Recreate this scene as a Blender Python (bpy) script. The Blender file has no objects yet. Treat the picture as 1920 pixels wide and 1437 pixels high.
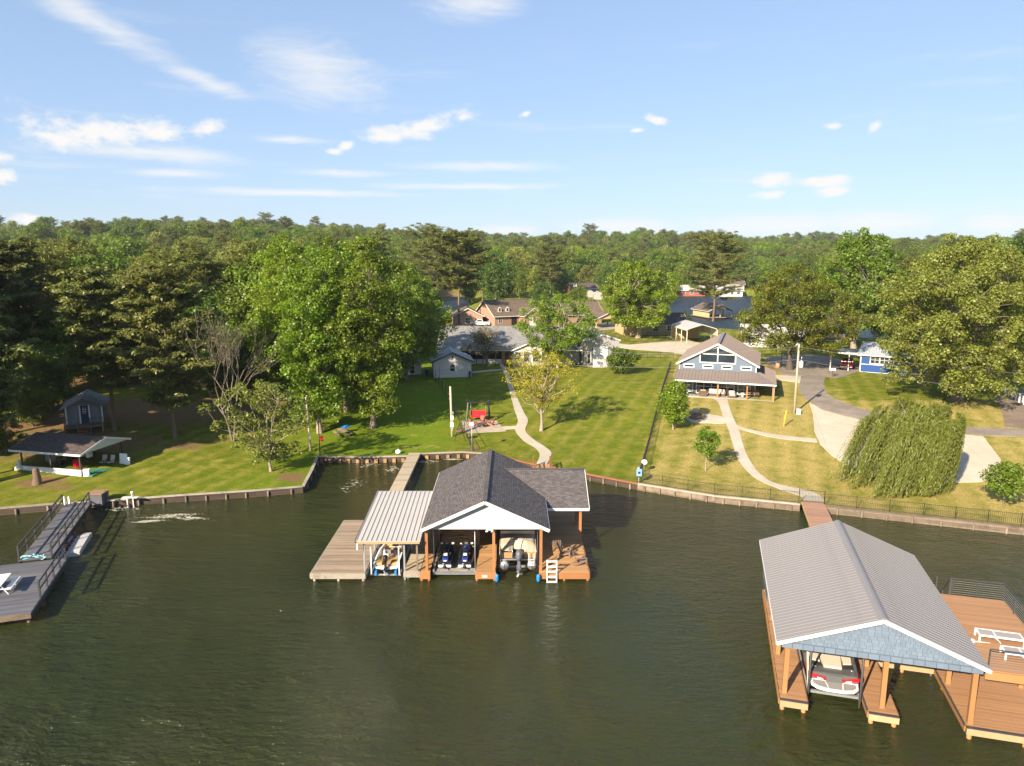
import bpy, bmesh, math, random
import numpy as np
from mathutils import Vector, Matrix
from mathutils.geometry import delaunay_2d_cdt

R = math.radians
SC = bpy.context.scene
COL = SC.collection

# ------------------------------------------------------------------ camera
CAM_H, PITCH, FPX = 22.0, R(10.2), 1333.0
cam_d = bpy.data.cameras.new('camera')
cam_d.sensor_width = 36.0
cam_d.lens = 36.0 * FPX / 1920.0
cam_d.clip_start = 0.5
cam_d.clip_end = 20000.0
cam = bpy.data.objects.new('camera', cam_d)
cam.location = (0, 0, CAM_H)
cam.rotation_euler = (R(90) - PITCH, 0, 0)
COL.objects.link(cam)
SC.camera = cam

# ------------------------------------------------------------------ sun, sky, exposure
SUN_EL = R(28.0)
SUN_DIR = Vector((-0.593, -0.805, 0)).normalized()          # where the sun stands (horizontal)
SUN_VEC = Vector((SUN_DIR.x * math.cos(SUN_EL), SUN_DIR.y * math.cos(SUN_EL), math.sin(SUN_EL)))
sl = bpy.data.lights.new('sun', 'SUN')
sl.energy = 5.0
sl.angle = R(0.55)
sl.color = (1.0, 0.86, 0.66)
so = bpy.data.objects.new('sun', sl)
so.rotation_euler = SUN_VEC.to_track_quat('Z', 'Y').to_euler()
so.location = (-60, -80, 120)
COL.objects.link(so)

SKY_STRENGTH = 0.080
EXPOSURE = 1.25
SC.view_settings.view_transform = 'Standard'
SC.view_settings.look = 'None'
SC.view_settings.exposure = EXPOSURE
SC.view_settings.gamma = 1.0
SC.view_settings.use_curve_mapping = False
SC.cycles.use_denoising = True
SC.cycles.max_bounces = 8
SC.cycles.diffuse_bounces = 5
SC.cycles.glossy_bounces = 3
SC.cycles.transmission_bounces = 4
SC.cycles.transparent_max_bounces = 8
SC.cycles.caustics_reflective = False
SC.cycles.caustics_refractive = False


class NG:
    """small helper to write node trees as expressions"""
    def __init__(s, nt):
        s.nt = nt
    def n(s, t, **kw):
        x = s.nt.nodes.new(t)
        for k, v in kw.items():
            setattr(x, k, v)
        return x
    def put(s, sock, v):
        if isinstance(v, bpy.types.NodeSocket):
            s.nt.links.new(v, sock)
        elif v is not None:
            sock.default_value = v
    def m(s, op, a, b=None, c=None, clamp=False):
        x = s.n('ShaderNodeMath', operation=op, use_clamp=clamp)
        for i, v in enumerate((a, b, c)):
            if v is not None:
                s.put(x.inputs[i], v)
        return x.outputs[0]
    def ss(s, v, a, b):
        x = s.n('ShaderNodeMapRange', interpolation_type='SMOOTHSTEP')
        s.put(x.inputs[0], v); s.put(x.inputs[1], a); s.put(x.inputs[2], b)
        return x.outputs[0]
    def mix(s, f, a, b, bt='MIX'):
        x = s.n('ShaderNodeMix', data_type='RGBA', blend_type=bt)
        s.put(x.inputs[0], f); s.put(x.inputs[6], a); s.put(x.inputs[7], b)
        return x.outputs[2]
    def noise(s, vec, scale, detail=3, rough=0.55, dist=0.0):
        x = s.n('ShaderNodeTexNoise')
        if vec is not None:
            s.put(x.inputs['Vector'], vec)
        x.inputs['Scale'].default_value = scale
        x.inputs['Detail'].default_value = detail
        x.inputs['Roughness'].default_value = rough
        x.inputs['Distortion'].default_value = dist
        return x.outputs[0]
    def mapping(s, vec, scale=(1, 1, 1), rot=(0, 0, 0), loc=(0, 0, 0)):
        x = s.n('ShaderNodeMapping')
        s.put(x.inputs[0], vec)
        x.inputs['Location'].default_value = loc
        x.inputs['Rotation'].default_value = rot
        x.inputs['Scale'].default_value = scale
        return x.outputs[0]


def rgba(c):
    return (c[0], c[1], c[2], 1.0)


def pix_dir(px, py):
    xc = (px - 960.0) / FPX
    yc = (718.5 - py) / FPX
    return Vector((xc, math.cos(PITCH) + yc * math.sin(PITCH), -math.sin(PITCH) + yc * math.cos(PITCH)))


world = bpy.data.worlds.new('World')
SC.world = world
world.use_nodes = True
wt = world.node_tree
for nd in list(wt.nodes):
    wt.nodes.remove(nd)
g = NG(wt)
sky = g.n('ShaderNodeTexSky', sky_type='NISHITA')
sky.sun_disc = False
sky.sun_elevation = SUN_EL
sky.sun_rotation = math.atan2(SUN_DIR.x, SUN_DIR.y)
sky.altitude = 100.0
sky.air_density = 1.0
sky.dust_density = 0.5
sky.ozone_density = 2.5
tc = g.n('ShaderNodeTexCoord')
sep = g.n('ShaderNodeSeparateXYZ')
wt.links.new(tc.outputs['Generated'], sep.inputs[0])
AZ = g.m('ARCTAN2', sep.outputs[0], sep.outputs[1])
EL = g.m('ARCSINE', sep.outputs[2])
cmb = g.n('ShaderNodeCombineXYZ')
g.put(cmb.inputs[0], AZ); g.put(cmb.inputs[1], EL)
ae = cmb.outputs[0]
# warped coordinates give the clouds ragged edges
nz1 = g.noise(g.mapping(ae, (14, 26, 1)), 1.0, 6, 0.62)
nz2 = g.noise(g.mapping(ae, (60, 95, 1)), 1.0, 5, 0.65)
rag = g.m('ADD', g.m('MULTIPLY', g.m('SUBTRACT', nz1, 0.5), 1.9), g.m('MULTIPLY', g.m('SUBTRACT', nz2, 0.5), 0.8))
streak = g.noise(g.mapping(ae, (3.5, 34, 1), (0, 0, R(-6))), 1.0, 5, 0.6)
wisp = g.noise(g.mapping(ae, (7, 30, 1), (0, 0, R(20))), 1.0, 8, 0.7, 1.4)


def azel(px, py):
    d = pix_dir(px, py).normalized()
    return math.atan2(d.x, d.y), math.asin(d.z)


def blob(px, py, rx, ry, tilt=0.0):
    a, e = azel(px, py)
    da = g.m('SUBTRACT', AZ, a)
    de = g.m('SUBTRACT', EL, e)
    ct, st = math.cos(tilt), math.sin(tilt)
    u = g.m('ADD', g.m('MULTIPLY', da, ct), g.m('MULTIPLY', de, st))
    v = g.m('SUBTRACT', g.m('MULTIPLY', de, ct), g.m('MULTIPLY', da, st))
    u = g.m('DIVIDE', u, rx / FPX)
    v = g.m('DIVIDE', v, ry / FPX)
    d2 = g.m('ADD', g.m('MULTIPLY', u, u), g.m('MULTIPLY', v, v))
    return g.m('SUBTRACT', 1.0, g.m('SQRT', d2))


def vmax(l):
    o = l[0]
    for x in l[1:]:
        o = g.m('MAXIMUM', o, x)
    return o


cum = vmax([blob(150, 248, 110, 40), blob(110, 258, 70, 24), blob(210, 252, 70, 28), blob(300, 250, 56, 26), blob(392, 240, 44, 18, 0.25), blob(628, 284, 26, 9), blob(650, 274, 26, 12, 0.3),
            blob(720, 252, 66, 26), blob(800, 236, 100, 26, 0.3), blob(868, 222, 44, 14, 0.1), blob(0, 330, 30, 16), blob(0, 295, 30, 14),
            blob(60, 412, 40, 14), blob(986, 214, 15, 7, 0.3), blob(1195, 245, 22, 7), blob(1230, 225, 30, 9, -0.3), blob(1562, 237, 22, 10),
            blob(1640, 238, 22, 12, 0.8), blob(1440, 342, 70, 18), blob(1550, 340, 60, 14), blob(1565, 360, 40, 12),
            blob(1440, 365, 40, 12), blob(-500, 240, 160, 40), blob(2500, 250, 190, 36), blob(-900, 300, 150, 30)])
cumd = g.ss(g.m('ADD', cum, g.m('MULTIPLY', rag, 1.15)), 0.12, 0.85)
low = vmax([blob(1170, 425, 150, 22), blob(1450, 420, 190, 26), blob(1640, 415, 150, 24), blob(1870, 418, 80, 22), blob(950, 432, 90, 14),
            blob(2300, 410, 260, 26), blob(-250, 415, 160, 22)])
lowd = g.m('MULTIPLY', g.ss(g.m('ADD', low, g.m('MULTIPLY', rag, 0.4)), 0.0, 0.9), 0.75)
cir = vmax([blob(600, 140, 155, 72, -0.15), blob(390, 155, 95, 20, -0.28), blob(180, 40, 170, 32, -0.4), blob(890, 5, 120, 40),
            blob(350, 290, 130, 22, -0.05), blob(250, 285, 220, 16), blob(340, 326, 120, 10), blob(540, 262, 120, 10),
            blob(900, 312, 190, 13), blob(560, 362, 300, 10), blob(870, 350, 240, 9), blob(640, 325, 120, 10)])
cird = g.m('MULTIPLY', g.ss(g.m('ADD', cir, g.m('MULTIPLY', g.m('SUBTRACT', wisp, 0.5), 1.5)), 0.0, 1.15), 0.78)
veil = g.m('MULTIPLY', g.ss(streak, 0.52, 0.85), g.ss(EL, 0.5, 0.02))
veil = g.m('MULTIPLY', veil, 0.5)
dens = g.m('MAXIMUM', g.m('MAXIMUM', cumd, lowd), g.m('MAXIMUM', cird, veil))
gm = g.n('ShaderNodeGamma')
gm.inputs[1].default_value = 0.45                       # the photograph's sky is flattened by its tone curve
wt.links.new(sky.outputs[0], gm.inputs[0])
skyb = g.mix(1.0, gm.outputs[0], (1.60, 1.89, 2.36, 1), 'MULTIPLY')
CLOUD = 5.15
skyc = g.mix(dens, skyb, (CLOUD, CLOUD * 0.985, CLOUD * 0.97, 1))
bg = g.n('ShaderNodeBackground')
bg.inputs[1].default_value = SKY_STRENGTH
wt.links.new(skyc, bg.inputs[0])
wo = g.n('ShaderNodeOutputWorld')
wt.links.new(bg.outputs[0], wo.inputs[0])

# ------------------------------------------------------------------ helpers: materials
MATS = {}


def base_mat(name):
    m = bpy.data.materials.new(name)
    m.use_nodes = True
    nt = m.node_tree
    for nd in list(nt.nodes):
        nt.nodes.remove(nd)
    q = NG(nt)
    out = q.n('ShaderNodeOutputMaterial')
    bs = q.n('ShaderNodeBsdfPrincipled')
    nt.links.new(bs.outputs[0], out.inputs[0])
    MATS[name] = m
    return m, q, bs, out


def mat(name, col, rough=0.7, var=0.12, scale=2.5, bump=0.0, bscale=25.0, metal=0.0, spec=0.35, stretch=(1, 1, 1),
        dirt=None, dirt_amt=0.0, coat=0.0):
    """plain paint / wood / metal with mottling, an optional dirt colour and a per-piece tint attribute"""
    m, q, bs, out = base_mat(name)
    t = q.n('ShaderNodeTexCoord')
    v = q.mapping(t.outputs['Object'], stretch)
    n1 = q.noise(v, scale, 5, 0.6)
    n2 = q.noise(v, scale * 6, 3, 0.6)
    at = q.n('ShaderNodeAttribute', attribute_name='v')
    f = q.m('ADD', q.m('MULTIPLY', q.m('SUBTRACT', n1, 0.5), 2.2 * var), q.m('MULTIPLY', q.m('SUBTRACT', n2, 0.5), 1.2 * var))
    f = q.m('ADD', f, q.m('MULTIPLY', at.outputs['Fac'], var * 1.6))
    f = q.m('ADD', f, 1.0)
    c = q.mix(1.0, rgba(col), f, 'MULTIPLY')
    if dirt is not None:
        d = q.noise(q.mapping(t.outputs['Object'], stretch, loc=(7, 3, 1)), scale * 0.7, 6, 0.7)
        c = q.mix(q.m('MULTIPLY', q.ss(d, 0.5, 0.72), dirt_amt), c, rgba(dirt))
    q.put(bs.inputs['Base Color'], c)
    q.put(bs.inputs['Roughness'], q.m('ADD', rough, q.m('MULTIPLY', q.m('SUBTRACT', n1, 0.5), 0.2)))
    bs.inputs['Metallic'].default_value = metal
    bs.inputs['Specular IOR Level'].default_value = spec
    bs.inputs['Coat Weight'].default_value = coat
    if bump > 0:
        b = q.n('ShaderNodeBump')
        b.inputs['Strength'].default_value = bump
        b.inputs['Distance'].default_value = 0.02
        q.put(b.inputs['Height'], q.noise(v, bscale, 3, 0.6))
        q.put(bs.inputs['Normal'], b.outputs[0])
    return m


def shingle_mat(name, c1, c2, row=0.14, tab=0.3):
    m, q, bs, out = base_mat(name)
    t = q.n('ShaderNodeTexCoord')
    br = q.n('ShaderNodeTexBrick')
    q.put(br.inputs['Vector'], t.outputs['Object'])
    br.inputs['Color1'].default_value = rgba(c1)
    br.inputs['Color2'].default_value = rgba(c2)
    br.inputs['Mortar'].default_value = rgba([x * 0.5 for x in c1])
    br.inputs['Scale'].default_value = 1.0
    br.inputs['Mortar Size'].default_value = 0.012
    br.inputs['Brick Width'].default_value = tab
    br.inputs['Row Height'].default_value = row
    br.inputs['Bias'].default_value = -0.1
    n1 = q.noise(t.outputs['Object'], 0.6, 5, 0.65)
    n2 = q.noise(t.outputs['Object'], 40, 2, 0.6)
    f = q.m('ADD', q.m('MULTIPLY', q.m('SUBTRACT', n1, 0.5), 0.5), q.m('MULTIPLY', q.m('SUBTRACT', n2, 0.5), 0.5))
    c = q.mix(1.0, br.outputs['Color'], q.m('ADD', f, 1.0), 'MULTIPLY')
    q.put(bs.inputs['Base Color'], c)
    bs.inputs['Roughness'].default_value = 0.9
    bs.inputs['Specular IOR Level'].default_value = 0.2
    b = q.n('ShaderNodeBump')
    b.inputs['Strength'].default_value = 0.6
    b.inputs['Distance'].default_value = 0.02
    q.put(b.inputs['Height'], q.m('SUBTRACT', q.m('MULTIPLY', n2, 0.4), br.outputs['Fac']))
    q.put(bs.inputs['Normal'], b.outputs[0])
    return m


def glass_mat(name, col=(0.02, 0.03, 0.04), rough=0.04):
    m, q, bs, out = base_mat(name)
    bs.inputs['Base Color'].default_value = rgba(col)
    bs.inputs['Roughness'].default_value = rough
    bs.inputs['Specular IOR Level'].default_value = 0.9
    return m


def leaf_mat(name, col, var=0.35, hue=0.035, trans=0.48, tint=None):
    """leaf: diffuse + translucent, colour differs from leaf to leaf and tree to tree"""
    m = bpy.data.materials.new(name)
    m.use_nodes = True
    nt = m.node_tree
    for nd in list(nt.nodes):
        nt.nodes.remove(nd)
    q = NG(nt)
    out = q.n('ShaderNodeOutputMaterial')
    at = q.n('ShaderNodeAttribute', attribute_name='v')
    oi = q.n('ShaderNodeObjectInfo')
    h = q.n('ShaderNodeHueSaturation')
    h.inputs['Color'].default_value = rgba(col)
    rnd = oi.outputs['Random']
    q.put(h.inputs['Hue'], q.m('ADD', 0.5, q.m('ADD', q.m('MULTIPLY', at.outputs['Fac'], hue), q.m('MULTIPLY', q.m('SUBTRACT', rnd, 0.5), hue * 1.6))))
    q.put(h.inputs['Value'], q.m('ADD', 1.0, q.m('ADD', q.m('MULTIPLY', at.outputs['Fac'], var), q.m('MULTIPLY', q.m('SUBTRACT', q.m('FRACT', q.m('MULTIPLY', rnd, 7.31)), 0.5), var * 0.9))))
    c = h.outputs[0]
    if tint is not None:
        t2 = q.n('ShaderNodeTexCoord')
        c = q.mix(q.m('MULTIPLY', q.ss(q.noise(t2.outputs['Object'], 0.25, 3, 0.6), 0.47, 0.66), 0.8), c, rgba(tint))
    d = q.n('ShaderNodeBsdfDiffuse')
    q.put(d.inputs[0], c)
    tr = q.n('ShaderNodeBsdfTranslucent')
    q.put(tr.inputs[0], q.mix(1.0, c, (1.25, 1.2, 0.5, 1), 'MULTIPLY'))
    mx = q.n('ShaderNodeMixShader')
    mx.inputs[0].default_value = trans
    nt.links.new(d.outputs[0], mx.inputs[1])
    nt.links.new(tr.outputs[0], mx.inputs[2])
    gl = q.n('ShaderNodeBsdfGlossy')
    gl.inputs['Roughness'].default_value = 0.5
    gl.inputs['Color'].default_value = (0.9, 0.95, 0.8, 1)
    m2 = q.n('ShaderNodeMixShader')
    m2.inputs[0].default_value = 0.035
    nt.links.new(mx.outputs[0], m2.inputs[1])
    nt.links.new(gl.outputs[0], m2.inputs[2])
    nt.links.new(m2.outputs[0], out.inputs[0])
    MATS[name] = m
    return m


# ------------------------------------------------------------------ helpers: objects
def thing(name, label, cat, loc=(0, 0, 0), rotz=0.0, group=None):
    o = bpy.data.objects.new(name, None)
    o.empty_display_size = 0.3
    o.location = loc
    o.rotation_euler = (0, 0, rotz)
    COL.objects.link(o)
    tag(o, label, cat, group)
    return o


def tag(o, label, cat=None, group=None, kind=None):
    if label:
        o['label'] = label
    if cat:
        o['category'] = cat
    if group:
        o['group'] = group
    if kind:
        o['kind'] = kind
    return o


def link(name, me, m, parent=None, loc=(0, 0, 0), rotz=0.0):
    if m is not None and len(me.materials) == 0:
        me.materials.append(MATS[m] if isinstance(m, str) else m)
    o = bpy.data.objects.new(name, me)
    COL.objects.link(o)
    if parent is not None:
        o.parent = parent
    o.location = loc
    o.rotation_euler = (0, 0, rotz)
    return o


def copy_tree(o, parent=None):
    c = o.copy()
    COL.objects.link(c)
    c.parent = parent
    for ch in list(o.children):
        copy_tree(ch, c)
    return c


RNG = random.Random(5)


class MB:
    """collects boxes, bars, tubes, prisms, lofts; build() links them as one mesh object"""
    def __init__(s):
        s.v = []; s.f = []; s.sm = []; s.t = []
        s.tint = None

    def _add(s, vs, fs, smooth=False):
        k = len(s.v)
        tv = s.tint if s.tint is not None else RNG.uniform(-0.5, 0.5)
        s.v += [tuple(p) for p in vs]
        s.t += [tv] * len(vs)
        for f in fs:
            s.f.append([i + k for i in f])
            s.sm.append(smooth)
        return s

    def box(s, x0, x1, y0, y1, z0, z1):
        vs = [(x, y, z) for z in (z0, z1) for y in (y0, y1) for x in (x0, x1)]
        return s._add(vs, [(0, 2, 3, 1), (4, 5, 7, 6), (0, 1, 5, 4), (2, 6, 7, 3), (0, 4, 6, 2), (1, 3, 7, 5)])

    def cbox(s, c, d, rz=0.0, rx=0.0, ry=0.0):
        m = Matrix.Rotation(rz, 3, 'Z') @ Matrix.Rotation(ry, 3, 'Y') @ Matrix.Rotation(rx, 3, 'X')
        c = Vector(c)
        vs = [c + m @ Vector((x * d[0] / 2, y * d[1] / 2, z * d[2] / 2)) for z in (-1, 1) for y in (-1, 1) for x in (-1, 1)]
        return s._add(vs, [(0, 2, 3, 1), (4, 5, 7, 6), (0, 1, 5, 4), (2, 6, 7, 3), (0, 4, 6, 2), (1, 3, 7, 5)])

    def bar(s, a, b, w, h=None, up=(0, 0, 1)):
        h = w if h is None else h
        a, b = Vector(a), Vector(b)
        d = (b - a).normalized()
        u = Vector(up)
        if abs(d.dot(u)) > 0.98:
            u = Vector((0, 1, 0))
        x = d.cross(u).normalized()
        y = x.cross(d).normalized()
        vs = []
        for p in (a, b):
            for sy in (-1, 1):
                for sx in (-1, 1):
                    vs.append(p + x * (sx * w / 2) + y * (sy * h / 2))
        return s._add(vs, [(0, 1, 3, 2), (4, 6, 7, 5), (0, 4, 5, 1), (2, 3, 7, 6), (0, 2, 6, 4), (1, 5, 7, 3)])

    def tube(s, pts, r, n=8, cap=True):
        pts = [Vector(p) for p in pts]
        rs = r if isinstance(r, (list, tuple)) else [r] * len(pts)
        rings = []
        for i, p in enumerate(pts):
            d = (pts[min(i + 1, len(pts) - 1)] - pts[max(i - 1, 0)]).normalized()
            u = Vector((0, 0, 1)) if abs(d.z) < 0.95 else Vector((1, 0, 0))
            x = d.cross(u).normalized(); y = x.cross(d)
            rings.append([p + x * (rs[i] * math.cos(2 * math.pi * k / n)) + y * (rs[i] * math.sin(2 * math.pi * k / n)) for k in range(n)])
        return s.loft(rings, cap, True)

    def loft(s, rings, cap=True, smooth=False):
        n = len(rings[0])
        vs = [p for r in rings for p in r]
        fs = []
        for i in range(len(rings) - 1):
            for k in range(n):
                a = i * n + k; b = i * n + (k + 1) % n
                fs.append((a, b, b + n, a + n))
        if cap:
            fs.append(tuple(reversed(range(n))))
            fs.append(tuple(range((len(rings) - 1) * n, len(rings) * n)))
        return s._add(vs, fs, smooth)

    def lathe(s, c, prof, n=12):
        rings = [[(c[0] + r * math.cos(2 * math.pi * k / n), c[1] + r * math.sin(2 * math.pi * k / n), c[2] + z) for k in range(n)] for r, z in prof]
        return s.loft(rings, True, True)

    def prism(s, poly, z0, z1):
        n = len(poly)
        vs = [(x, y, z0) for x, y in poly] + [(x, y, z1) for x, y in poly]
        fs = [tuple(reversed(range(n))), tuple(range(n, 2 * n))] + [(i, (i + 1) % n, (i + 1) % n + n, i + n) for i in range(n)]
        return s._add(vs, fs)

    def ext(s, pts, d):
        """extrude a planar 3D polygon along vector d"""
        n = len(pts)
        pts = [Vector(p) for p in pts]; d = Vector(d)
        vs = pts + [p + d for p in pts]
        fs = [tuple(reversed(range(n))), tuple(range(n, 2 * n))] + [(i, (i + 1) % n, (i + 1) % n + n, i + n) for i in range(n)]
        return s._add(vs, fs)

    def mesh(s, name, fix=True):
        me = bpy.data.meshes.new(name)
        me.from_pydata(s.v, [], s.f)
        if fix:
            bm = bmesh.new(); bm.from_mesh(me)
            bmesh.ops.recalc_face_normals(bm, faces=bm.faces)
            bm.to_mesh(me); bm.free()
        me.polygons.foreach_set('use_smooth', s.sm)
        a = me.attributes.new('v', 'FLOAT', 'POINT')
        a.data.foreach_set('value', s.t)
        me.update()
        return me

    def build(s, name, m, parent=None, world=False, label=None, kind=None):
        if world and parent is not None:
            ox, oy, oz = parent.location
            s.v = [(x - ox, y - oy, z - oz) for x, y, z in s.v]
        o = link(name, s.mesh(name), m, parent)
        if label:
            o['label'] = label
        if kind:
            o['kind'] = kind
        return o


def bx(name, m, parent, x0, x1, y0, y1, z0, z1, world=False, label=None):
    return MB().box(x0, x1, y0, y1, z0, z1).build(name, m, parent, world, label)


def clip(poly, axis, lo, hi):
    """clip a 2D convex polygon to lo <= p[axis] <= hi"""
    for sgn, lim in ((1, lo), (-1, -hi)):
        out = []
        for i in range(len(poly)):
            a, b = poly[i], poly[(i + 1) % len(poly)]
            da, db = sgn * a[axis] - lim, sgn * b[axis] - lim
            if da >= 0:
                out.append(a)
            if (da >= 0) != (db >= 0):
                t = da / (da - db)
                out.append((a[0] + (b[0] - a[0]) * t, a[1] + (b[1] - a[1]) * t))
        poly = out
        if len(poly) < 3:
            return []
    return poly


def area2(poly):
    return abs(sum(poly[i][0] * poly[(i + 1) % len(poly)][1] - poly[(i + 1) % len(poly)][0] * poly[i][1] for i in range(len(poly)))) / 2


def frame(o, U, V):
    U = Vector(U).normalized(); V = Vector(V).normalized()
    N = U.cross(V).normalized()
    V = N.cross(U)
    return Matrix(((U.x, V.x, N.x, o[0]), (U.y, V.y, N.y, o[1]), (U.z, V.z, N.z, o[2]), (0, 0, 0, 1)))


def slab(parent, name, m, O, U, V, poly, th=0.06, label=None):
    """slab in the plane O + u*U + v*V, top at N*0, own frame so that textures follow the slope"""
    mb = MB()
    mb.tint = 0
    mb.prism(poly, -th, 0)
    o = mb.build(name, m, parent)
    o.matrix_local = frame(O, U, V)
    if label:
        o['label'] = label
    return o


def metal_slope(parent, name, m, O, U, V, poly, step=0.45, rib=0.04, th=0.05, ribw=0.05, piece='roof_panel'):
    """sheet-metal slope: an underlay and one object for each panel between two ribs"""
    base = slab(parent, name, m, O, U, V, poly, th)
    xs = [p[0] for p in poly]
    u = min(xs)
    cache = {}
    while u < max(xs) - 0.02:
        c = clip(poly, 0, u, min(u + step, max(xs)))
        if len(c) >= 3 and area2(c) > 0.005:
            loc = tuple((round(p[0] - u, 3), round(p[1], 3)) for p in c)
            if loc not in cache:
                mb = MB(); mb.tint = 0
                mb.prism(loc, 0.004, 0.014)
                r = clip(list(loc), 0, 0, ribw)
                if len(r) >= 3:
                    mb.prism(r, 0.014, 0.014 + rib)
                cache[loc] = mb.mesh(piece)
            o = link(piece, cache[loc], m, base)
            o.location = (u, 0, 0)
        u += step
    return base


def lap(mb, O, U, V, poly, row=0.18, th=0.025):
    """horizontal lap boards over a 2D convex polygon (u across, v up), each tilted a little"""
    O = Vector(O); U = Vector(U).normalized(); V = Vector(V).normalized(); N = U.cross(V).normalized()
    v = min(p[1] for p in poly)
    top = max(p[1] for p in poly)
    while v < top - 0.01:
        c = clip(poly, 1, v, min(v + row, top))
        if len(c) >= 3:
            front = [O + U * p[0] + V * p[1] + N * (th * (1 - 0.7 * (p[1] - v) / row)) for p in c]
            back = [O + U * p[0] + V * p[1] for p in c]
            n = len(c)
            fs = [tuple(range(n)), tuple(reversed(range(n, 2 * n)))] + [(i, (i + 1) % n, (i + 1) % n + n, i + n) for i in range(n)]
            mb._add(front + back, fs)
        v += row
    return mb


def decking(mb, x0, x1, y0, y1, z, w=0.145, gap=0.012, th=0.04, along='x'):
    """deck boards; along = direction the boards run"""
    a, b = (y0, y1) if along == 'x' else (x0, x1)
    n = max(1, int(round((b - a) / (w + gap))))
    st = (b - a) / n
    for i in range(n):
        p, q = a + i * st, a + (i + 1) * st - gap
        dz = RNG.uniform(-0.004, 0.004)
        if along == 'x':
            mb.box(x0 + RNG.uniform(-0.012, 0.012), x1 + RNG.uniform(-0.012, 0.012), p, q, z - th, z + dz)
        else:
            mb.box(p, q, y0 + RNG.uniform(-0.012, 0.012), y1 + RNG.uniform(-0.012, 0.012), z - th, z + dz)
    return mb

# ------------------------------------------------------------------ positions: pixel -> place on the ground
def P(px, py, z=0.0):
    d = pix_dir(px, py)
    t = (z - CAM_H) / d.z
    return Vector((d.x * t, d.y * t, z))


def PY(px, py, Y):
    d = pix_dir(px, py)
    t = Y / d.y
    return Vector((d.x * t, Y, CAM_H + d.z * t))


WALL_Z = 0.62
SHORE_PX = [(-420, 985), (-160, 968), (0, 953), (120, 943), (190, 939), (330, 929), (480, 919.5), (568, 912), (583, 884), (595, 856), (680, 857), (764, 855), (790, 850.5),
            (869, 847.5), (906, 850), (959, 861), (994, 869), (1030, 875), (1097, 888), (1196, 907), (1341, 930), (1500, 945.5),
            (1548, 949), (1735, 969), (1919, 989), (2120, 1010), (2400, 1035)]
SHORE = np.array([P(x, y, WALL_Z).to_tuple()[:2] for x, y in SHORE_PX])
SHORE = np.vstack([[-300, SHORE[0, 1] - 6], SHORE, [300, SHORE[-1, 1] - 10]])


def sstep(a, b, x):
    t = np.clip((x - a) / (b - a), 0, 1)
    return t * t * (3 - 2 * t)


def shore_dist(X, Y):
    d = np.full(X.shape, 1e9)
    for i in range(len(SHORE) - 1):
        a, b = SHORE[i], SHORE[i + 1]
        ab = b - a
        t = np.clip(((X - a[0]) * ab[0] + (Y - a[1]) * ab[1]) / (ab @ ab), 0, 1)
        d = np.minimum(d, np.hypot(X - a[0] - t * ab[0], Y - a[1] - t * ab[1]))
    return d


def shore_y(X):
    """front edge of the land at X (used to tell land from open water)"""
    return np.interp(X, SHORE[:, 0], SHORE[:, 1])


def lake_s(X, Y):
    """> 0 inside the two arms of the lake behind the houses, metres from the bank"""
    yn = np.interp(X, [0, 40, 75, 110, 200, 500, 900], [238, 213, 184, 168, 158, 150, 150])
    yf = np.interp(X, [0, 100, 300, 500, 900], [386, 388, 390, 420, 460])
    right = np.minimum(np.minimum(Y - yn, yf - Y), X - 0.202 * Y)
    left = np.minimum(np.minimum(Y - 258, 384 - Y), np.minimum(X + 0.150 * Y, -0.066 * Y - X))
    return np.maximum(right, left)


def height(X, Y):
    X = np.asarray(X, float); Y = np.asarray(Y, float)
    d = shore_dist(X, Y)
    h = WALL_Z - 0.05 + 2.0 * sstep(0, 42, d) + 0.012 * np.clip(d - 6, 0, 45)
    h += 0.10 * np.sin(X * 0.21 + 1.3) * np.sin(Y * 0.17) * sstep(4, 20, d)
    a = X / np.maximum(Y, 1)
    ridge = np.interp(a, [-0.8, -0.5, -0.35, -0.28, -0.15, 0, 0.2, 0.4, 0.8], [23, 33, 42, 37, 26, 21, 20, 19, 19])
    left = sstep(-40, -110, X)
    h += ridge * (sstep(150, 1000, Y) * left + sstep(400, 1000, Y) * (1 - left))
    h += 5.0 * (np.sin(X * 0.011 + 0.5) * np.sin(Y * 0.009 + 1.0)) * sstep(420, 700, Y)
    s = lake_s(X, Y)
    k = sstep(-12, 5, s)
    h = h * (1 - k) + (-1.6) * k
    return h


def hz(x, y):
    return float(height(np.array([x]), np.array([y]))[0])


def Gp(px, py):
    """the point of the ground seen at a pixel"""
    z = 1.0
    for _ in range(14):
        p = P(px, py, z)
        z = 0.5 * z + 0.5 * hz(p.x, p.y)
    p = P(px, py, z)
    return Vector((p.x, p.y, hz(p.x, p.y)))


def inside(poly, X, Y):
    r = np.zeros(X.shape, bool)
    n = len(poly)
    for i in range(n):
        x1, y1 = poly[i]; x2, y2 = poly[(i + 1) % n]
        if y1 == y2:
            continue
        c = ((y1 > Y) != (y2 > Y)) & (X < (x2 - x1) * (Y - y1) / (y2 - y1) + x1)
        r ^= c
    return r


# ------------------------------------------------------------------ grass, soil: what grows where
def fence_x(Y):
    a = Gp(1196, 905); b = Gp(1256, 690)
    return a.x + (b.x - a.x) * (Y - a.y) / (b.y - a.y)


FA, FB = Gp(1196, 905), Gp(1256, 690)


def grid(x0, x1, y0, y1, st, jit=0.25, seed=1):
    r = np.random.default_rng(seed)
    xs = np.arange(x0, x1, st); ys = np.arange(y0, y1, st)
    X, Y = np.meshgrid(xs, ys)
    X = X + r.uniform(-jit, jit, X.shape) * st
    Y = Y + r.uniform(-jit, jit, Y.shape) * st
    return np.column_stack([X.ravel(), Y.ravel()])


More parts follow.
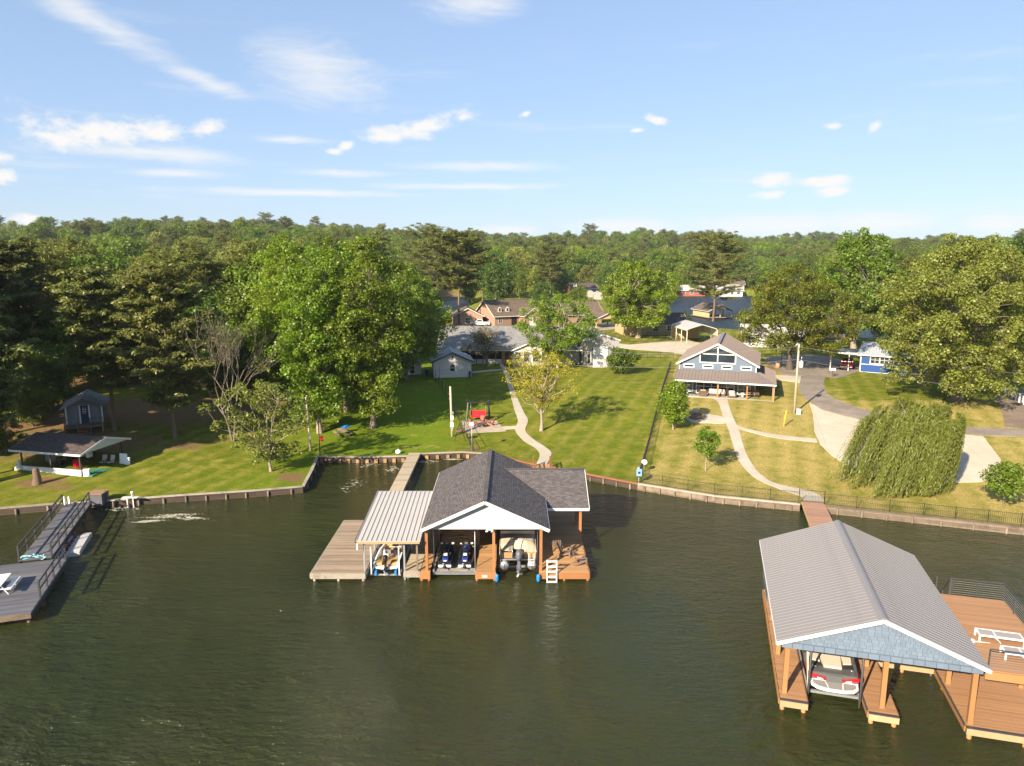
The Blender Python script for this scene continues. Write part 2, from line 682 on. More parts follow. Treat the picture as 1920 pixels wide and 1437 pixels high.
pts = [grid(-90, 90, 50, 128, 1.5, seed=1), grid(-160, -90, 50, 128, 5, seed=2), grid(90, 160, 45, 128, 5, seed=3),
       grid(-260, 260, 130, 440, 7, seed=4), grid(-1300, -263, 60, 440, 30, seed=6), grid(263, 1300, 60, 440, 30, seed=7),
       grid(-1500, 1500, 450, 1400, 28, seed=5)]
pts = np.vstack(pts)
land_poly = [tuple(p) for p in SHORE] + [(1400, SHORE[-1, 1] - 30), (9000, 300), (9000, 9000), (-9000, 9000), (-9000, 300), (-1400, SHORE[0, 1] - 20)]
keep = inside(land_poly, pts[:, 0], pts[:, 1]) & (shore_dist(pts[:, 0], pts[:, 1]) > 0.7)
pts = pts[keep]
ring = np.array(land_poly)
# densify the shoreline part
dense = []
for i in range(len(ring)):
    a, b = ring[i], ring[(i + 1) % len(ring)]
    L = np.hypot(*(b - a))
    n = max(1, int(L / 3.0)) if L < 400 else 1
    for k in range(n):
        dense.append(a + (b - a) * k / n)
dense = np.array(dense)
allp = np.vstack([dense, pts])
nd_ = len(dense)
res = delaunay_2d_cdt([Vector(p) for p in allp], [(i, (i + 1) % nd_) for i in range(nd_)], [list(range(nd_))], 1, 1e-5)
V2 = np.array([(p.x, p.y) for p in res[0]])
Z = height(V2[:, 0], V2[:, 1])
far = (np.abs(V2[:, 0]) > 5000) | (V2[:, 1] > 5000)
Z[far] = 5.0
me = bpy.data.meshes.new('ground')
me.from_pydata([(x, y, z) for (x, y), z in zip(V2, Z)], [], [list(f) for f in res[2]])
X_, Y_ = V2[:, 0], V2[:, 1]
dry = np.zeros(len(V2)); soil = np.zeros(len(V2)); lush = np.zeros(len(V2)); stripe = np.zeros(len(V2))
fx = FA.x + (FB.x - FA.x) * (Y_ - FA.y) / (FB.y - FA.y)
near = Y_ < 135
dry = np.where(near, 0.10 * sstep(-6, 4, X_) + 0.62 * sstep(-0.3, 0.6, X_ - fx), 0.25)
dry = np.where(near & (X_ > fx) & (Y_ > 93), dry - 0.5 * sstep(0, 1, (X_ - 43) / 6.0), dry)
dry = np.where(near, dry + 0.20 * sstep(-20, -26, X_), dry)
c = Gp(1900, 860)
dry = np.maximum(dry, 0.8 * np.exp(-(((X_ - c.x) / 9) ** 2 + ((Y_ - c.y) / 8) ** 2)))
lush = np.where(near, sstep(-34, -20, X_) * (1 - sstep(-9, -5, X_)), 0)
# leaf litter under the pines on the left, bare patches
for (px, py, rx, ry, am) in [(300, 770, 13, 9, 1.0), (130, 830, 14, 7, 0.9), (230, 700, 40, 16, 1.1), (440, 765, 10, 9, 0.8), (60, 780, 14, 10, 1.1), (345, 835, 4, 2, 0.8),
                             (70, 905, 2.6, 1.6, 1.0), (120, 912, 2.0, 1.0, 0.9), (575, 700, 16, 12, 0.7), (560, 895, 2.2, 1.6, 1.2), (885, 842, 1.8, 1.0, 1.1),
                             (1680, 690, 9, 2.0, 0.9), (1820, 715, 10, 4, 1.1), (1015, 809, .7, .6, 1.0), (699, 804, 1.1, .8, 0.8), (435, 856, 1.6, .5, 1.0),
                             (1490, 775, 1.0, .7, .8), (1450, 690, 6, 3, .9), (395, 846, 3.0, .35, .9)]:
    c = Gp(px, py)
    soil = np.maximum(soil, am * np.exp(-(((X_ - c.x) / rx) ** 2 + ((Y_ - c.y) / ry) ** 2) * 1.2))
soil = np.where(near, np.clip(soil, 0, 1), np.where((X_ < -30) | (Y_ > 430), 0.75, 0.0))
for nm, arr in (('dry', dry), ('soil', soil), ('lush', lush)):
    at = me.attributes.new(nm, 'FLOAT', 'POINT')
    at.data.foreach_set('value', arr.astype(np.float32))
me.polygons.foreach_set('use_smooth', [True] * len(me.polygons))
me.update()

m, q, bs, out = base_mat('grass')
t = q.n('ShaderNodeTexCoord')
O_ = t.outputs['Object']
A = lambda n: q.n('ShaderNodeAttribute', attribute_name=n).outputs['Fac']
n_big = q.noise(O_, 0.09, 5, 0.6)
n_mid = q.noise(O_, 0.7, 5, 0.65)
n_fine = q.noise(q.mapping(O_, (1, 1, 1)), 5.0, 4, 0.75)
n_blade = q.noise(q.mapping(O_, (1.0, 0.45, 1)), 16.0, 3, 0.8)
wob = q.m('MULTIPLY', n_mid, 0.5)
green = q.mix(q.ss(n_mid, 0.35, 0.68), (0.102, 0.135, 0.008, 1), (0.190, 0.192, 0.018, 1))
green = q.mix(q.m('MULTIPLY', A('lush'), 0.8), green, q.mix(n_mid, (0.095, 0.165, 0.006, 1), (0.160, 0.218, 0.011, 1)))
straw = q.mix(q.ss(n_fine, 0.3, 0.7), (0.30, 0.235, 0.062, 1), (0.47, 0.36, 0.125, 1))
df = q.ss(q.m('ADD', A('dry'), q.m('ADD', q.m('MULTIPLY', q.m('SUBTRACT', n_mid, 0.5), 1.1), q.m('MULTIPLY', q.m('SUBTRACT', n_big, 0.5), 1.0))), 0.12, 1.05)
# mowing lanes, faint, on the middle lawn
sepg = q.n('ShaderNodeSeparateXYZ'); q.put(sepg.inputs[0], O_)
lane = q.m('SINE', q.m('ADD', q.m('MULTIPLY', q.m('ADD', q.m('MULTIPLY', sepg.outputs[0], 0.94), q.m('MULTIPLY', sepg.outputs[1], -0.34)), 2.6), q.m('MULTIPLY', n_mid, 2.2)))
df = q.m('ADD', df, q.m('MULTIPLY', q.m('MULTIPLY', lane, 0.17), q.ss(A('dry'), 0.02, 0.1)), clamp=True)
patch = q.m('MULTIPLY', q.ss(q.noise(q.mapping(O_, loc=(31, 17, 0)), 0.33, 6, 0.7), 0.57, 0.70), 0.45)
gc = q.mix(q.m('MAXIMUM', df, patch), green, straw)
sfac = q.ss(q.m('ADD', A('soil'), q.m('MULTIPLY', q.m('SUBTRACT', n_mid, 0.5), 1.5)), 0.3, 0.75)
litter = q.mix(n_fine, (0.10, 0.06, 0.03, 1), (0.30, 0.19, 0.09, 1))
gc = q.mix(sfac, gc, litter)
fine = q.m('ADD', 1.0, q.m('ADD', q.m('MULTIPLY', q.m('SUBTRACT', n_blade, 0.5), 0.9), q.m('MULTIPLY', q.m('SUBTRACT', n_fine, 0.5), 0.7)))
q.put(bs.inputs['Base Color'], q.mix(1.0, gc, fine, 'MULTIPLY'))
bs.inputs['Roughness'].default_value = 1.0
bs.inputs['Specular IOR Level'].default_value = 0.1
b = q.n('ShaderNodeBump'); b.inputs['Strength'].default_value = 0.8; b.inputs['Distance'].default_value = 0.09
q.put(b.inputs['Height'], q.m('ADD', n_blade, q.m('MULTIPLY', n_fine, 0.8)))
q.put(bs.inputs['Normal'], b.outputs[0])
gr = link('ground', me, 'grass')
tag(gr, 'grassy lakeside ground rising to wooded hills', None, None, 'structure')


# ------------------------------------------------------------------ water
m, q, bs, out = base_mat('lake_water')
t = q.n('ShaderNodeTexCoord')
O_ = t.outputs['Object']
big = q.noise(O_, 0.045, 3, 0.5)
w1 = q.noise(q.mapping(O_, (0.5, 1.15, 1), (0, 0, R(24))), 0.75, 4, 0.6, 0.5)
w2 = q.noise(q.mapping(O_, (0.6, 1.3, 1), (0, 0, R(10))), 2.3, 4, 0.62, 0.4)
w3 = q.noise(q.mapping(O_, (0.8, 1.0, 1), (0, 0, R(-35))), 6.5, 2, 0.6)
turb = q.mix(q.ss(big, 0.35, 0.65), (0.0200, 0.0265, 0.0058, 1), (0.0300, 0.0350, 0.0080, 1))
q.put(bs.inputs['Base Color'], turb)
bs.inputs['Roughness'].default_value = 0.06
bs.inputs['IOR'].default_value = 1.333
wind = q.m('ADD', 0.40, q.m('MULTIPLY', q.ss(q.noise(q.mapping(O_, (1, 0.6, 1), loc=(11, 5, 0)), 0.06, 4, 0.6), 0.35, 0.68), 1.25))
hgt = q.m('MULTIPLY', wind, q.m('ADD', q.m('ADD', q.m('MULTIPLY', w1, 0.46), q.m('MULTIPLY', w2, 0.34)), q.m('MULTIPLY', w3, 0.08)))
b = q.n('ShaderNodeBump'); b.inputs['Strength'].default_value = 1.0
b.inputs['Distance'].default_value = 0.9
q.put(b.inputs['Height'], hgt)
q.put(bs.inputs['Normal'], b.outputs[0])
wm = MB().prism([(-3000, -800), (3000, -800), (3000, 1200), (-3000, 1200)], -2.6, 0.0)
wo_ = wm.build('lake_water', 'lake_water')
tag(wo_, 'dark green rippled lake water', None, None, 'structure')


# the arm of the lake behind the houses lies open to the wind: its far-off waves read as a rough surface
m, q, bs, out = base_mat('back_lake_water')
t = q.n('ShaderNodeTexCoord')
bs.inputs['Base Color'].default_value = (0.018, 0.030, 0.045, 1)  # blue of the mirrored sky put into the water colour
bs.inputs['Roughness'].default_value = 0.42
bs.inputs['IOR'].default_value = 1.333
b = q.n('ShaderNodeBump'); b.inputs['Strength'].default_value = 1.0; b.inputs['Distance'].default_value = 1.6
q.put(b.inputs['Height'], q.noise(q.mapping(t.outputs['Object'], (0.5, 1.0, 1), (0, 0, R(20))), 0.9, 4, 0.65, 0.4))
q.put(bs.inputs['Normal'], b.outputs[0])
o = MB().prism([(-90, 140), (700, 140), (700, 470), (-90, 470)], 0.01, 0.02).build('back_lake', 'back_lake_water')
tag(o, 'wind-ruffled arm of the lake behind the houses, sky blue painted in', None, None, 'structure')


# ------------------------------------------------------------------ sheets laid on the ground
def smooth_line(pts, n=6):
    out = []
    k = len(pts)
    for i in range(k - 1):
        p0, p1, p2, p3 = pts[max(i - 1, 0)], pts[i], pts[i + 1], pts[min(i + 2, k - 1)]
        for j in range(n):
            t = j / n
            out.append(tuple(0.5 * (2 * p1[c] + (p2[c] - p0[c]) * t + (2 * p0[c] - 5 * p1[c] + 4 * p2[c] - p3[c]) * t * t + (3 * p1[c] - p0[c] - 3 * p2[c] + p3[c]) * t ** 3) for c in (0, 1)))
    out.append(tuple(pts[-1]))
    return out


def drape(name, poly_px, m, lift=0.035, label=None, step=1.6):
    """a sheet on the ground from an outline given in pixels; its rim goes down into the soil"""
    poly = [Gp(x, y).to_tuple()[:2] for x, y in poly_px]
    return drape_w(name, poly, m, lift, label, step)


def drape_w(name, poly, m, lift=0.035, label=None, step=1.6):
    A_ = np.array(poly)
    gp = grid(A_[:, 0].min(), A_[:, 0].max(), A_[:, 1].min(), A_[:, 1].max(), step, 0.1)
    if len(gp):
        gp = gp[inside(poly, gp[:, 0], gp[:, 1])]
    dense = []
    for i in range(len(poly)):
        a, b = np.array(poly[i]), np.array(poly[(i + 1) % len(poly)])
        n = max(1, int(np.hypot(*(b - a)) / step))
        nrm = np.array([-(b - a)[1], (b - a)[0]]) / max(1e-6, np.hypot(*(b - a)))
        n = max(n, int(np.hypot(*(b - a)) / 0.7))
        dense += [a + (b - a) * k / n + nrm * (RNG.uniform(-0.035, 0.035) if k else 0) for k in range(n)]
    nd2 = len(dense)
    al = [Vector(p) for p in dense] + [Vector(p) for p in gp]
    r = delaunay_2d_cdt(al, [(i, (i + 1) % nd2) for i in range(nd2)], [list(range(nd2))], 1, 1e-5)
    vv = np.array([(p.x, p.y) for p in r[0]])
    zz = height(vv[:, 0], vv[:, 1]) + lift
    vs = [(x, y, z) for (x, y), z in zip(vv, zz)]
    fs = [list(f) for f in r[2]]
    k = len(vs)
    rim = []
    for p in dense:
        z = hz(p[0], p[1])
        rim.append((p[0], p[1], z + lift)); rim.append((p[0], p[1], z - 0.25))
    vs += rim
    for i in range(nd2):
        a, b2 = k + 2 * i, k + 2 * ((i + 1) % nd2)
        fs.append([a, b2, b2 + 1, a + 1])
    me = bpy.data.meshes.new(name)
    me.from_pydata(vs, [], fs)
    me.update()
    o = link(name, me, m)
    tag(o, label, None, None, 'structure')
    return o


def concrete(name, c1, c2, joint=None, rot=0.0):
    m, q, bs, out = base_mat(name)
    t = q.n('ShaderNodeTexCoord')
    O_ = t.outputs['Object']
    n1 = q.noise(O_, 0.35, 6, 0.7); n2 = q.noise(O_, 9, 3, 0.7)
    c = q.mix(q.ss(n1, 0.35, 0.7), rgba(c1), rgba(c2))
    c = q.mix(1.0, c, q.m('ADD', 0.86, q.m('MULTIPLY', n2, 0.28)), 'MULTIPLY')
    if joint:
        s_ = q.n('ShaderNodeSeparateXYZ'); q.put(s_.inputs[0], q.mapping(O_, rot=(0, 0, rot)))
        for k in (0, 1):
            f = q.m('FRACT', q.m('DIVIDE', s_.outputs[k], joint))
            ln = q.m('LESS_THAN', f, 0.03 / joint * 1.3)
            c = q.mix(q.m('MULTIPLY', ln, 0.4), c, (0.12, 0.1, 0.08, 1))
    q.put(bs.inputs['Base Color'], c)
    bs.inputs['Roughness'].default_value = 0.9
    bs.inputs['Specular IOR Level'].default_value = 0.2
    b = q.n('ShaderNodeBump'); b.inputs['Strength'].default_value = 0.3; b.inputs['Distance'].default_value = 0.02
    q.put(b.inputs['Height'], n2); q.put(bs.inputs['Normal'], b.outputs[0])
    return m


concrete('path_concrete', (0.40, 0.35, 0.275), (0.50, 0.445, 0.36))
concrete('drive_concrete', (0.46, 0.395, 0.30), (0.54, 0.475, 0.375), 3.6, R(17))
concrete('patio_concrete', (0.33, 0.27, 0.21), (0.43, 0.36, 0.29))
concrete('old_asphalt', (0.20, 0.165, 0.135), (0.29, 0.245, 0.205))
concrete('gravel_lane', (0.17, 0.125, 0.095), (0.26, 0.20, 0.155))


def path2(name, left, right, m, label, lift=0.04):
    l = smooth_line(left); r = smooth_line(right)
    return drape(name, l + r[::-1], m, lift, label)


path2('garden_path', [(934, 680), (946, 702), (956, 736), (964, 767), (971, 790), (966, 807), (982, 827), (1003, 840), (1012, 853), (1006, 870)],
      [(942, 680), (956, 707), (969, 744), (982, 773), (990, 789), (985, 808), (1000, 824), (1024, 840), (1034, 852), (1024, 873)], 'path_concrete',
      'winding pale concrete path from the grey-roofed house to the lake')
drape('patio', [(864, 790), (931, 790), (949, 809), (872, 813)], 'patio_concrete', 0.05, 'square concrete patio under the red porch swing')
drape('path_spur', [(941, 800.5), (968, 799), (967, 804.5), (946, 806)], 'path_concrete', 0.03, 'short concrete spur joining the patio to the winding path')
drape('shed_walk', [(884, 697), (941, 692), (943, 694.5), (885, 700)], 'path_concrete', 0.03, 'thin concrete walk from the white shed to the path')
path2('front_walk', [(1338, 748), (1348, 757), (1356, 783), (1364, 801), (1370, 820), (1376, 840), (1384, 862), (1403, 886), (1425, 902), (1463, 918), (1502, 932), (1505, 944)],
      [(1364, 748), (1366, 758), (1372, 777), (1380, 795), (1386, 808), (1395, 840), (1406, 864), (1427, 891), (1457, 908), (1517, 921), (1541, 933), (1546, 944)], 'path_concrete',
      'curved pale walk from the blue house porch down to the gangway')
path2('side_walk', [(1379, 797), (1402, 805), (1437, 813), (1480, 819), (1530, 823.5)], [(1384, 804), (1402, 809.5), (1437, 818.5), (1480, 825), (1533, 830)], 'path_concrete',
      'narrow concrete walk from the curved walk to the driveway', 0.06)
drape('fire_pit_patio', smooth_line([(1287, 776), (1322, 777), (1357, 783), (1360, 794), (1332, 794), (1299, 792), (1287, 785), (1287, 776)], 4)[:-1], 'path_concrete', 0.055, 'rounded concrete patio round the fire pit')
drape('driveway', [(1517, 755), (1541, 769), (1575, 779), (1613, 788), (1700, 803), (1800, 815), (1843, 819), (1858, 838), (1877, 863), (1874, 880), (1866, 894), (1841, 904), (1780, 906), (1700, 900), (1640, 890), (1599, 878),
                   (1580, 869), (1556, 852), (1537, 833), (1527, 809), (1524, 776)], 'drive_concrete', 0.045, 'broad pale concrete driveway behind the willow')
drape('lane', [(1502, 703), (1549, 702), (1544, 721), (1549, 737), (1565, 749), (1613, 767), (1700, 785), (1800, 801), (1925, 806), (2200, 812), (2200, 826), (1925, 820), (1843, 817), (1800, 813.5), (1700, 801), (1613, 786.5), (1575, 777.5), (1541, 767.5),
               (1517, 753), (1503, 741), (1498, 727)], 'old_asphalt', 0.04, 'worn asphalt lane curving past the willow')
drape('parking_court', [(1430, 671), (1504, 664), (1546, 667), (1580, 676), (1613, 684), (1610, 697), (1570, 710), (1549, 706), (1502, 705), (1470, 703), (1452, 690)], 'old_asphalt', 0.035, 'asphalt parking court under the trees beside the carport')
drape('apron', [(1448, 703), (1502, 707), (1500, 718), (1462, 713)], 'drive_concrete', 0.05, 'beige concrete apron beside the blue house porch')
drape('upper_drive', [(1100, 638), (1180, 647), (1289, 639), (1350, 650), (1300, 668), (1255, 661), (1180, 655), (1100, 645)], 'drive_concrete', 0.05, 'pale drive running behind the blue house')
drape('gravel_lane', [(1850, 712), (1925, 735), (2050, 750), (2050, 806), (1925, 804), (1884, 801), (1878, 770)], 'gravel_lane', 0.03, 'brown gravel lane beside the white fence')
drape('neighbour_drive', [(1088, 612), (1165, 606), (1180, 613), (1090, 625)], 'patio_concrete', 0.05, 'brown drive to the gabled carport')

# ------------------------------------------------------------------ paints and timbers
mat('stain_orange', (0.33, 0.145, 0.056), 0.65, 0.16, 1.6, 0.25, 30, stretch=(1, 1, 0.3))
mat('stain_red', (0.30, 0.115, 0.05), 0.7, 0.2, 1.6, 0.25, 30)
mat('stain_amber', (0.35, 0.175, 0.068), 0.6, 0.14, 1.6, 0.25, 30, stretch=(1, 1, 0.3))
mat('fresh_timber', (0.42, 0.285, 0.155), 0.7, 0.14, 2.0, 0.2, 30)
mat('deck_weathered', (0.285, 0.215, 0.15), 0.85, 0.28, 1.4, 0.35, 25, stretch=(0.3, 2, 1), dirt=(0.16, 0.12, 0.09), dirt_amt=0.5)
mat('deck_pale', (0.38, 0.31, 0.22), 0.85, 0.25, 1.6, 0.3, 25, stretch=(0.4, 2, 1))
mat('deck_amber', (0.33, 0.178, 0.088), 0.65, 0.13, 1.2, 0.2, 25, stretch=(0.3, 2, 1))
mat('deck_stain', (0.40, 0.225, 0.10), 0.7, 0.22, 1.2, 0.25, 25, stretch=(0.3, 2, 1), dirt=(0.22, 0.13, 0.07), dirt_amt=0.4)
mat('deck_slate', (0.105, 0.105, 0.12), 0.7, 0.3, 0.9, 0.25, 25, stretch=(0.3, 2, 1), dirt=(0.30, 0.24, 0.18), dirt_amt=0.5)
mat('deck_rose', (0.315, 0.185, 0.12), 0.75, 0.14, 1.2, 0.2, 25)
mat('grey_timber', (0.33, 0.29, 0.235), 0.9, 0.25, 1.6, 0.3, 20, dirt=(0.12, 0.09, 0.06), dirt_amt=0.6)
mat('old_timber', (0.20, 0.155, 0.115), 0.95, 0.35, 1.6, 0.4, 20, dirt=(0.06, 0.045, 0.03), dirt_amt=0.7)
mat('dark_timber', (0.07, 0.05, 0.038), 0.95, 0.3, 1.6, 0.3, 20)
mat('charcoal_paint', (0.055, 0.055, 0.06), 0.55, 0.2, 2.0, 0.1, 20)
mat('galvanised', (0.40, 0.41, 0.42), 0.45, 0.12, 3, metal=0.55, spec=0.5)
mat('alloy', (0.62, 0.63, 0.65), 0.32, 0.08, 3, metal=0.8, spec=0.5)
mat('white_paint', (0.66, 0.65, 0.62), 0.5, 0.05, 2, dirt=(0.55, 0.5, 0.42), dirt_amt=0.25)
mat('white_siding', (0.50, 0.488, 0.475), 0.6, 0.04, 2)
mat('white_plastic', (0.78, 0.78, 0.77), 0.35, 0.04, 2)
mat('black_metal', (0.02, 0.02, 0.022), 0.45, 0.1, 3)
mat('black_rubber', (0.018, 0.018, 0.018), 0.8, 0.1, 3)
mat('blue_plastic', (0.02, 0.21, 0.60), 0.35, 0.08, 3)
mat('red_paint', (0.50, 0.015, 0.02), 0.4, 0.08, 3)
mat('red_fabric', (0.55, 0.012, 0.025), 0.85, 0.12, 3)
mat('metal_roof_pale', (0.44, 0.415, 0.385), 0.45, 0.10, 0.7, spec=0.4, dirt=(0.38, 0.34, 0.29), dirt_amt=0.35)
mat('metal_roof_taupe', (0.232, 0.216, 0.212), 0.42, 0.07, 0.7, spec=0.4, dirt=(0.17, 0.155, 0.15), dirt_amt=0.35)
mat('metal_roof_brown', (0.185, 0.15, 0.135), 0.45, 0.06, 0.7, spec=0.4)
mat('metal_roof_ridge', (0.21, 0.195, 0.20), 0.42, 0.05, 0.7)
mat('metal_roof_grey', (0.36, 0.38, 0.40), 0.5, 0.12, 0.7)
shingle_mat('shingle_slate', (0.092, 0.081, 0.082), (0.165, 0.146, 0.142))
shingle_mat('shingle_brown', (0.13, 0.095, 0.07), (0.22, 0.165, 0.125))
shingle_mat('shingle_grey', (0.20, 0.195, 0.195), (0.32, 0.31, 0.30))
shingle_mat('shingle_umber', (0.085, 0.065, 0.06), (0.14, 0.11, 0.10))
glass_mat('window_glass')

W = True

# ------------------------------------------------------------------ weathered dock on the left of the middle boathouse
d1 = thing('wooden_dock', 'weathered grey-brown plank dock left of the metal-roofed boat slip', 'dock', (-11.9, 50.4, 0))
decking(MB(), -13.75, -10.05, 45.55, 55.4, 0.62).build('decking', 'deck_weathered', d1, W, kind='stuff')
bx('fascia', 'grey_timber', d1, -13.78, -10.02, 45.47, 45.55, 0.20, 0.60, W)
bx('fascia', 'grey_timber', d1, -13.83, -13.76, 45.5, 55.4, 0.25, 0.57, W)
bx('fascia', 'grey_timber', d1, -10.04, -9.97, 45.56, 55.4, 0.25, 0.57, W)
for x in (-13.55, -11.9, -10.2):
    for y in (45.65, 50.4, 55.2):
        MB().tube([(x, y, -1.6), (x, y, 0.56)], 0.10, 8).build('piling', 'grey_timber', d1, W)

d2 = thing('footbridge', 'narrow plank footbridge from the shore to the weathered dock', 'footbridge', (-10.65, 65, 0))
decking(MB(), -11.3, -10.02, 55.43, 75.4, 0.66).build('decking', 'deck_pale', d2, W, kind='stuff')
for x in (-11.3, -10.08):
    bx('stringer', 'grey_timber', d2, x, x + 0.06, 55.45, 75.3, 0.38, 0.615, W)
for y in (58.5, 62.5, 66.5, 70.5, 74):
    for x in (-11.1, -10.22):
        MB().tube([(x, y, -1.6), (x, y, 0.58)], 0.09, 8).build('piling', 'grey_timber', d2, W)

# ------------------------------------------------------------------ metal-roofed boat slip
s1 = thing('boat_slip', 'boat slip shelter with pale ribbed metal roof beside the shingled boathouse', 'boat slip', (-8.3, 49.5, 0))
zf, zb, yf, yb = 2.98, 3.70, 45.35, 53.6
ang = math.atan2(zb - zf, yb - yf)
Ls = math.hypot(zb - zf, yb - yf)
metal_slope(s1, 'roof', 'metal_roof_pale', Vector((-10.55, yf, zf)) - s1.location, (1, 0, 0), (0, math.cos(ang), math.sin(ang)), [(0, 0), (4.35, 0), (4.35, Ls), (0, Ls)], 0.335, 0.05, 0.04, 0.03)
bx('front_beam', 'fresh_timber', s1, -10.45, -6.25, yf + 0.02, yf + 0.10, zf - 0.20, zf - 0.05, W, 'raw orange timber beam along the eave')
bx('trim', 'charcoal_paint', s1, -10.62, -10.56, yf, yf + 0.6, zf - 0.15, zf + 0.02, W)
MB().bar((-10.59, yf, zf + 0.02), (-10.59, yb, zb + 0.02), 0.05, 0.10).build('rake_trim', 'charcoal_paint', s1, W)
for x in (-10.12, -7.38, -6.5):
    for y in (45.85, 49.4, 53.2):
        m_ = 'galvanised' if x < -7 else 'old_timber'
        bx('post', m_, s1, x - 0.06, x + 0.06, y - 0.06, y + 0.06, -0.2 if x < -7 and x > -9 else 0.5, zf - 0.06 + (y - yf) * 0.087, W)
for y in (47.4, 51.3):
    bx('rafter', 'old_timber', s1, -10.4, -6.3, y, y + 0.06, zf - 0.16 + (y - yf) * 0.087, zf - 0.055 + (y - yf) * 0.087, W)
decking(MB(), -7.42, -6.32, 45.75, 55.3, 0.62).build('finger_decking', 'deck_pale', s1, W, kind='stuff')
bx('finger_fascia', 'grey_timber', s1, -7.46, -6.30, 45.67, 45.745, 0.22, 0.60, W)
bx('back_walk', 'deck_weathered', s1, -10.0, -7.45, 53.4, 55.35, 0.52, 0.61, W)
for y in (46.0, 50, 54):
    MB().tube([(-7.2, y, -1.6), (-7.2, y, 0.56)], 0.08, 8).build('piling', 'grey_timber', s1, W)
# white guide post on the left corner
bx('downspout', 'white_paint', s1, -10.52, -10.44, 45.36, 45.44, 2.35, 2.8, W)

# lift carrying the fishing boat
l1 = thing('boat_lift', 'galvanised boat lift with blue bunks under the fishing boat', 'boat lift', (-8.75, 48, 0))
for x in (-9.75, -7.72):
    bx('beam', 'galvanised', l1, x - 0.05, x + 0.05, 45.9, 51.5, 0.24, 0.36, W)
for y in (46.2, 50.8):
    bx('cradle', 'galvanised', l1, -9.8, -7.67, y - 0.06, y + 0.06, 0.14, 0.235, W)
for x in (-9.42, -8.05):
    bx('bunk', 'blue_plastic', l1, x - 0.07, x + 0.07, 46.0, 50.9, 0.24, 0.50, W)
for x in (-9.7, -7.78):
    bx('guide_post', 'white_plastic', l1, x - 0.035, x + 0.035, 45.95, 46.02, 0.3, 2.3, W)
    bx('guide_post', 'white_plastic', l1, x - 0.035, x + 0.035, 51.0, 51.07, 0.3, 2.3, W)


def outboard(parent, x, y, z, m, s=1.0, skeg='galvanised'):
    mb = MB(); mb.tint = 0
    prof = [(0.10, -0.02), (0.17, 0.05), (0.20, 0.2), (0.205, 0.38), (0.17, 0.5), (0.07, 0.55)]
    rings = []
    for r, h in prof:
        rings.append([(x + r * s * 0.85 * math.cos(a), y + r * s * 1.35 * math.sin(a) - 0.05 * s, z + h * s) for a in [2 * math.pi * k / 14 for k in range(14)]])
    mb.loft(rings, True, True)
    o = mb.build('outboard_motor', m, parent)
    mb = MB(); mb.tint = 0
    mb.loft([[(x + dx * s, y + dy * s, z + h * s) for dx, dy in ((-0.08, -0.1), (0.08, -0.1), (0.06, 0.14), (-0.06, 0.14))] for h in (0.02, -0.45)] , True)
    mb.loft([[(x + dx * s, y + dy * s, z + h * s) for dx, dy in ((-0.055, -0.12), (0.055, -0.12), (0.03, 0.16), (-0.03, 0.16))] for h in (-0.44, -0.82)], True)
    mb.cbox((x, y - 0.02 * s, z - 0.48 * s), (0.26 * s, 0.4 * s, 0.03 * s))
    mb.tube([(x, y - 0.26 * s, z - 0.72 * s), (x, y + 0.22 * s, z - 0.72 * s)], [0.05 * s, 0.06 * s], 8)
    mb.build('lower_unit', m, o)
    p = MB()
    for k in range(3):
        a = k * 2.094
        p.cbox((x + 0.1 * s * math.cos(a), y - 0.29 * s, z - 0.72 * s + 0.1 * s * math.sin(a)), (0.2 * s, 0.02, 0.09 * s), 0, 0.4, -a)
    p.build('propeller', skeg, o)
    return o


# ---- fishing boat
fb = thing('fishing_boat', 'small white fishing boat with tan interior and black outboard on a lift', 'boat', (-8.73, 48.3, 0.5))
secs = []
for y, w, dz, tz in ((-2.05, 0.86, 0.0, 0.52), (-1.2, 0.90, 0.0, 0.54), (0.2, 0.88, 0.02, 0.56), (1.3, 0.66, 0.08, 0.60), (2.1, 0.30, 0.20, 0.66), (2.5, 0.06, 0.36, 0.70)):
    secs.append([(-w, y, tz), (-w * 0.9, y, dz + 0.12), (0, y, dz), (w * 0.9, y, dz + 0.12), (w, y, tz), (w * 0.88, y, tz), (w * 0.80, y, tz - 0.30), (-w * 0.80, y, tz - 0.30), (-w * 0.88, y, tz)])
hull = MB(); hull.tint = 0; hull.loft(secs, True); hull.build('hull', 'white_plastic', fb)
mat('tan_carpet', (0.42, 0.27, 0.12), 0.9, 0.2, 4)
mat('grey_vinyl', (0.22, 0.22, 0.23), 0.6, 0.1, 4)
mat('tan_vinyl', (0.50, 0.40, 0.28), 0.6, 0.08, 4)
bx('floor', 'tan_carpet', fb, -0.66, 0.66, -1.9, 1.2, 0.26, 0.30)
bx('front_deck', 'tan_carpet', fb, -0.46, 0.46, 1.2, 1.95, 0.4, 0.55)
for x in (-0.55, 0.55):
    bx('rear_deck', 'tan_carpet', fb, x - 0.25, x + 0.25, -1.98, -1.45, 0.32, 0.50)
for sx in (-1, 1):
    mb = MB(); mb.bar((sx * 0.9, -2.0, 0.40), (sx * 0.9, 0.9, 0.46), 0.02, 0.16); mb.build('side_stripe', 'blue_plastic', fb)
for (x, y) in ((-0.02, -0.9), (0.3, 0.4)):
    st = MB(); st.tint = 0
    st.box(x - 0.22, x + 0.22, y - 0.22, y + 0.2, 0.78, 0.88); st.cbox((x, y - 0.22, 1.05), (0.42, 0.08, 0.34), 0, 0.15)
    so_ = st.build('seat', 'grey_vinyl', fb)
    MB().tube([(x, y, 0.28), (x, y, 0.79)], 0.04, 8).build('pedestal', 'alloy', so_)
bx('cooler', 'white_plastic', fb, -0.5, -0.15, -0.3, 0.2, 0.31, 0.62)
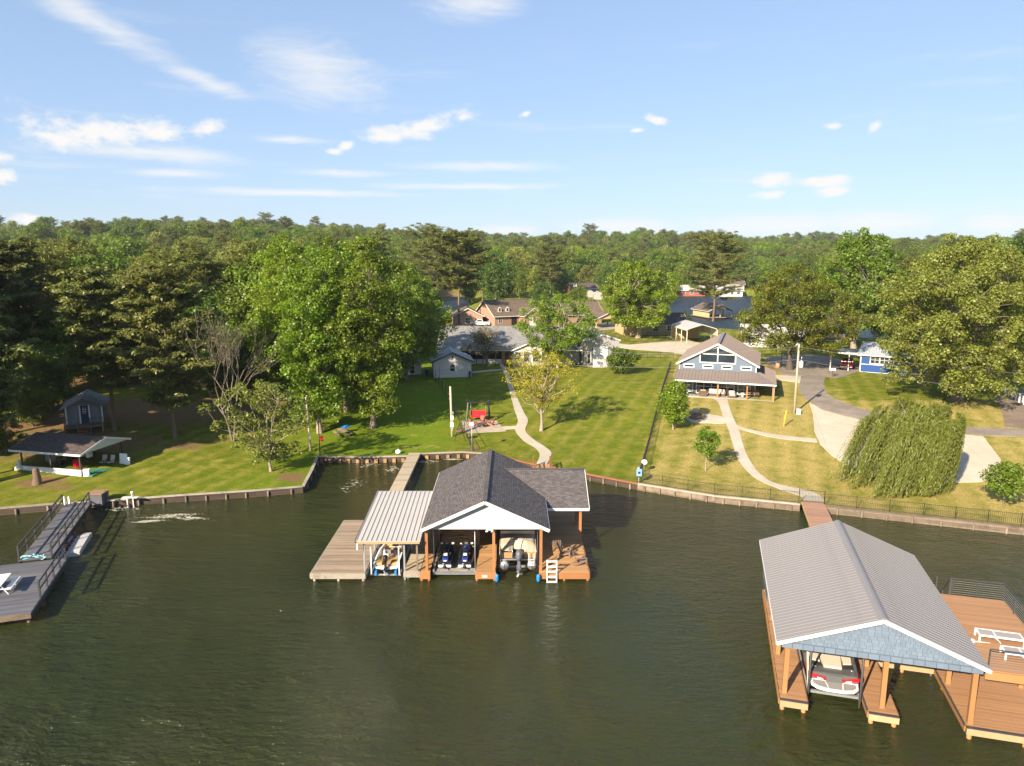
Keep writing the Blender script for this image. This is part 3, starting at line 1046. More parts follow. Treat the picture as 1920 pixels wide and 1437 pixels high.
bx('console', 'grey_vinyl', fb, 0.25, 0.62, -0.5, -0.1, 0.31, 0.80)
outboard(fb, 0.0, -2.22, 0.66, 'black_metal', 0.95)

# ------------------------------------------------------------------ main boathouse
bh = thing('boathouse', 'open boathouse with dark shingled gable roof, white gable and orange posts', 'boathouse', (-1.8, 51.5, 0))
B0 = bh.location
EZ, RZ, XL, XR, XM, Y0, Y1 = 3.86, 5.85, -6.15, 2.52, -1.82, 45.35, 58.1
sl_l = math.hypot(XM - XL, RZ - EZ)
dep = Y1 - Y0
slab(bh, 'roof_slope', 'shingle_slate', Vector((XL, Y1, EZ)) - B0, (0, -1, 0), (XM - XL, 0, RZ - EZ), [(0, 0), (dep, 0), (dep, sl_l), (0, sl_l)], 0.09)
sl_r = math.hypot(XR - XM, RZ - EZ)
slab(bh, 'roof_slope', 'shingle_slate', Vector((XR, Y0, EZ)) - B0, (0, 1, 0), (XM - XR, 0, RZ - EZ), [(0, 0), (dep, 0), (dep, sl_r), (0, sl_r)], 0.09)
MB().bar((XM, Y0, RZ + 0.015), (XM, Y1, RZ + 0.015), 0.30, 0.045).build('ridge_cap', 'shingle_slate', bh, W)
# cross gable over the right deck
CX, CE, CR, CY0, CYM = 5.75, 3.42, 5.25, 50.6, 54.5
cs = math.hypot(CYM - CY0, CR - CE)
xin = lambda z: XM + (RZ - z) / (RZ - EZ) * (XR - XM)         # where the main right slope is at height z
poly = [(0, 0), (CX - 2.25, 0), (CX - 2.25, cs), (xin(CR) - 2.25 - 0.3, cs)]
slab(bh, 'cross_roof_slope', 'shingle_slate', Vector((2.25, CY0, CE)) - B0, (1, 0, 0), (0, CYM - CY0, CR - CE), poly, 0.08)
slab(bh, 'cross_roof_slope', 'shingle_slate', Vector((CX, 2 * CYM - CY0, CE)) - B0, (-1, 0, 0), (0, CY0 - CYM, CR - CE), [(0, 0), (CX - 2.25, 0), (CX - xin(CR) + 0.3, cs), (0, cs)], 0.08)
MB().bar((xin(CR) - 0.2, CYM, CR + 0.015), (CX, CYM, CR + 0.015), 0.26, 0.04).build('ridge_cap', 'shingle_slate', bh, W)
bx('eave_fascia', 'white_paint', bh, 2.55, CX + 0.02, CY0 - 0.05, CY0 + 0.0, CE - 0.22, CE - 0.02, W)
for s_, y_ in ((1, CY0), (-1, 2 * CYM - CY0)):
    MB().bar((CX + 0.03, y_, CE - 0.13), (CX + 0.03, CYM, CR - 0.13), 0.05, 0.2).build('rake_board', 'white_paint', bh, W)
mb = MB(); mb.ext([(CX - 0.15, CY0 + 0.1, CE - 0.18), (CX - 0.15, 2 * CYM - CY0 - 0.1, CE - 0.18), (CX - 0.15, CYM, CR - 0.16)], (0.03, 0, 0)); mb.build('side_gable', 'white_siding', bh, W)
# white gables with lap siding and rake boards
gy = Y0 + 0.42
mb = MB()
lap(mb, (XL + 0.35, gy, EZ - 0.18), (1, 0, 0), (0, 0, 1), [(0, 0), (XR - XL - 0.7, 0), (XR - XL - 0.7, 0.12), (XM - XL - 0.35, RZ - EZ + 0.02), (0, 0.12)], 0.16)
mb.build('gable_siding', 'white_siding', bh, W, kind='stuff')
mb = MB(); mb.ext([(XL + 0.3, Y1 - 0.4, EZ - 0.1), (XR - 0.3, Y1 - 0.4, EZ - 0.1), (XM, Y1 - 0.4, RZ - 0.12)], (0, 0.03, 0)); mb.build('back_gable', 'white_siding', bh, W)
for xe in (XL, XR):
    MB().bar((xe, Y0 - 0.025, EZ - 0.135), (XM, Y0 - 0.025, RZ - 0.135), 0.05, 0.22).build('rake_board', 'white_paint', bh, W)
mb = MB()
for xe in (XL, XR):
    mb.ext([(xe, Y0, EZ - 0.11), (XM, Y0, RZ - 0.11), (XM, Y0, RZ - 0.14), (xe, Y0, EZ - 0.14)], (0, 0.45, 0))
mb.build('soffit', 'white_paint', bh, W)
for xe, sx in ((XL, 1), (XR, -1)):
    bx('eave_fascia', 'white_paint', bh, min(xe, xe - 0.04 * sx), max(xe, xe - 0.04 * sx), Y0 + 0.01, Y1, EZ - 0.22, EZ - 0.03, W)
bx('front_beam', 'stain_orange', bh, XL + 0.35, XR - 0.35, gy + 0.04, gy + 0.16, EZ - 0.22, EZ - 0.17, W)
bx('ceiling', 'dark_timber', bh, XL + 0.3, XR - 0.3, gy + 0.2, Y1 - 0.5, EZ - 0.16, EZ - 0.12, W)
DZ = 0.62
for (x, y) in ((-5.85, 45.95), (-1.25, 45.95), (1.98, 45.95), (-5.85, 51.6), (-1.25, 51.6), (1.98, 51.6), (-5.85, 57.4), (-1.25, 57.4), (1.98, 57.4), (5.15, 50.95), (5.15, 54.5), (5.15, 57.8), (2.3, 57.8)):
    bx('post', 'stain_orange', bh, x - 0.095, x + 0.095, y - 0.095, y + 0.095, DZ, (EZ - 0.2 if x < 3 else CE - 0.12), W)
for (x, y, sx) in ((-1.25, 45.95, -1), (1.98, 45.95, 1), (-5.85, 51.6, 1)):
    MB().bar((x, y + 0.1, EZ - 1.1), (x, y + 1.0, EZ - 0.3), 0.09).build('brace', 'stain_orange', bh, W)
bx('side_beam', 'stain_orange', bh, 5.07, 5.23, CY0 + 0.1, 57.9, CE - 0.40, CE - 0.12, W)
bx('side_beam', 'stain_orange', bh, 2.15, 5.07, CY0 + 0.28, CY0 + 0.4, CE - 0.38, CE - 0.12, W)
for nm, x0, x1, y0, y1, mt in (('decking', -6.28, -5.62, 45.62, 58.0, 'deck_stain'), ('decking', -2.48, -1.12, 45.62, 58.0, 'deck_stain'), ('decking', 1.86, 5.28, 45.62, 58.3, 'deck_stain'), ('decking', -5.62, -2.49, 55.6, 58.0, 'deck_stain'), ('decking', -1.11, 1.85, 55.6, 58.0, 'deck_stain')):
    decking(MB(), x0, x1, y0, y1, DZ).build(nm, mt, bh, W, kind='stuff')
for x0, x1 in ((-6.32, -5.60), (-2.52, -1.08), (1.84, 5.32)):
    bx('fascia', 'stain_orange', bh, x0, x1, 45.54, 45.615, 0.16, 0.60, W)
bx('fascia', 'stain_orange', bh, 5.29, 5.36, 45.62, 58.3, 0.2, 0.58, W)
for x in (-6.2, -5.7, -2.4, -1.2, 1.95, 3.6, 5.2):
    for y in (45.72, 50, 54, 57.8):
        MB().tube([(x, y, -1.6), (x, y, 0.57)], 0.09, 8).build('piling', 'stain_orange', bh, W)
bx('number_plate', 'white_plastic', bh, -2.05, -1.70, 45.52, 45.538, 0.30, 0.46, W, 'small white plate on the middle finger')
# floodlight in the middle of the gable
fl = MB(); fl.box(-1.62, -1.42, gy - 0.12, gy - 0.03, EZ - 0.22, EZ - 0.10); fl.tube([(-1.68, gy - 0.1, EZ - 0.16), (-1.70, gy - 0.28, EZ - 0.26)], [0.05, 0.10], 8); fl.tube([(-1.36, gy - 0.1, EZ - 0.16), (-1.32, gy - 0.28, EZ - 0.26)], [0.05, 0.10], 8)
fl.build('floodlight', 'white_plastic', bh, W)
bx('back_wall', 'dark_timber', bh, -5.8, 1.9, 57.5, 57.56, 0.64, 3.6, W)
# gangway with rails to the shore
gw = thing('gangway', 'reddish timber gangway with railings behind the shingled boathouse', 'gangway', (3.0, 64, 0))
decking(MB(), 2.15, 3.95, 58.35, 71.2, 0.66).build('decking', 'deck_stain', gw, W, kind='stuff')
for x in (2.2, 3.9):
    bx('stringer', 'stain_red', gw, x - 0.04, x + 0.04, 58.4, 71.1, 0.36, 0.615, W)
    for y in (60, 63.5, 67, 70.3):
        bx('post', 'stain_red', gw, x - 0.07, x + 0.07, y - 0.07, y + 0.07, -0.5, 1.75, W)
    for z in (1.25, 1.65):
        bx('rail', 'stain_red', gw, x - 0.03, x + 0.03, 60.1, 70.2, z - 0.05, z + 0.05, W)
    mb = MB()
    y = 60.3
    while y < 70.1:
        mb.box(x - 0.015, x + 0.015, y, y + 0.03, 0.75, 1.60); y += 0.42
    mb.build('balusters', 'charcoal_paint', gw, W, kind='stuff')

# ---- jet-ski lift platform and jet skis
jl = thing('lift_platform', 'pale grey lift platform carrying two jet skis', 'boat lift', (-3.95, 48.3, 0))
decking(MB(), -5.32, -2.62, 46.15, 50.6, 0.42, 0.30, 0.01).build('platform', 'grey_timber', jl, W, kind='stuff')
bx('edge_beam', 'alloy', jl, -5.36, -2.58, 46.05, 46.145, 0.24, 0.43, W)
for x in (-5.42, -2.56):
    bx('side_beam', 'galvanised', jl, x - 0.05, x + 0.05, 46.06, 50.7, 0.26, 0.56, W)
    for y in (46.4, 50.4):
        MB().tube([(x, y, 0.42), (x, y, 3.4)], 0.035, 8).build('guide_post', 'galvanised', jl, W)
for x in (-4.72, -3.32):
    bx('bunk', 'grey_vinyl', jl, x - 0.28, x + 0.28, 46.3, 48.6, 0.43, 0.50, W)
mat('gloss_black', (0.012, 0.012, 0.016), 0.25, 0.1, 3, coat=0.5)
mat('gloss_navy', (0.012, 0.018, 0.06), 0.25, 0.1, 3, coat=0.5)
mat('royal_blue', (0.03, 0.07, 0.30), 0.3, 0.1, 3, coat=0.5)


def jet_ski(x, y, z, label):
    o = thing('jet_ski', label, 'jet ski', (x, y, z), 0, 'jet skis on the lift platform')
    secs = []
    for yy, w, b, t_ in ((-1.55, 0.50, 0.14, 0.40), (-1.0, 0.56, 0.06, 0.46), (0.0, 0.60, 0.0, 0.52), (0.9, 0.50, 0.06, 0.60), (1.4, 0.30, 0.2, 0.62), (1.72, 0.07, 0.42, 0.60)):
        secs.append([(-w, yy, t_ - 0.12), (-w * 0.75, yy, b + 0.1), (0, yy, b), (w * 0.75, yy, b + 0.1), (w, yy, t_ - 0.12), (w * 0.72, yy, t_), (0, yy, t_ + 0.03), (-w * 0.72, yy, t_)])
    h = MB(); h.tint = 0; h.loft(secs, True, True); h.build('hull', 'gloss_black', o)
    secs = []
    for yy, w, z0_, z1_ in ((-1.25, 0.17, 0.42, 0.66), (-0.7, 0.20, 0.45, 0.78), (0.0, 0.19, 0.5, 0.74), (0.35, 0.17, 0.5, 0.80)):
        secs.append([(-w * 1.2, yy, z0_), (w * 1.2, yy, z0_), (w, yy, z1_ - 0.05), (w * 0.6, yy, z1_), (-w * 0.6, yy, z1_), (-w, yy, z1_ - 0.05)])
    h = MB(); h.tint = 0; h.loft(secs, True, True); h.build('seat', 'gloss_navy', o)
    h = MB(); h.tint = 0
    h.loft([[(-w, yy, z0_), (w, yy, z0_), (w * 0.8, yy, z1_), (-w * 0.8, yy, z1_)] for yy, w, z0_, z1_ in ((-1.32, 0.22, 0.40, 0.60), (-0.95, 0.24, 0.42, 0.70))], True)
    h.build('rear_grip', 'royal_blue', o)
    h = MB(); h.box(-0.13, 0.13, -0.98, -0.72, 0.725, 0.80); h.build('seat_badge', 'white_plastic', o)
    h = MB(); h.box(-0.10, 0.10, -1.345, -1.322, 0.44, 0.52); h.build('badge', 'white_plastic', o)
    secs = [[(-w, yy, 0.50), (w, yy, 0.50), (w * 0.5, yy, z1_), (-w * 0.5, yy, z1_)] for yy, w, z1_ in ((0.3, 0.28, 0.78), (0.55, 0.36, 0.98), (1.0, 0.30, 0.80), (1.5, 0.12, 0.64))]
    h = MB(); h.tint = 0; h.loft(secs, True, True); h.build('front_hood', 'gloss_navy', o)
    h = MB(); h.tube([(-0.36, 0.34, 0.98), (-0.12, 0.46, 0.96), (0.12, 0.46, 0.96), (0.36, 0.34, 0.98)], 0.025, 6); h.build('handlebar', 'black_metal', o)
    for sx in (-1, 1):
        MB().cbox((sx * 0.40, 0.62, 0.97), (0.16, 0.08, 0.10), 0.2 * sx).build('mirror', 'white_plastic', o)
    MB().cbox((0, 0.5, 1.02), (0.22, 0.16, 0.08), 0, 0.4).build('display', 'alloy', o)
    h = MB(); h.box(-0.44, 0.44, -1.66, -1.56, 0.16, 0.30); h.build('rear_step', 'white_plastic', o)
    h = MB(); h.tube([(0, -1.70, 0.2), (0, -1.54, 0.2)], 0.13, 10); h.build('jet_nozzle', 'black_metal', o)
    for sx in (-1, 1):
        h = MB(); h.box(sx * 0.36 - 0.09, sx * 0.36 + 0.09, -1.62, -1.0, 0.36, 0.43); h.build('foot_well', 'black_rubber', o)
    return o


jet_ski(-4.68, 48.0, 0.50, 'dark navy jet ski, left one of the pair under the shingled boathouse')
jet_ski(-3.30, 48.0, 0.50, 'dark navy jet ski, right one of the pair under the shingled boathouse')

# ---- pontoon boat
pb = thing('pontoon_boat', 'pontoon boat with tan cover and grey outboard on a lift', 'boat', (0.42, 49.3, 0.42))
mat('tan_canvas', (0.50, 0.41, 0.30), 0.9, 0.1, 2, 0.3, 6)
mat('brown_panel', (0.40, 0.22, 0.11), 0.5, 0.08, 2)
for sx in (-1, 1):
    mb = MB(); mb.tint = 0
    mb.tube([(sx * 0.95, -2.95, 0.33), (sx * 0.95, -2.9, 0.33), (sx * 0.95, 2.4, 0.33), (sx * 0.95, 3.0, 0.42), (sx * 0.95, 3.3, 0.55)], [0.29, 0.31, 0.31, 0.22, 0.04], 16)
    p_ = mb.build('pontoon_tube', 'alloy', pb)
    MB().bar((sx * 0.95, -2.98, 0.12), (sx * 0.95, -2.98, 0.52), 0.03, 0.03).build('end_seam', 'charcoal_paint', p_)
bx('deck', 'alloy', pb, -1.27, 1.27, -2.75, 3.0, 0.66, 0.74)
for sx in (-1, 1):
    bx('side_panel', 'tan_vinyl', pb, sx * 1.25 - 0.02, sx * 1.25 + 0.02, -2.6, 2.9, 0.75, 1.38)
for x0, x1 in ((-1.23, -0.42), (0.5, 1.23)):
    bx('rear_panel', 'brown_panel', pb, x0, x1, -2.62, -2.58, 0.78, 1.18)
bx('front_panel', 'tan_vinyl', pb, -1.23, 1.23, 2.86, 2.9, 0.75, 1.38)
for x in (-1.25, -0.40, 0.48, 1.25):
    MB().tube([(x, -2.63, 0.74), (x, -2.63, 1.42)], 0.022, 6).build('fence_post', 'alloy', pb)
# sagging cover, two lobes with a gap for the motor well
cv = MB(); cv.tint = 0
nx, ny = 15, 21
vs, fs = [], []
rr_ = random.Random(8)
for j in range(ny):
    for i in range(nx):
        u = i / (nx - 1) * 2 - 1; t_ = j / (ny - 1)
        y = -2.62 + t_ * 5.5
        x = u * 1.30
        z = 1.44 + 0.16 * math.cos(u * 1.5) + 0.10 * math.sin(t_ * 9 + u * 2) * (1 - abs(u)) + rr_.uniform(-0.025, 0.025)
        if t_ < 0.16:
            z = 1.22 + t_ * 1.8 + 0.06 * math.sin(u * 7) + (0.02 if abs(u) > 0.4 else -0.12)
            if abs(u - 0.03) < 0.32:
                y = -1.75 + t_ * 0.5
                z = 1.05 + t_ * 2.0
        if abs(u) > 0.93:
            z -= 0.22
        vs.append((x, y, z))
for j in range(ny - 1):
    for i in range(nx - 1):
        a = j * nx + i
        fs.append((a, a + 1, a + 1 + nx, a + nx))
cv._add(vs, fs, True)
cv.build('canvas_cover', 'tan_canvas', pb)
bx('rolled_top', 'tan_canvas', pb, -1.22, 1.22, -0.7, -0.45, 1.80, 2.0)
MB().tube([(0.03, -2.0, 1.0), (0.03, -2.0, 1.95)], 0.03, 6).build('support_pole', 'white_plastic', pb)
for sx in (-1, 1):
    MB().tube([(sx * 1.2, -0.2, 1.35), (sx * 1.2, -0.55, 1.9)], 0.02, 6).build('top_frame', 'alloy', pb)
MB().cbox((0.03, -2.35, 0.80), (0.8, 0.75, 0.10)).build('motor_well', 'charcoal_paint', pb)
mat('motor_grey', (0.13, 0.14, 0.17), 0.3, 0.06, 3, coat=0.4)
outboard(pb, 0.05, -3.05, 0.86, 'motor_grey', 1.25, 'alloy')
ld = MB()
for x in (0.75, 1.12):
    ld.tube([(x, -3.0, 0.30), (x, -2.85, 1.25)], 0.02, 6)
for z in (0.40, 0.60, 0.80):
    ld.box(0.75, 1.12, -3.02, -2.92, z, z + 0.03)
ld.build('boarding_ladder', 'white_plastic', pb)
rp = MB(); rp.tube([(0.0, -2.6, 1.25), (0.2, -2.75, 1.05), (0.35, -2.8, 0.8), (0.42, -2.8, 0.76)], 0.018, 5)
mat('green_rope', (0.08, 0.32, 0.12), 0.9, 0.2, 9)
rp.build('mooring_rope', 'green_rope', pb)
for sx in (-1, 1):
    for yy in (-2.6, 2.6):
        pass
pl = thing('boat_lift', 'steel boat lift posts and rails round the pontoon boat', 'boat lift', (0.42, 49, 0))
for x in (-1.02, 1.76):
    MB().tube([(x, 46.2, -1.5), (x, 46.2, 3.5)], 0.05, 8).build('guide_post', 'black_metal', pl, W)
    MB().tube([(x, 52.0, -1.5), (x, 52.0, 3.5)], 0.05, 8).build('guide_post', 'black_metal', pl, W)
    bx('rail', 'galvanised', pl, x - 0.04, x + 0.04, 46.26, 51.94, 0.28, 0.40, W)
for y in (47.2, 51.0):
    bx('cradle', 'galvanised', pl, -0.97, 1.71, y - 0.07, y + 0.07, 0.28, 0.40, W)

# ---- small things on the right deck
fd = []
for i, (x, lb) in enumerate(((-1.03, 'blue dock bumper on the middle finger left of the pontoon boat'), (1.80, 'blue dock bumper right of the pontoon boat'))):
    mb = MB(); mb.tint = 0
    mb.lathe((0, 0, 0), [(0.04, -0.28), (0.10, -0.24), (0.13, -0.14), (0.13, 0.14), (0.10, 0.24), (0.04, 0.28)], 12)
    o = mb.build('dock_bumper', 'blue_plastic')
    o.location = (x, 45.40, 0.30)
    tag(o, lb, 'bumper', 'dock bumpers')
lt = thing('swim_ladder', 'white swim ladder standing at the front of the right deck', 'ladder', (2.72, 45.5, 0))
for x in (2.40, 3.04):
    MB().bar((x, 45.36, -0.05), (x, 45.56, 1.55), 0.07, 0.09).build('rail', 'white_plastic', lt, W)
for z in (0.05, 0.40, 0.75, 1.10, 1.45):
    MB().cbox((2.72, 45.36 + z * 0.125, z), (0.58, 0.16, 0.06)).build('step', 'white_plastic', lt, W)
mat('brown_plastic', (0.20, 0.135, 0.10), 0.6, 0.12, 3)


def adirondack(name, label, x, y, z, rz, m, group=None, s=1.0):
    o = thing(name, label, 'chair', (x, y, z), rz, group)
    o.scale = (s, s, s)
    for sx in (-1, 1):
        MB().bar((sx * 0.27, -0.42, 0.0), (sx * 0.27, -0.42, 0.55), 0.05, 0.10).build('leg', m, o)
        MB().bar((sx * 0.25, -0.4, 0.34), (sx * 0.25, 0.5, 0.02), 0.04, 0.10).build('leg', m, o)
        MB().cbox((sx * 0.33, -0.08, 0.57), (0.13, 0.75, 0.03)).build('armrest', m, o)
    for k in range(5):
        MB().cbox((0, -0.36 + k * 0.12, 0.36 - k * 0.035), (0.52, 0.10, 0.025), 0, -0.28).build('seat_slat', m, o)
    for k in range(5):
        h = 0.78 + 0.08 * (1 - abs(k - 2) / 2)
        a = Vector((-0.22 + k * 0.11, 0.18, 0.22)); b = a + Vector(((k - 2) * 0.02, 0.42 * h, 0.95 * h))
        MB().bar(a, b, 0.10, 0.022, (0, 1, 0)).build('back_slat', m, o)
    return o


adirondack('deck_chair', 'brown slatted chair at the shade line on the right deck', 3.35, 49.5, DZ, R(170), 'brown_plastic', 'brown chairs on the right deck', 1.0)
adirondack('deck_chair', 'brown slatted chair turned sideways in the middle of the right deck', 3.75, 48.3, DZ, R(80), 'brown_plastic', 'brown chairs on the right deck', 1.0)
adirondack('deck_chair', 'brown slatted chair at the right front corner of the right deck', 4.75, 46.9, DZ, R(100), 'brown_plastic', 'brown chairs on the right deck', 1.0)

# ------------------------------------------------------------------ right boathouse (own frame: u along the front, v into the shore)
RO = Vector((13.16, 31.57, 0)); RA = R(-15.5)
rb = thing('boathouse', 'boathouse with taupe ribbed metal roof, blue shake gable and amber posts', 'boathouse', RO, RA)
UL, UR, UM, V0, V1, ez, rz_ = -0.42, 8.52, 4.08, -0.62, 12.05, 3.92, 5.70
s1_ = math.hypot(UM - UL, rz_ - ez)
s2_ = math.hypot(UR - UM, rz_ - ez)
dp = V1 - V0
metal_slope(rb, 'roof_slope', 'metal_roof_taupe', (UL, V1, ez), (0, -1, 0), (UM - UL, 0, rz_ - ez), [(0, 0), (dp, 0), (dp, s1_), (0, s1_)], 0.305, 0.022, 0.05, 0.045)
metal_slope(rb, 'roof_slope', 'metal_roof_taupe', (UR, V0, ez), (0, 1, 0), (UM - UR, 0, rz_ - ez), [(0, 0), (dp, 0), (dp, s2_), (0, s2_)], 0.305, 0.022, 0.05, 0.045)
mb = MB(); mb.tint = 0
mb.ext([(UM - 0.24, V0 - 0.01, rz_ - 0.045), (UM - 0.06, V0 - 0.01, rz_ + 0.055), (UM + 0.06, V0 - 0.01, rz_ + 0.055), (UM + 0.24, V0 - 0.01, rz_ - 0.045), (UM, V0 - 0.01, rz_ + 0.02)], (0, dp + 0.02, 0))
mb.build('ridge_cap', 'metal_roof_ridge', rb)
for ue in (UL, UR):
    MB().bar((ue, V0 - 0.03, ez - 0.085), (UM, V0 - 0.03, rz_ - 0.085), 0.05, 0.17).build('rake_board', 'white_paint', rb)
    MB().bar((ue, V1 + 0.03, ez - 0.085), (UM, V1 + 0.03, rz_ - 0.085), 0.05, 0.17).build('rake_board', 'white_paint', rb)
for ue in (UL - 0.015, UR + 0.015):
    MB().box(ue - 0.014, ue + 0.014, V0, V1, ez - 0.16, ez - 0.03).build('eave_trim', 'white_paint', rb)
# gable of single shakes
mat('shake_blue', (0.138, 0.180, 0.238), 0.75, 0.10, 1.5, 0.2, 20, stretch=(3, 3, 0.6))
mat('blue_board', (0.085, 0.115, 0.155), 0.75, 0.1, 1.5)
gv = V0 + 0.16
gb = MB(); gb.ext([(UL + 0.25, gv + 0.02, ez - 0.34), (UR - 0.25, gv + 0.02, ez - 0.34), (UR - 0.25, gv + 0.02, ez + 0.0), (UM, gv + 0.02, rz_ - 0.09), (UL + 0.25, gv + 0.02, ez + 0.0)], (0, 0.04, 0))
gable = gb.build('gable', 'blue_board', rb)
tri = [(UL + 0.25, ez - 0.02), (UR - 0.25, ez - 0.02), (UM, rz_ - 0.10)]
v = ez - 0.02
rr_ = random.Random(3)
while v < rz_ - 0.1:
    row = 0.165
    strip = clip(tri, 1, v + 0.012, v + row)
    if len(strip) >= 3:
        u = min(p[0] for p in strip); ue = max(p[0] for p in strip)
        while u < ue - 0.03:
            w = rr_.choice((0.17, 0.22, 0.27, 0.32))
            c = clip(strip, 0, u + 0.008, min(u + w, ue) - 0.008)
            if len(c) >= 3 and area2(c) > 0.004:
                th = rr_.uniform(0.018, 0.034)
                dv = rr_.uniform(-0.012, 0.012)
                n = len(c)
                fr = [(p[0], gv + 0.018 - th * (1 - 0.6 * (p[1] - v) / row), p[1] + (dv if p[1] < v + 0.01 else 0)) for p in c]
                bk = [(p[0], gv + 0.019, p[1]) for p in c]
                k = MB()
                k._add(fr + bk, [tuple(range(n)), tuple(reversed(range(n, 2 * n)))] + [(i, (i + 1) % n, (i + 1) % n + n, i + n) for i in range(n)])
                k.build('shake', 'shake_blue', gable)
            u += w
    v += row
u = UL + 0.27
while u < UR - 0.45:                                     # lower band of square blocks
    mb = MB(); mb.box(u, u + 0.44, gv - 0.015, gv + 0.018, ez - 0.33, ez - 0.06); mb.build('band_block', 'shake_blue', gable)
    u += 0.47
# side wall panel at the back left
bx('side_panel', 'blue_board', rb, -0.12, -0.06, 8.2, 11.9, 1.6, ez - 0.1)
bx('back_gable', 'blue_board', rb, UL + 0.3, UR - 0.3, 11.7, 11.75, ez - 0.3, ez - 0.08)
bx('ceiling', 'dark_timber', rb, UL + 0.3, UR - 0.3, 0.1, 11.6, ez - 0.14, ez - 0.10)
dz = 0.62
for (a, b) in ((0.22, 0.55), (0.22, 4.2), (0.22, 8), (0.22, 11.6), (4.62, 0.55), (4.62, 4.2), (4.62, 8), (4.62, 11.6), (8.28, 0.35), (8.28, 3.6), (8.28, 7.6), (8.28, 11.6)):
    bx('post', 'stain_amber', rb, a - 0.11, a + 0.11, b - 0.11, b + 0.11, dz, ez - 0.33)
for a in (0.22, 4.62, 8.28):
    bx('beam', 'stain_amber', rb, a - 0.07, a + 0.07, 0.2, 11.8, ez - 0.33, ez - 0.14)
for x0, x1, y0, y1 in ((0.0, 1.24, 0.0, 12.0), (3.97, 5.24, 0.0, 12.0), (5.25, 8.09, 5.05, 12.0), (8.1, 14.2, 0.05, 12.0), (1.25, 3.96, 9.6, 12.0)):
    decking(MB(), x0, x1, y0, y1, dz, 0.14, 0.008).build('decking', 'deck_amber', rb, kind='stuff')
for x0, x1, y in ((0.0, 1.24, -0.08), (3.97, 5.24, -0.08), (8.1, 14.2, -0.03), (5.26, 8.05, 4.96)):
    bx('fascia', 'fresh_timber', rb, x0 - 0.02, x1 + 0.02, y - 0.03, y + 0.07, 0.26, 0.585)
    bx('edge_strip', 'charcoal_paint', rb, x0 - 0.02, x1 + 0.02, y - 0.05, y + 0.10, 0.586, 0.64)
for x, y0, y1 in ((-0.05, 0, 12), (1.27, 0, 9.6), (3.94, 0, 9.6), (5.27, 0, 5.0), (8.06, 0.1, 5.0)):
    bx('fascia', 'stain_amber', rb, x - 0.025, x + 0.025, y0 + 0.05, y1, 0.28, 0.58)
bx('edge_strip', 'charcoal_paint', rb, 8.0, 8.05, 0.1, 5.0, 0.586, 0.65)
bx('edge_strip', 'charcoal_paint', rb, 3.88, 3.93, 0.1, 9.5, 0.586, 0.65)
for x in (0.12, 1.1, 4.1, 5.1, 6.6, 8.25, 10.5, 13):
    for y in ((0.12, 4, 8, 11.8) if x != 6.6 else (5.2, 8.5, 11.8)):
        MB().tube([(x, y, -1.6), (x, y, 0.575)], 0.11, 8).build('piling', 'stain_amber', rb)
# upper sun deck with stair and cable railing
uz = 3.42
decking(MB(), 8.62, 11.95, 0.30, 8.05, uz, 0.14, 0.008).build('upper_decking', 'deck_amber', rb, kind='stuff')
bx('upper_fascia', 'stain_amber', rb, 8.62, 12.0, 0.20, 0.285, uz - 0.42, uz - 0.03)
bx('upper_fascia', 'stain_amber', rb, 11.97, 12.05, 0.30, 8.05, uz - 0.42, uz - 0.03)
for y in (2.2, 4.2, 6.2, 7.9):
    bx('joist_beam', 'stain_amber', rb, 8.64, 11.9, y, y + 0.1, uz - 0.36, uz - 0.06)
for (a, b) in ((11.7, 0.5), (11.7, 4.2), (11.7, 7.8)):
    bx('post', 'stain_amber', rb, a - 0.1, a + 0.1, b - 0.1, b + 0.1, dz, uz - 0.05)
rail = []


def cable_rail(parent, pts, z0, h, posts):
    for i in range(len(pts) - 1):
        a, b = Vector(pts[i]), Vector(pts[i + 1])
        MB().bar(a + Vector((0, 0, z0 + h)), b + Vector((0, 0, z0 + h)), 0.05, 0.04).build('top_rail', 'charcoal_paint', parent)
        mb = MB()
        for k in range(1, 8):
            zz = Vector((0, 0, z0 + h * k / 8.2))
            mb.bar(a + zz, b + zz, 0.009)
        mb.build('cables', 'galvanised', parent, kind='stuff')
        n = posts[i]
        for k in range(n + 1):
            p = a.lerp(b, k / n)
            if i and k == 0:
                continue
            MB().bar(p + Vector((0, 0, z0)), p + Vector((0, 0, z0 + h)), 0.05).build('rail_post', 'charcoal_paint', parent)


cable_rail(rb, [(9.35, 8.0, 0), (11.9, 8.0, 0), (11.9, 0.35, 0), (8.75, 0.35, 0)], uz, 1.0, [2, 5, 2])
for k in range(9):                                       # stair going down at the back
    bx('stair_tread', 'charcoal_paint', rb, 8.65, 9.3, 8.1 + k * 0.24, 8.36 + k * 0.24, uz - 0.3 - k * 0.27, uz - 0.25 - k * 0.27)
for a in (8.66, 9.32):
    MB().bar((a, 8.05, uz + 0.95), (a, 10.2, uz - 1.4), 0.05, 0.04).build('stair_rail', 'charcoal_paint', rb)
    MB().bar((a, 8.07, uz), (a, 8.07, uz + 1.0), 0.05).build('rail_post', 'charcoal_paint', rb)
    MB().bar((a, 9.1, uz - 1.1), (a, 9.1, uz - 0.1), 0.05).build('rail_post', 'charcoal_paint', rb)

# bridge to the shore
br_ = thing('footbridge', 'reddish plank footbridge from the fenced gate to the metal-roofed boathouse', 'footbridge', RO, RA)
decking(MB(), 4.38, 6.22, 12.03, 30.6, 0.68, 0.14, 0.01).build('decking', 'deck_rose', br_, kind='stuff')
for a in (4.38, 6.22):
    bx('stringer', 'fresh_timber', br_, a - 0.04, a + 0.04, 12.05, 30.4, 0.40, 0.635)
for b in (15, 19, 23, 27):
    for a in (4.6, 6.0):
        MB().tube([(a, b, -1.6), (a, b, 0.6)], 0.1, 8).build('piling', 'stain_amber', br_)


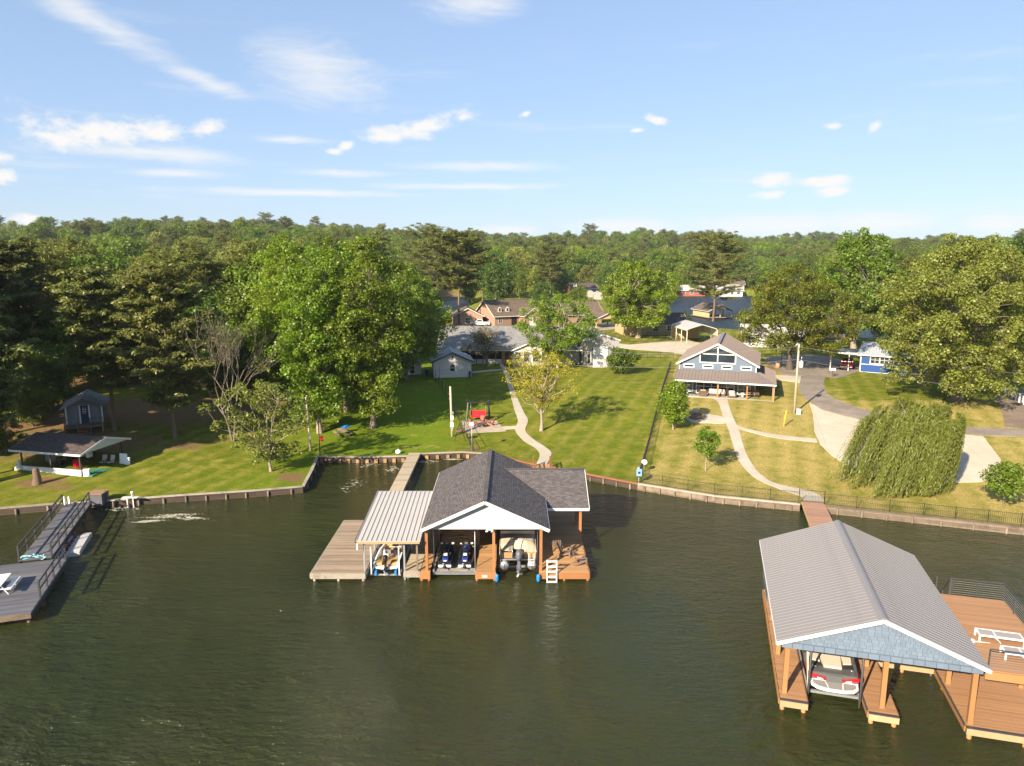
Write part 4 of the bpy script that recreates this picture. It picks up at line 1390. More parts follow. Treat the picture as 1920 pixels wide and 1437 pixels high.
def to_w(a, b, z=0.0):
    c, s = math.cos(RA), math.sin(RA)
    return Vector((RO.x + a * c - b * s, RO.y + a * s + b * c, z))


# loungers on the upper deck
mat('mesh_taupe', (0.30, 0.26, 0.235), 0.8, 0.08, 6)


def lounger(a, b, label):
    w = to_w(a, b, uz + 0.005)
    o = thing('sun_lounger', label, 'sun lounger', w, RA + R(-1), 'white sun loungers on the upper deck')
    for y in (-0.32, 0.32):
        bx('side_rail', 'white_plastic', o, -0.97, 0.97, y - 0.035, y + 0.035, 0.30, 0.37)
    for x in (-0.94, 0.94):
        bx('end_rail', 'white_plastic', o, x - 0.03, x + 0.03, -0.285, 0.285, 0.30, 0.37)
        for y in (-0.32, 0.32):
            bx('leg', 'white_plastic', o, x - 0.035, x + 0.035, y - 0.035, y + 0.035, 0, 0.30)
    bx('sling', 'mesh_taupe', o, -0.22, 0.90, -0.282, 0.282, 0.335, 0.355)
    bx('back_sling', 'mesh_taupe', o, -0.90, -0.26, -0.282, 0.282, 0.340, 0.365)
    bx('cross_rail', 'white_plastic', o, -0.265, -0.215, -0.285, 0.285, 0.30, 0.372)
    MB().bar((-0.25, -0.28, 0.30), (0.0, -0.28, 0.02), 0.025).build('prop', 'white_plastic', o)
    MB().bar((-0.32, -0.28, 0.30), (-0.05, -0.28, 0.10), 0.025).build('prop', 'white_plastic', o)
    return o


lounger(10.15, 3.25, 'white sun lounger on the upper deck, the one farther from the water')
lounger(10.75, 1.75, 'white sun lounger on the upper deck, partly behind the front railing')
o = MB(); o.lathe((0, 0, 0), [(0.10, 0), (0.13, 0.05), (0.12, 0.12), (0.05, 0.18)], 10); o.tube([(0.1, 0, 0.06), (0.35, -0.02, 0.04), (0.8, -0.12, 0.04)], 0.02, 5)
o = o.build('deck_lamp', 'white_plastic')
o.location = to_w(8.85, 2.75, uz + 0.004)
tag(o, 'small white lamp lying on the upper deck between the loungers', 'lamp')

# ---- wake boat on its lift
wl = thing('boat_lift', 'pale steel boat lift under the wake boat', 'boat lift', RO, RA)
for a in (1.42, 3.80):
    for b in (1.2, 6.2):
        MB().tube([(a, b, -1.5), (a, b, 3.4)], 0.06, 8).build('guide_post', 'charcoal_paint', wl)
    bx('rail', 'galvanised', wl, a - 0.05, a + 0.05, 1.25, 6.15, 0.34, 0.46)
for b in (1.5, 5.6):
    bx('cradle', 'galvanised', wl, 1.47, 3.75, b - 0.07, b + 0.07, 0.30, 0.42)
MB().bar((1.42, 1.2, 0.4), (1.42, 3.2, 3.3), 0.08).build('brace', 'tan_vinyl', wl)
MB().tube([(3.86, 1.4, 0.3), (3.86, 1.4, 1.3)], 0.05, 8).build('guide_cap', 'white_plastic', wl)
MB().tube([(5.4, 5.2, -1.2), (5.4, 5.2, 1.6)], 0.05, 8).build('guide_post', 'alloy', wl)
MB().tube([(8.0, 5.2, -1.2), (8.0, 5.2, 1.6)], 0.05, 8).build('guide_post', 'alloy', wl)

wb = thing('wake_boat', 'white and grey wake boat with red tail accents and wide swim platform', 'boat', to_w(2.62, 1.55, 0.42), RA)
mat('gel_white', (0.80, 0.79, 0.77), 0.25, 0.03, 2, coat=0.4)
mat('gel_grey', (0.105, 0.105, 0.108), 0.35, 0.06, 2, coat=0.3)
mat('gel_dark', (0.035, 0.035, 0.037), 0.4, 0.06, 2)
mat('gel_red', (0.55, 0.012, 0.018), 0.3, 0.06, 2, coat=0.4)
mat('cream_vinyl', (0.60, 0.52, 0.41), 0.6, 0.05, 3)
mat('foam_grey', (0.27, 0.265, 0.26), 0.85, 0.08, 3)
secs = []
hull_s = ((0.0, 1.12, 0.10, 0.95), (1.5, 1.22, 0.05, 1.0), (3.2, 1.22, 0.05, 1.06), (4.6, 1.05, 0.12, 1.14), (5.6, 0.72, 0.28, 1.2), (6.2, 0.3, 0.5, 1.24))
for y, w, b, t_ in hull_s:
    secs.append([(-w, y, t_ - 0.35), (-w * 0.88, y, b + 0.18), (0, y, b), (w * 0.88, y, b + 0.18), (w, y, t_ - 0.35)])
mb = MB(); mb.tint = 0; mb.loft(secs, True, False); mb.build('hull', 'gel_white', wb)
secs = []
for y, w, b, t_ in hull_s:
    secs.append([(-w - 0.005, y + 0.002, t_ - 0.36), (w + 0.005, y + 0.002, t_ - 0.36), (w, y, t_ - 0.06), (w * 0.92, y, t_), (-w * 0.92, y, t_), (-w, y, t_ - 0.06)])
mb = MB(); mb.tint = 0; mb.loft(secs, True, False); mb.build('topsides', 'gel_grey', wb)
# cockpit: cream sun pad / engine hatch, seats, windscreen
def pad(nm, m_, pts, z0, z1):
    return MB().prism(pts, z0, z1).build(nm, m_, wb)
pad('engine_hatch', 'cream_vinyl', [(-0.42, 0.55), (0.42, 0.55), (0.52, 1.75), (-0.52, 1.75)], 0.97, 1.08)
pad('sun_pad', 'cream_vinyl', [(-0.95, 1.05), (-0.56, 0.95), (-0.545, 1.75), (-1.02, 1.75)], 0.98, 1.07)
pad('sun_pad', 'cream_vinyl', [(0.56, 0.95), (0.95, 1.05), (1.02, 1.75), (0.545, 1.75)], 0.98, 1.07)
pad('side_cushion', 'gel_dark', [(-0.98, 0.62), (-0.46, 0.56), (-0.56, 0.92), (-0.98, 1.02)], 0.965, 1.03)
pad('side_cushion', 'gel_dark', [(0.46, 0.56), (0.98, 0.62), (0.98, 1.02), (0.56, 0.92)], 0.965, 1.03)
pad('transom_deck', 'gel_grey', [(-1.05, 0.02), (1.05, 0.02), (1.02, 0.52), (-1.02, 0.52)], 0.955, 0.985)
pad('cockpit_floor', 'gel_dark', [(-0.9, 1.8), (0.9, 1.8), (0.88, 4.3), (-0.88, 4.3)], 1.04, 1.075)
pad('walkway', 'foam_grey', [(-0.22, 1.80), (0.22, 1.80), (0.22, 3.6), (-0.22, 3.6)], 1.076, 1.10)
pad('seat', 'cream_vinyl', [(-1.05, 1.8), (-0.72, 1.8), (-0.70, 3.6), (-1.05, 3.6)], 1.076, 1.28)
pad('seat', 'cream_vinyl', [(0.72, 1.8), (1.05, 1.8), (1.05, 3.2), (0.70, 3.2)], 1.076, 1.28)
pad('rear_bench', 'gel_dark', [(-0.7, 1.78), (0.7, 1.78), (0.68, 2.0), (-0.68, 2.0)], 1.076, 1.17)
pad('bow_deck', 'gel_grey', [(-0.75, 4.6), (0.75, 4.6), (0.3, 6.0), (-0.3, 6.0)], 1.16, 1.22)
MB().cbox((0, 3.95, 1.45), (1.7, 0.05, 0.5), 0, -0.5).build('windscreen', 'window_glass', wb)
for sx in (-1, 1):
    MB().ext([(sx * 1.14, -0.03, 0.74), (sx * 0.36, -0.10, 0.62), (sx * 0.42, -0.10, 0.80), (sx * 1.15, -0.03, 0.92)], (0, 0.05, 0)).build('tail_accent', 'gel_red', wb)
    MB().ext([(sx * 0.78, -0.105, 0.70), (sx * 0.50, -0.125, 0.68), (sx * 0.54, -0.125, 0.74), (sx * 0.80, -0.105, 0.77)], (0, 0.02, 0)).build('badge', 'gel_white', wb)
    MB().ext([(sx * 1.20, 0.0, 0.66), (sx * 1.235, 1.1, 0.70), (sx * 1.235, 1.1, 0.80), (sx * 1.19, 0.0, 0.90)], (sx * 0.01, 0, 0)).build('side_accent', 'gel_red', wb)
    MB().tube([(sx * 0.9, 0.3, 0.98), (sx * 0.9, 0.3, 1.12), (sx * 0.78, 0.3, 1.12)], 0.025, 6).build('grab_rail', 'alloy', wb)
MB().ext([(-0.34, -0.09, 0.58), (0.34, -0.09, 0.58), (0.40, -0.06, 0.93), (-0.40, -0.06, 0.93)], (0, 0.05, 0)).build('transom_panel', 'gel_grey', wb)
plat = [(-1.12, 0.05), (1.12, 0.05), (1.08, -0.35), (0.85, -0.62), (0.4, -0.74), (-0.4, -0.74), (-0.85, -0.62), (-1.08, -0.35)]
sp = MB().prism(plat, 0.44, 0.56).build('swim_platform', 'gel_white', wb)
for pts_ in ([(-1.0, -0.02), (-0.45, -0.02), (-0.40, -0.30), (-0.36, -0.66), (-0.78, -0.54), (-0.98, -0.32)], [(0.45, -0.02), (1.0, -0.02), (0.98, -0.32), (0.78, -0.54), (0.36, -0.66), (0.40, -0.30)], [(-0.40, -0.02), (0.40, -0.02), (0.33, -0.32), (0.30, -0.66), (-0.30, -0.66), (-0.33, -0.32)]):
    MB().prism(pts_, 0.561, 0.575).build('foam_pad', 'foam_grey', sp)

# ------------------------------------------------------------------ seawalls
def seawall(label, i0, i1, cap, face, post, step, capw=0.3, blocks=False):
    seg = SHORE[i0:i1 + 1]
    mid = seg[len(seg) // 2]
    o = thing('seawall', label, 'seawall', (mid[0], mid[1], 0))
    for k in range(len(seg) - 1):
        a = Vector((seg[k][0], seg[k][1], 0)); b = Vector((seg[k + 1][0], seg[k + 1][1], 0))
        d = (b - a).normalized(); n = Vector((d.y, -d.x, 0))
        L = (b - a).length
        for z0, z1, of in ((-0.7, 0.12, 0.075), (0.135, 0.40, 0.07), (0.415, WALL_Z - 0.06, 0.075)):
            mb = MB(); mb.bar(a + n * of + Vector((0, 0, (z0 + z1) / 2)), b + n * of + Vector((0, 0, (z0 + z1) / 2)), 0.09, z1 - z0)
            mb.build('wall_board', face, o, True)
        nb = max(1, int(L / 4.5))
        for j in range(nb):
            p = a.lerp(b, j / nb) + d * 0.01; q_ = a.lerp(b, (j + 1) / nb) - d * 0.01
            off = n * RNG.uniform(-0.03, 0.03)
            mb = MB(); mb.bar(p + off + Vector((0, 0, WALL_Z - 0.01)), q_ + off + Vector((0, 0, WALL_Z - 0.01)), capw, 0.09)
            mb.build('cap_board', cap, o, True)
        m_ = max(1, int(L / step))
        for j in range(m_):
            p = a.lerp(b, (j + 0.5) / m_) + n * 0.20
            mb = MB()
            if blocks:
                mb.cbox((p.x, p.y, 0.05), (0.34, 0.2, 0.7), math.atan2(d.y, d.x))
            else:
                mb.tube([(p.x, p.y, -0.9), (p.x, p.y, WALL_Z - 0.06 + RNG.uniform(-0.12, 0))], 0.09, 6)
            mb.build('piling', post, o, True)
    return o


mat('concrete_cap', (0.42, 0.36, 0.28), 0.9, 0.2, 1.2, 0.3, 12, dirt=(0.2, 0.15, 0.1), dirt_amt=0.5)
mat('lit_block', (0.33, 0.19, 0.09), 0.85, 0.3, 1.5, 0.3, 12)
seawall('weathered timber seawall along the left lawn', 0, 8, 'grey_timber', 'dark_timber', 'old_timber', 1.7)
seawall('short timber seawall returning inland beside the low leafy tree', 8, 10, 'grey_timber', 'dark_timber', 'old_timber', 2.0)
seawall('pale-capped seawall with orange blocks at the head of the cove', 10, 15, 'grey_timber', 'dark_timber', 'lit_block', 0.95, 0.34, True)
seawall('red-brown timber seawall behind the shingled boathouse', 15, 20, 'stain_red', 'dark_timber', 'old_timber', 1.2)
seawall('seawall with pale concrete cap below the iron fence', 20, 22, 'concrete_cap', 'old_timber', 'old_timber', 1.3)
seawall('dark timber seawall below the fence on the right', 23, 27, 'old_timber', 'old_timber', 'old_timber', 1.9)

# ------------------------------------------------------------------ iron fences


def iron_fence(label, pts, h=1.15, step=2.4, picket=0.16, m='black_metal', name='iron_fence', rails=(0.12, 0.98), z=None, lift=0.0, thick=0.05):
    o = thing(name, label, 'fence', (pts[0][0], pts[0][1], 0))
    for i in range(len(pts) - 1):
        a = Vector((pts[i][0], pts[i][1], 0)); b = Vector((pts[i + 1][0], pts[i + 1][1], 0))
        L = (b - a).length
        n = max(1, round(L / step))
        P_ = []
        for k in range(n + 1):
            p = a.lerp(b, k / n); p.z = (hz(p.x, p.y) if z is None else z) + lift
            P_.append(p)
            if k < n or i == len(pts) - 2:
                MB().bar(p - Vector((0, 0, 0.3)), p + Vector((0, 0, h + 0.08)), thick).build('post', m, o, True)
        for k in range(n):
            for f in rails:
                MB().bar(P_[k] + Vector((0, 0, h * f)), P_[k + 1] + Vector((0, 0, h * f)), 0.03, 0.035).build('rail', m, o, True)
            if picket:
                mb = MB()
                c = max(1, int((P_[k + 1] - P_[k]).length / picket))
                for j in range(1, c):
                    p = P_[k].lerp(P_[k + 1], j / c)
                    mb.bar(p + Vector((0, 0, h * rails[0])), p + Vector((0, 0, h)), 0.016)
                mb.build('pickets', m, o, True, kind='stuff')
    return o


mat('bronze_metal', (0.05, 0.042, 0.036), 0.5, 0.1, 3)
off = lambda p, k=0.30: (p[0], p[1] + k)
iron_fence('bronze iron fence on the seawall between the blue box and the gangway gate', [off(SHORE[20]), off(SHORE[21]), off(SHORE[22], 0.28)], 1.05, 2.35, 0.13, 'bronze_metal', z=WALL_Z - 0.03)
iron_fence('bronze iron fence on the seawall right of the gangway gate', [off(SHORE[23]), off(SHORE[24]), off(SHORE[25]), off(SHORE[26])], 1.05, 2.35, 0.13, 'bronze_metal', z=WALL_Z - 0.03)
iron_fence('bronze iron gate across the head of the footbridge', [off(SHORE[22], 0.30), off(SHORE[23], 0.30)], 1.12, 2.4, 0.12, 'bronze_metal', name='iron_gate', z=WALL_Z + 0.1)
f1 = Gp(1199, 900); f2 = Gp(1226, 800); f3 = Gp(1257, 690)
iron_fence('black iron fence climbing the lawn between the green and the straw grass', [f1[:2], f2[:2], f3[:2]], 1.15, 2.4, 0.2)
iron_fence('black iron fence along the upper drive behind the lawn', [Gp(1190, 672)[:2], Gp(1262, 672)[:2]], 1.1, 2.4, 0.3)
iron_fence('black iron fence in front of the tree with the pale forked trunk', [Gp(1105, 622)[:2], Gp(1180, 642)[:2], Gp(1287, 641)[:2]], 1.2, 2.6, 0.3)
iron_fence('thin black fence climbing from the cove to the white shed', [Gp(887, 846)[:2], Gp(866, 800)[:2], Gp(836, 740)[:2], Gp(806, 704)[:2]], 1.3, 2.8, 0.0, rails=(0.1, 0.5, 0.95), thick=0.06)
# white vinyl fence at the right edge
iron_fence('white vinyl rail fence at the right edge beside the gravel lane', [Gp(1878, 735)[:2], Gp(1925, 764)[:2], Gp(1960, 785)[:2]], 1.1, 1.6, 0.0, 'white_plastic', 'rail_fence', (0.35, 0.65, 0.95), thick=0.14)

# ------------------------------------------------------------------ dark dock at the left edge
dk = thing('fishing_dock', 'dark slate-painted dock and railed gangway at the left edge', 'dock', (-27, 50, 0))
A0 = P(58, 1148, 0.75); B0_ = P(125, 1048, 0.75)            # right edge of the platform, front to back
A1 = P(0, 1152, 0.75); C0 = P(50, 1045, 0.75)
ax = (B0_ - A0).normalized()                                # along the dock, to the shore
dk_rot = math.atan2(ax.y, ax.x) - R(90)
dk.location = (A0.x, A0.y, 0)
dk.rotation_euler = (0, 0, dk_rot)
Lp = (B0_ - A0).length
wl_ = lambda px, py, z: Matrix.Rotation(-dk_rot, 3, 'Z') @ (P(px, py, z) - dk.location)
c_left = wl_(50, 1040, 0.75)
pw = -5.1                                                    # platform left edge (local x)
decking(MB(), pw, 0.0, 0.0, Lp + 0.2, 0.75).build('decking', 'deck_slate', dk, kind='stuff')
bx('fascia', 'old_timber', dk, pw, 0.0, -0.07, 0.0, 0.38, 0.72)
bx('fascia', 'charcoal_paint', dk, 0.005, 0.07, 0.0, Lp + 0.2, 0.38, 0.72)
# gangway
g1 = wl_(50, 1040, 0.75); g2 = wl_(108, 1033, 0.75); g3 = wl_(182, 940, 0.9)
gx0, gx1 = g1.x, g2.x
print('GANG', g1, g2, g3, Lp, wl_(165, 940, 0.9))
gwid = 2.0
ge = max(g3.y, Lp + 10)
decking(MB(), g2.x - gwid, g2.x, Lp + 0.22, ge, 0.90).build('decking', 'deck_slate', dk, kind='stuff')
for a in (g2.x - gwid, g2.x):
    bx('stringer', 'charcoal_paint', dk, a - 0.03, a + 0.03, Lp + 0.25, ge - 0.05, 0.5, 0.855)
    n = 6
    for k in range(n + 1):
        y = Lp + 0.4 + (ge - Lp - 1.0) * k / n
        bx('rail_post', 'charcoal_paint', dk, a - 0.05, a + 0.05, y - 0.05, y + 0.05, 0.3, 1.95)
    for z in (1.45, 1.93):
        MB().bar((a, Lp + 0.4, z), (a, ge - 0.6, z), 0.06, 0.10).build('rail', 'charcoal_paint', dk)
n = 4
for k in range(n + 1):
    y = 2.0 + (Lp - 2.1) * k / n
    bx('rail_post', 'charcoal_paint', dk, -0.08, 0.02, y - 0.05, y + 0.05, 0.6, 1.8)
for z in (1.3, 1.78):
    MB().bar((-0.03, 2.0, z), (-0.03, Lp - 0.1, z), 0.06, 0.10).build('rail', 'charcoal_paint', dk)
for x in (pw + 0.3, -2.5, -0.25):
    for y in (0.3, Lp / 2, Lp - 0.2):
        MB().tube([(x, y, -1.6), (x, y, 0.7)], 0.11, 8).build('piling', 'old_timber', dk)
for y in (Lp + 3, Lp + 6.5, Lp + 10):
    for x in (g2.x - gwid + 0.2, g2.x - 0.2):
        MB().tube([(x, y, -1.6), (x, y, 0.84)], 0.11, 8).build('piling', 'old_timber', dk)

# towel
tw = MB(); tw.tint = 0
rr_ = random.Random(2)
vs, fs = [], []
for j in range(9):
    for i in range(13):
        u = i / 12; v_ = j / 8
        vs.append((u * 1.5 - 0.75 + 0.15 * math.sin(v_ * 5), v_ * 0.75 - 0.35 + 0.25 * math.sin(u * 4), 0.05 + 0.10 * abs(math.sin(u * 7 + v_ * 4)) + rr_.uniform(0, 0.05)))
for j in range(8):
    for i in range(12):
        a = j * 13 + i
        fs.append((a, a + 1, a + 14, a + 13))
tw._add(vs, fs, True)
mat('towel_aqua', (0.30, 0.66, 0.68), 0.95, 0.25, 5)
o = tw.build('towel', 'towel_aqua')
p = P(63, 1049, 0.75); o.location = (p.x, p.y, 0.755); o.rotation_euler = (0, 0, dk_rot)
tag(o, 'crumpled pale turquoise towel on the dark dock', 'towel')

# white picnic table on the dock
pt = thing('picnic_table', 'white picnic table at the left edge on the dark dock', 'picnic table', (0, 0, 0))
p = P(2, 1108, 0.75); pt.location = (p.x, p.y, 0.755); pt.rotation_euler = (0, 0, dk_rot + R(90))
for k in range(4):
    bx('top_board', 'white_plastic', pt, -0.95, 0.95, -0.37 + k * 0.19, -0.19 + k * 0.19, 0.70, 0.74)
for y in (-0.72, 0.72):
    bx('bench', 'white_plastic', pt, -0.95, 0.95, y - 0.14, y + 0.14, 0.41, 0.45)
for x in (-0.7, 0.7):
    for sy in (-1, 1):
        MB().bar((x, sy * 0.62, 0.0), (x, sy * 0.2, 0.70), 0.06, 0.05).build('leg', 'white_plastic', pt)
    bx('cross_bar', 'white_plastic', pt, x - 0.03, x + 0.03, -0.8, 0.8, 0.36, 0.405)

# floating jet-ski port
fp = thing('floating_port', 'grey plastic floating jet-ski port moored beside the dark dock', 'float', (0, 0, 0))
p = P(132, 1022, 0.2); fp.location = (p.x, p.y, 0); fp.rotation_euler = (0, 0, dk_rot)
mat('float_grey', (0.34, 0.34, 0.345), 0.6, 0.1, 3)
mat('float_pale', (0.47, 0.45, 0.42), 0.6, 0.1, 3)
secs = []
for y, zt in ((-2.0, 0.30), (-1.6, 0.36), (1.2, 0.42), (2.0, 0.30)):
    secs.append([(-1.05, y, -0.15), (1.05, y, -0.15), (1.05, y, zt), (0.45, y, zt + 0.03), (0.25, y, zt - 0.16), (-0.25, y, zt - 0.16), (-0.45, y, zt + 0.03), (-1.05, y, zt)])
mb = MB(); mb.tint = 0; mb.loft(secs, True); mb.build('float_body', 'float_pale', fp)
for sx in (-0.75,):
    bx('ramp_pad', 'float_grey', fp, sx - 0.27, sx + 0.27, -1.5, 1.7, 0.36, 0.47)
for k in range(7):
    y = -1.2 + k * 0.42
    MB().tube([(-0.12, y, 0.27), (0.12, y, 0.27)], 0.09, 8).build('roller', 'red_paint' if k % 2 else 'black_rubber', fp)

# storage bench where the gangway meets the shore, posts, cleaning table
sb = thing('storage_box', 'dark timber storage box where the dark gangway meets the shore', 'box', (0, 0, 0))
p = P(178, 941, 0.65); sb.location = (p.x, p.y, 0.62)
p0 = P(164, 944, 0.62) - sb.location; p1 = P(190, 944, 0.62) - sb.location
bx('box', 'deck_slate', sb, p0.x, p1.x, -0.2, 0.9, -0.3, 0.75)
bx('lid', 'deck_rose', sb, p0.x - 0.04, p1.x + 0.04, -0.25, 0.95, 0.752, 0.81)
MB().bar((p1.x + 0.09, 0.3, -0.3), (p1.x + 0.09, 0.3, 0.95), 0.08).build('post', 'charcoal_paint', sb)
for i, px_ in enumerate((122, 131)):
    p = P(px_, 950, 0.4)
    o = MB(); o.tint = 0; o.tube([(0, 0, -0.8), (0, 0, 0.85)], 0.09, 8); o.lathe((0, 0, 0.85), [(0.11, 0), (0.11, 0.06), (0.03, 0.12)], 8)
    o = o.build('mooring_post', 'white_paint'); o.location = (p.x, p.y, 0.35)
    tag(o, ('white mooring post left of the dark gangway, the left one', 'white mooring post left of the dark gangway, the right one')[i], 'post')
ct = thing('fish_cleaning_table', 'pale fish cleaning table with white pump on the left seawall', 'table', (0, 0, 0))
p = P(245, 938, 0.65); ct.location = (p.x, p.y, 0.1); ct.scale = (0.8, 0.8, 0.75)
bx('table_top', 'white_paint', ct, -0.85, 0.85, -0.25, 0.2, 1.05, 1.11)
for x in (-0.35, 0.3):
    bx('leg', 'white_paint', ct, x - 0.05, x + 0.05, -0.1, 0.0, -0.6, 1.05)
mb = MB(); mb.tint = 0; mb.lathe((0.2, 0.05, 1.11), [(0.10, 0), (0.10, 0.4), (0.14, 0.42), (0.16, 0.62), (0.06, 0.7)], 10); mb.build('pump', 'white_plastic', ct)

# ------------------------------------------------------------------ open pavilion on the left lawn
pv = thing('pavilion', 'open-sided pavilion with low brown shingle roof and white knee wall', 'pavilion', (0, 0, 0))
c1 = Gp(40, 880); c2 = Gp(153, 893)                         # front foot left / right
pang = math.atan2(c2.y - c1.y, c2.x - c1.x)
pv.location = (c1.x, c1.y, min(c1.z, c2.z)); pv.rotation_euler = (0, 0, pang)
plw = lambda v: Matrix.Rotation(-pang, 3, 'Z') @ (Vector(v) - pv.location)
pw_ = (Vector((c2.x, c2.y, 0)) - Vector((c1.x, c1.y, 0))).length
pd = 5.6
ph_ = 2.35
pitch = 0.95
sl = math.hypot(pd / 2 + 0.5, pitch)
x0_, x1_ = -0.7, pw_ + 0.6
slab(pv, 'roof_slope', 'shingle_umber', (x0_, -0.5, ph_), (1, 0, 0), (0, pd / 2 + 0.5, pitch), [(0, 0), (x1_ - x0_, 0), (x1_ - x0_, sl), (0, sl)], 0.08)
slab(pv, 'roof_slope', 'shingle_umber', (x1_, pd + 0.5, ph_), (-1, 0, 0), (0, -pd / 2 - 0.5, pitch), [(0, 0), (x1_ - x0_, 0), (x1_ - x0_, sl), (0, sl)], 0.08)
bx('eave_fascia', 'white_paint', pv, x0_, x1_, -0.55, -0.505, ph_ - 0.22, ph_ - 0.02)
bx('eave_fascia', 'white_paint', pv, x0_, x1_, pd + 0.505, pd + 0.55, ph_ - 0.22, ph_ - 0.02)
for x in (x0_ - 0.03, x1_ + 0.03):
    for y in (-0.5, pd + 0.5):
        MB().bar((x, y, ph_ - 0.12), (x, pd / 2, ph_ + pitch - 0.12), 0.05, 0.2).build('rake_board', 'white_paint', pv)
mb = MB(); mb.ext([(x1_ - 0.1, -0.4, ph_ - 0.1), (x1_ - 0.1, pd + 0.4, ph_ - 0.1), (x1_ - 0.1, pd / 2, ph_ + pitch - 0.1)], (0.03, 0, 0)); mb.build('gable', 'white_siding', pv)
mb = MB(); mb.ext([(x0_ + 0.1, -0.4, ph_ - 0.1), (x0_ + 0.1, pd + 0.4, ph_ - 0.1), (x0_ + 0.1, pd / 2, ph_ + pitch - 0.1)], (0.03, 0, 0)); mb.build('gable', 'white_siding', pv)
for x in (0.1, pw_ / 2, pw_ - 0.1):
    for y in (0.1, pd - 0.1):
        bx('post', 'charcoal_paint', pv, x - 0.06, x + 0.06, y - 0.06, y + 0.06, -0.3, ph_ - 0.05)
bx('knee_wall', 'white_paint', pv, -0.05, pw_ + 0.05, -0.12, 0.0, -0.4, 0.62)
mat('turf_carpet', (0.05, 0.22, 0.11), 0.95, 0.2, 4)
bx('carpet', 'turf_carpet', pv, 0.05, pw_ + 1.2, 0.05, pd, -0.35, 0.12)
PVW = lambda x, y, z=0.12: tuple((pv.location + Matrix.Rotation(pang, 3, 'Z') @ Vector((x, y, 0)))[:2]) + (pv.location.z + z,)
mat('wicker_dark', (0.06, 0.045, 0.035), 0.8, 0.3, 5)
mat('pale_cloth', (0.45, 0.41, 0.36), 0.9, 0.2, 5)


def lawn_chair(label, loc, rz, frame_m, cloth_m, group=None, name='lawn_chair'):
    o = thing(name, label, 'chair', loc, rz, group)
    for sx in (-0.26, 0.26):
        MB().bar((sx, -0.26, 0), (sx, -0.26, 0.60), 0.04).build('leg', frame_m, o)
        MB().bar((sx, 0.30, 0), (sx, 0.24, 0.60), 0.04).build('leg', frame_m, o)
        MB().cbox((sx, 0, 0.61), (0.06, 0.6, 0.03)).build('armrest', frame_m, o)
    MB().cbox((0, 0, 0.40), (0.50, 0.52, 0.06), 0, -0.06).build('seat', cloth_m, o)
    MB().cbox((0, 0.30, 0.74), (0.50, 0.05, 0.66), 0, -0.28).build('backrest', cloth_m, o)
    return o


lawn_chair('dark chair with pale cushion at the open end of the pavilion, left of its neighbour', PVW(pw_ - 0.3, 3.1), pang + 0.1, 'black_metal', 'pale_cloth', 'chairs in the pavilion')
lawn_chair('dark chair with pale cushion at the open end of the pavilion, right of its neighbour', PVW(pw_ + 0.5, 3.2), pang - 0.1, 'black_metal', 'pale_cloth', 'chairs in the pavilion')
lawn_chair('dark wicker chair in the middle of the pavilion', PVW(pw_ * 0.42, 1.5), pang + 0.5, 'black_metal', 'wicker_dark', 'chairs in the pavilion')
lawn_chair('tan armchair tipped near the left end of the pavilion', PVW(pw_ * 0.27, 3.0), pang + 2.6, 'tan_vinyl', 'tan_vinyl', 'chairs in the pavilion')
lawn_chair('low bright red chair behind the white knee wall of the pavilion', PVW(pw_ * 0.80, 1.1), pang + 1.2, 'red_paint', 'red_fabric', 'chairs in the pavilion')
o = MB(); o.tint = 0
o.tube([(0, 0, 0), (0, 0.75, 0)], [0.62, 0.62], 18)
for y in (0.2, 0.55):
    o.tube([(0, y - 0.02, 0), (0, y + 0.02, 0)], [0.65, 0.65], 18)
mat('rusty_drum', (0.30, 0.25, 0.22), 0.7, 0.4, 2, dirt=(0.2, 0.08, 0.03), dirt_amt=0.8)
o = o.build('drum', 'rusty_drum'); o.location = PVW(pw_ * 0.18, 2.3, 0.78); o.rotation_euler = (0, 0, pang + 0.2)
tag(o, 'round rusty drum lying on its side in the pavilion', 'drum')
t_ = thing('work_table', 'cluttered dark work table in the middle of the pavilion', 'table', PVW(pw_ * 0.6, 3.3), pang)
bx('table_top', 'wicker_dark', t_, -1.1, 1.1, -0.4, 0.4, 0.70, 0.76)
for x in (-1, 1):
    for y in (-0.33, 0.33):
        bx('leg', 'black_metal', t_, x - 0.03, x + 0.03, y - 0.03, y + 0.03, 0, 0.70)
for i, (dx, dy, w, d, h, m_, nm, lb) in enumerate(((-0.7, 0, 0.5, 0.4, 0.4, 'pale_cloth', 'carton', 'pale carton on the left end of the pavilion work table'), (0.05, 0.05, 0.45, 0.35, 0.3, 'brown_panel', 'carton', 'brown carton on the middle of the pavilion work table'), (0.75, 0, 0.4, 0.45, 0.45, 'white_plastic', 'carton', 'white carton on the right end of the pavilion work table'))):
    mb = MB(); mb.box(-w / 2, w / 2, -d / 2, d / 2, 0, h); mb.box(-w / 2 - 0.02, w / 2 + 0.02, -0.02, 0.02, h, h + 0.03)
    o = mb.build(nm, m_); o.location = PVW(pw_ * 0.6 + dx, 3.3 + dy, 0.12 + 0.762); o.rotation_euler = (0, 0, pang)
    tag(o, lb, 'carton')
for i, (x, y, w, h, lb) in enumerate(((pw_ + 1.35, 4.0, 0.8, 1.05, 'tall white and blue panel leaning at the right end of the pavilion'), (pw_ + 1.9, 3.9, 0.55, 0.75, 'short white panel at the right end of the pavilion'))):
    mb = MB(); mb.cbox((0, 0, h / 2), (w, 0.14, h), 0, -0.12); mb.cbox((0, -0.09, h / 2), (w * 0.86, 0.03, h * 0.86), 0, -0.12)
    o = mb.build('white_panel', 'white_plastic'); q0 = PVW(x, y, 0); o.location = (q0[0], q0[1], hz(q0[0], q0[1])); o.rotation_euler = (0, 0, pang)
    tag(o, lb, 'panel')
p = Gp(163, 893)
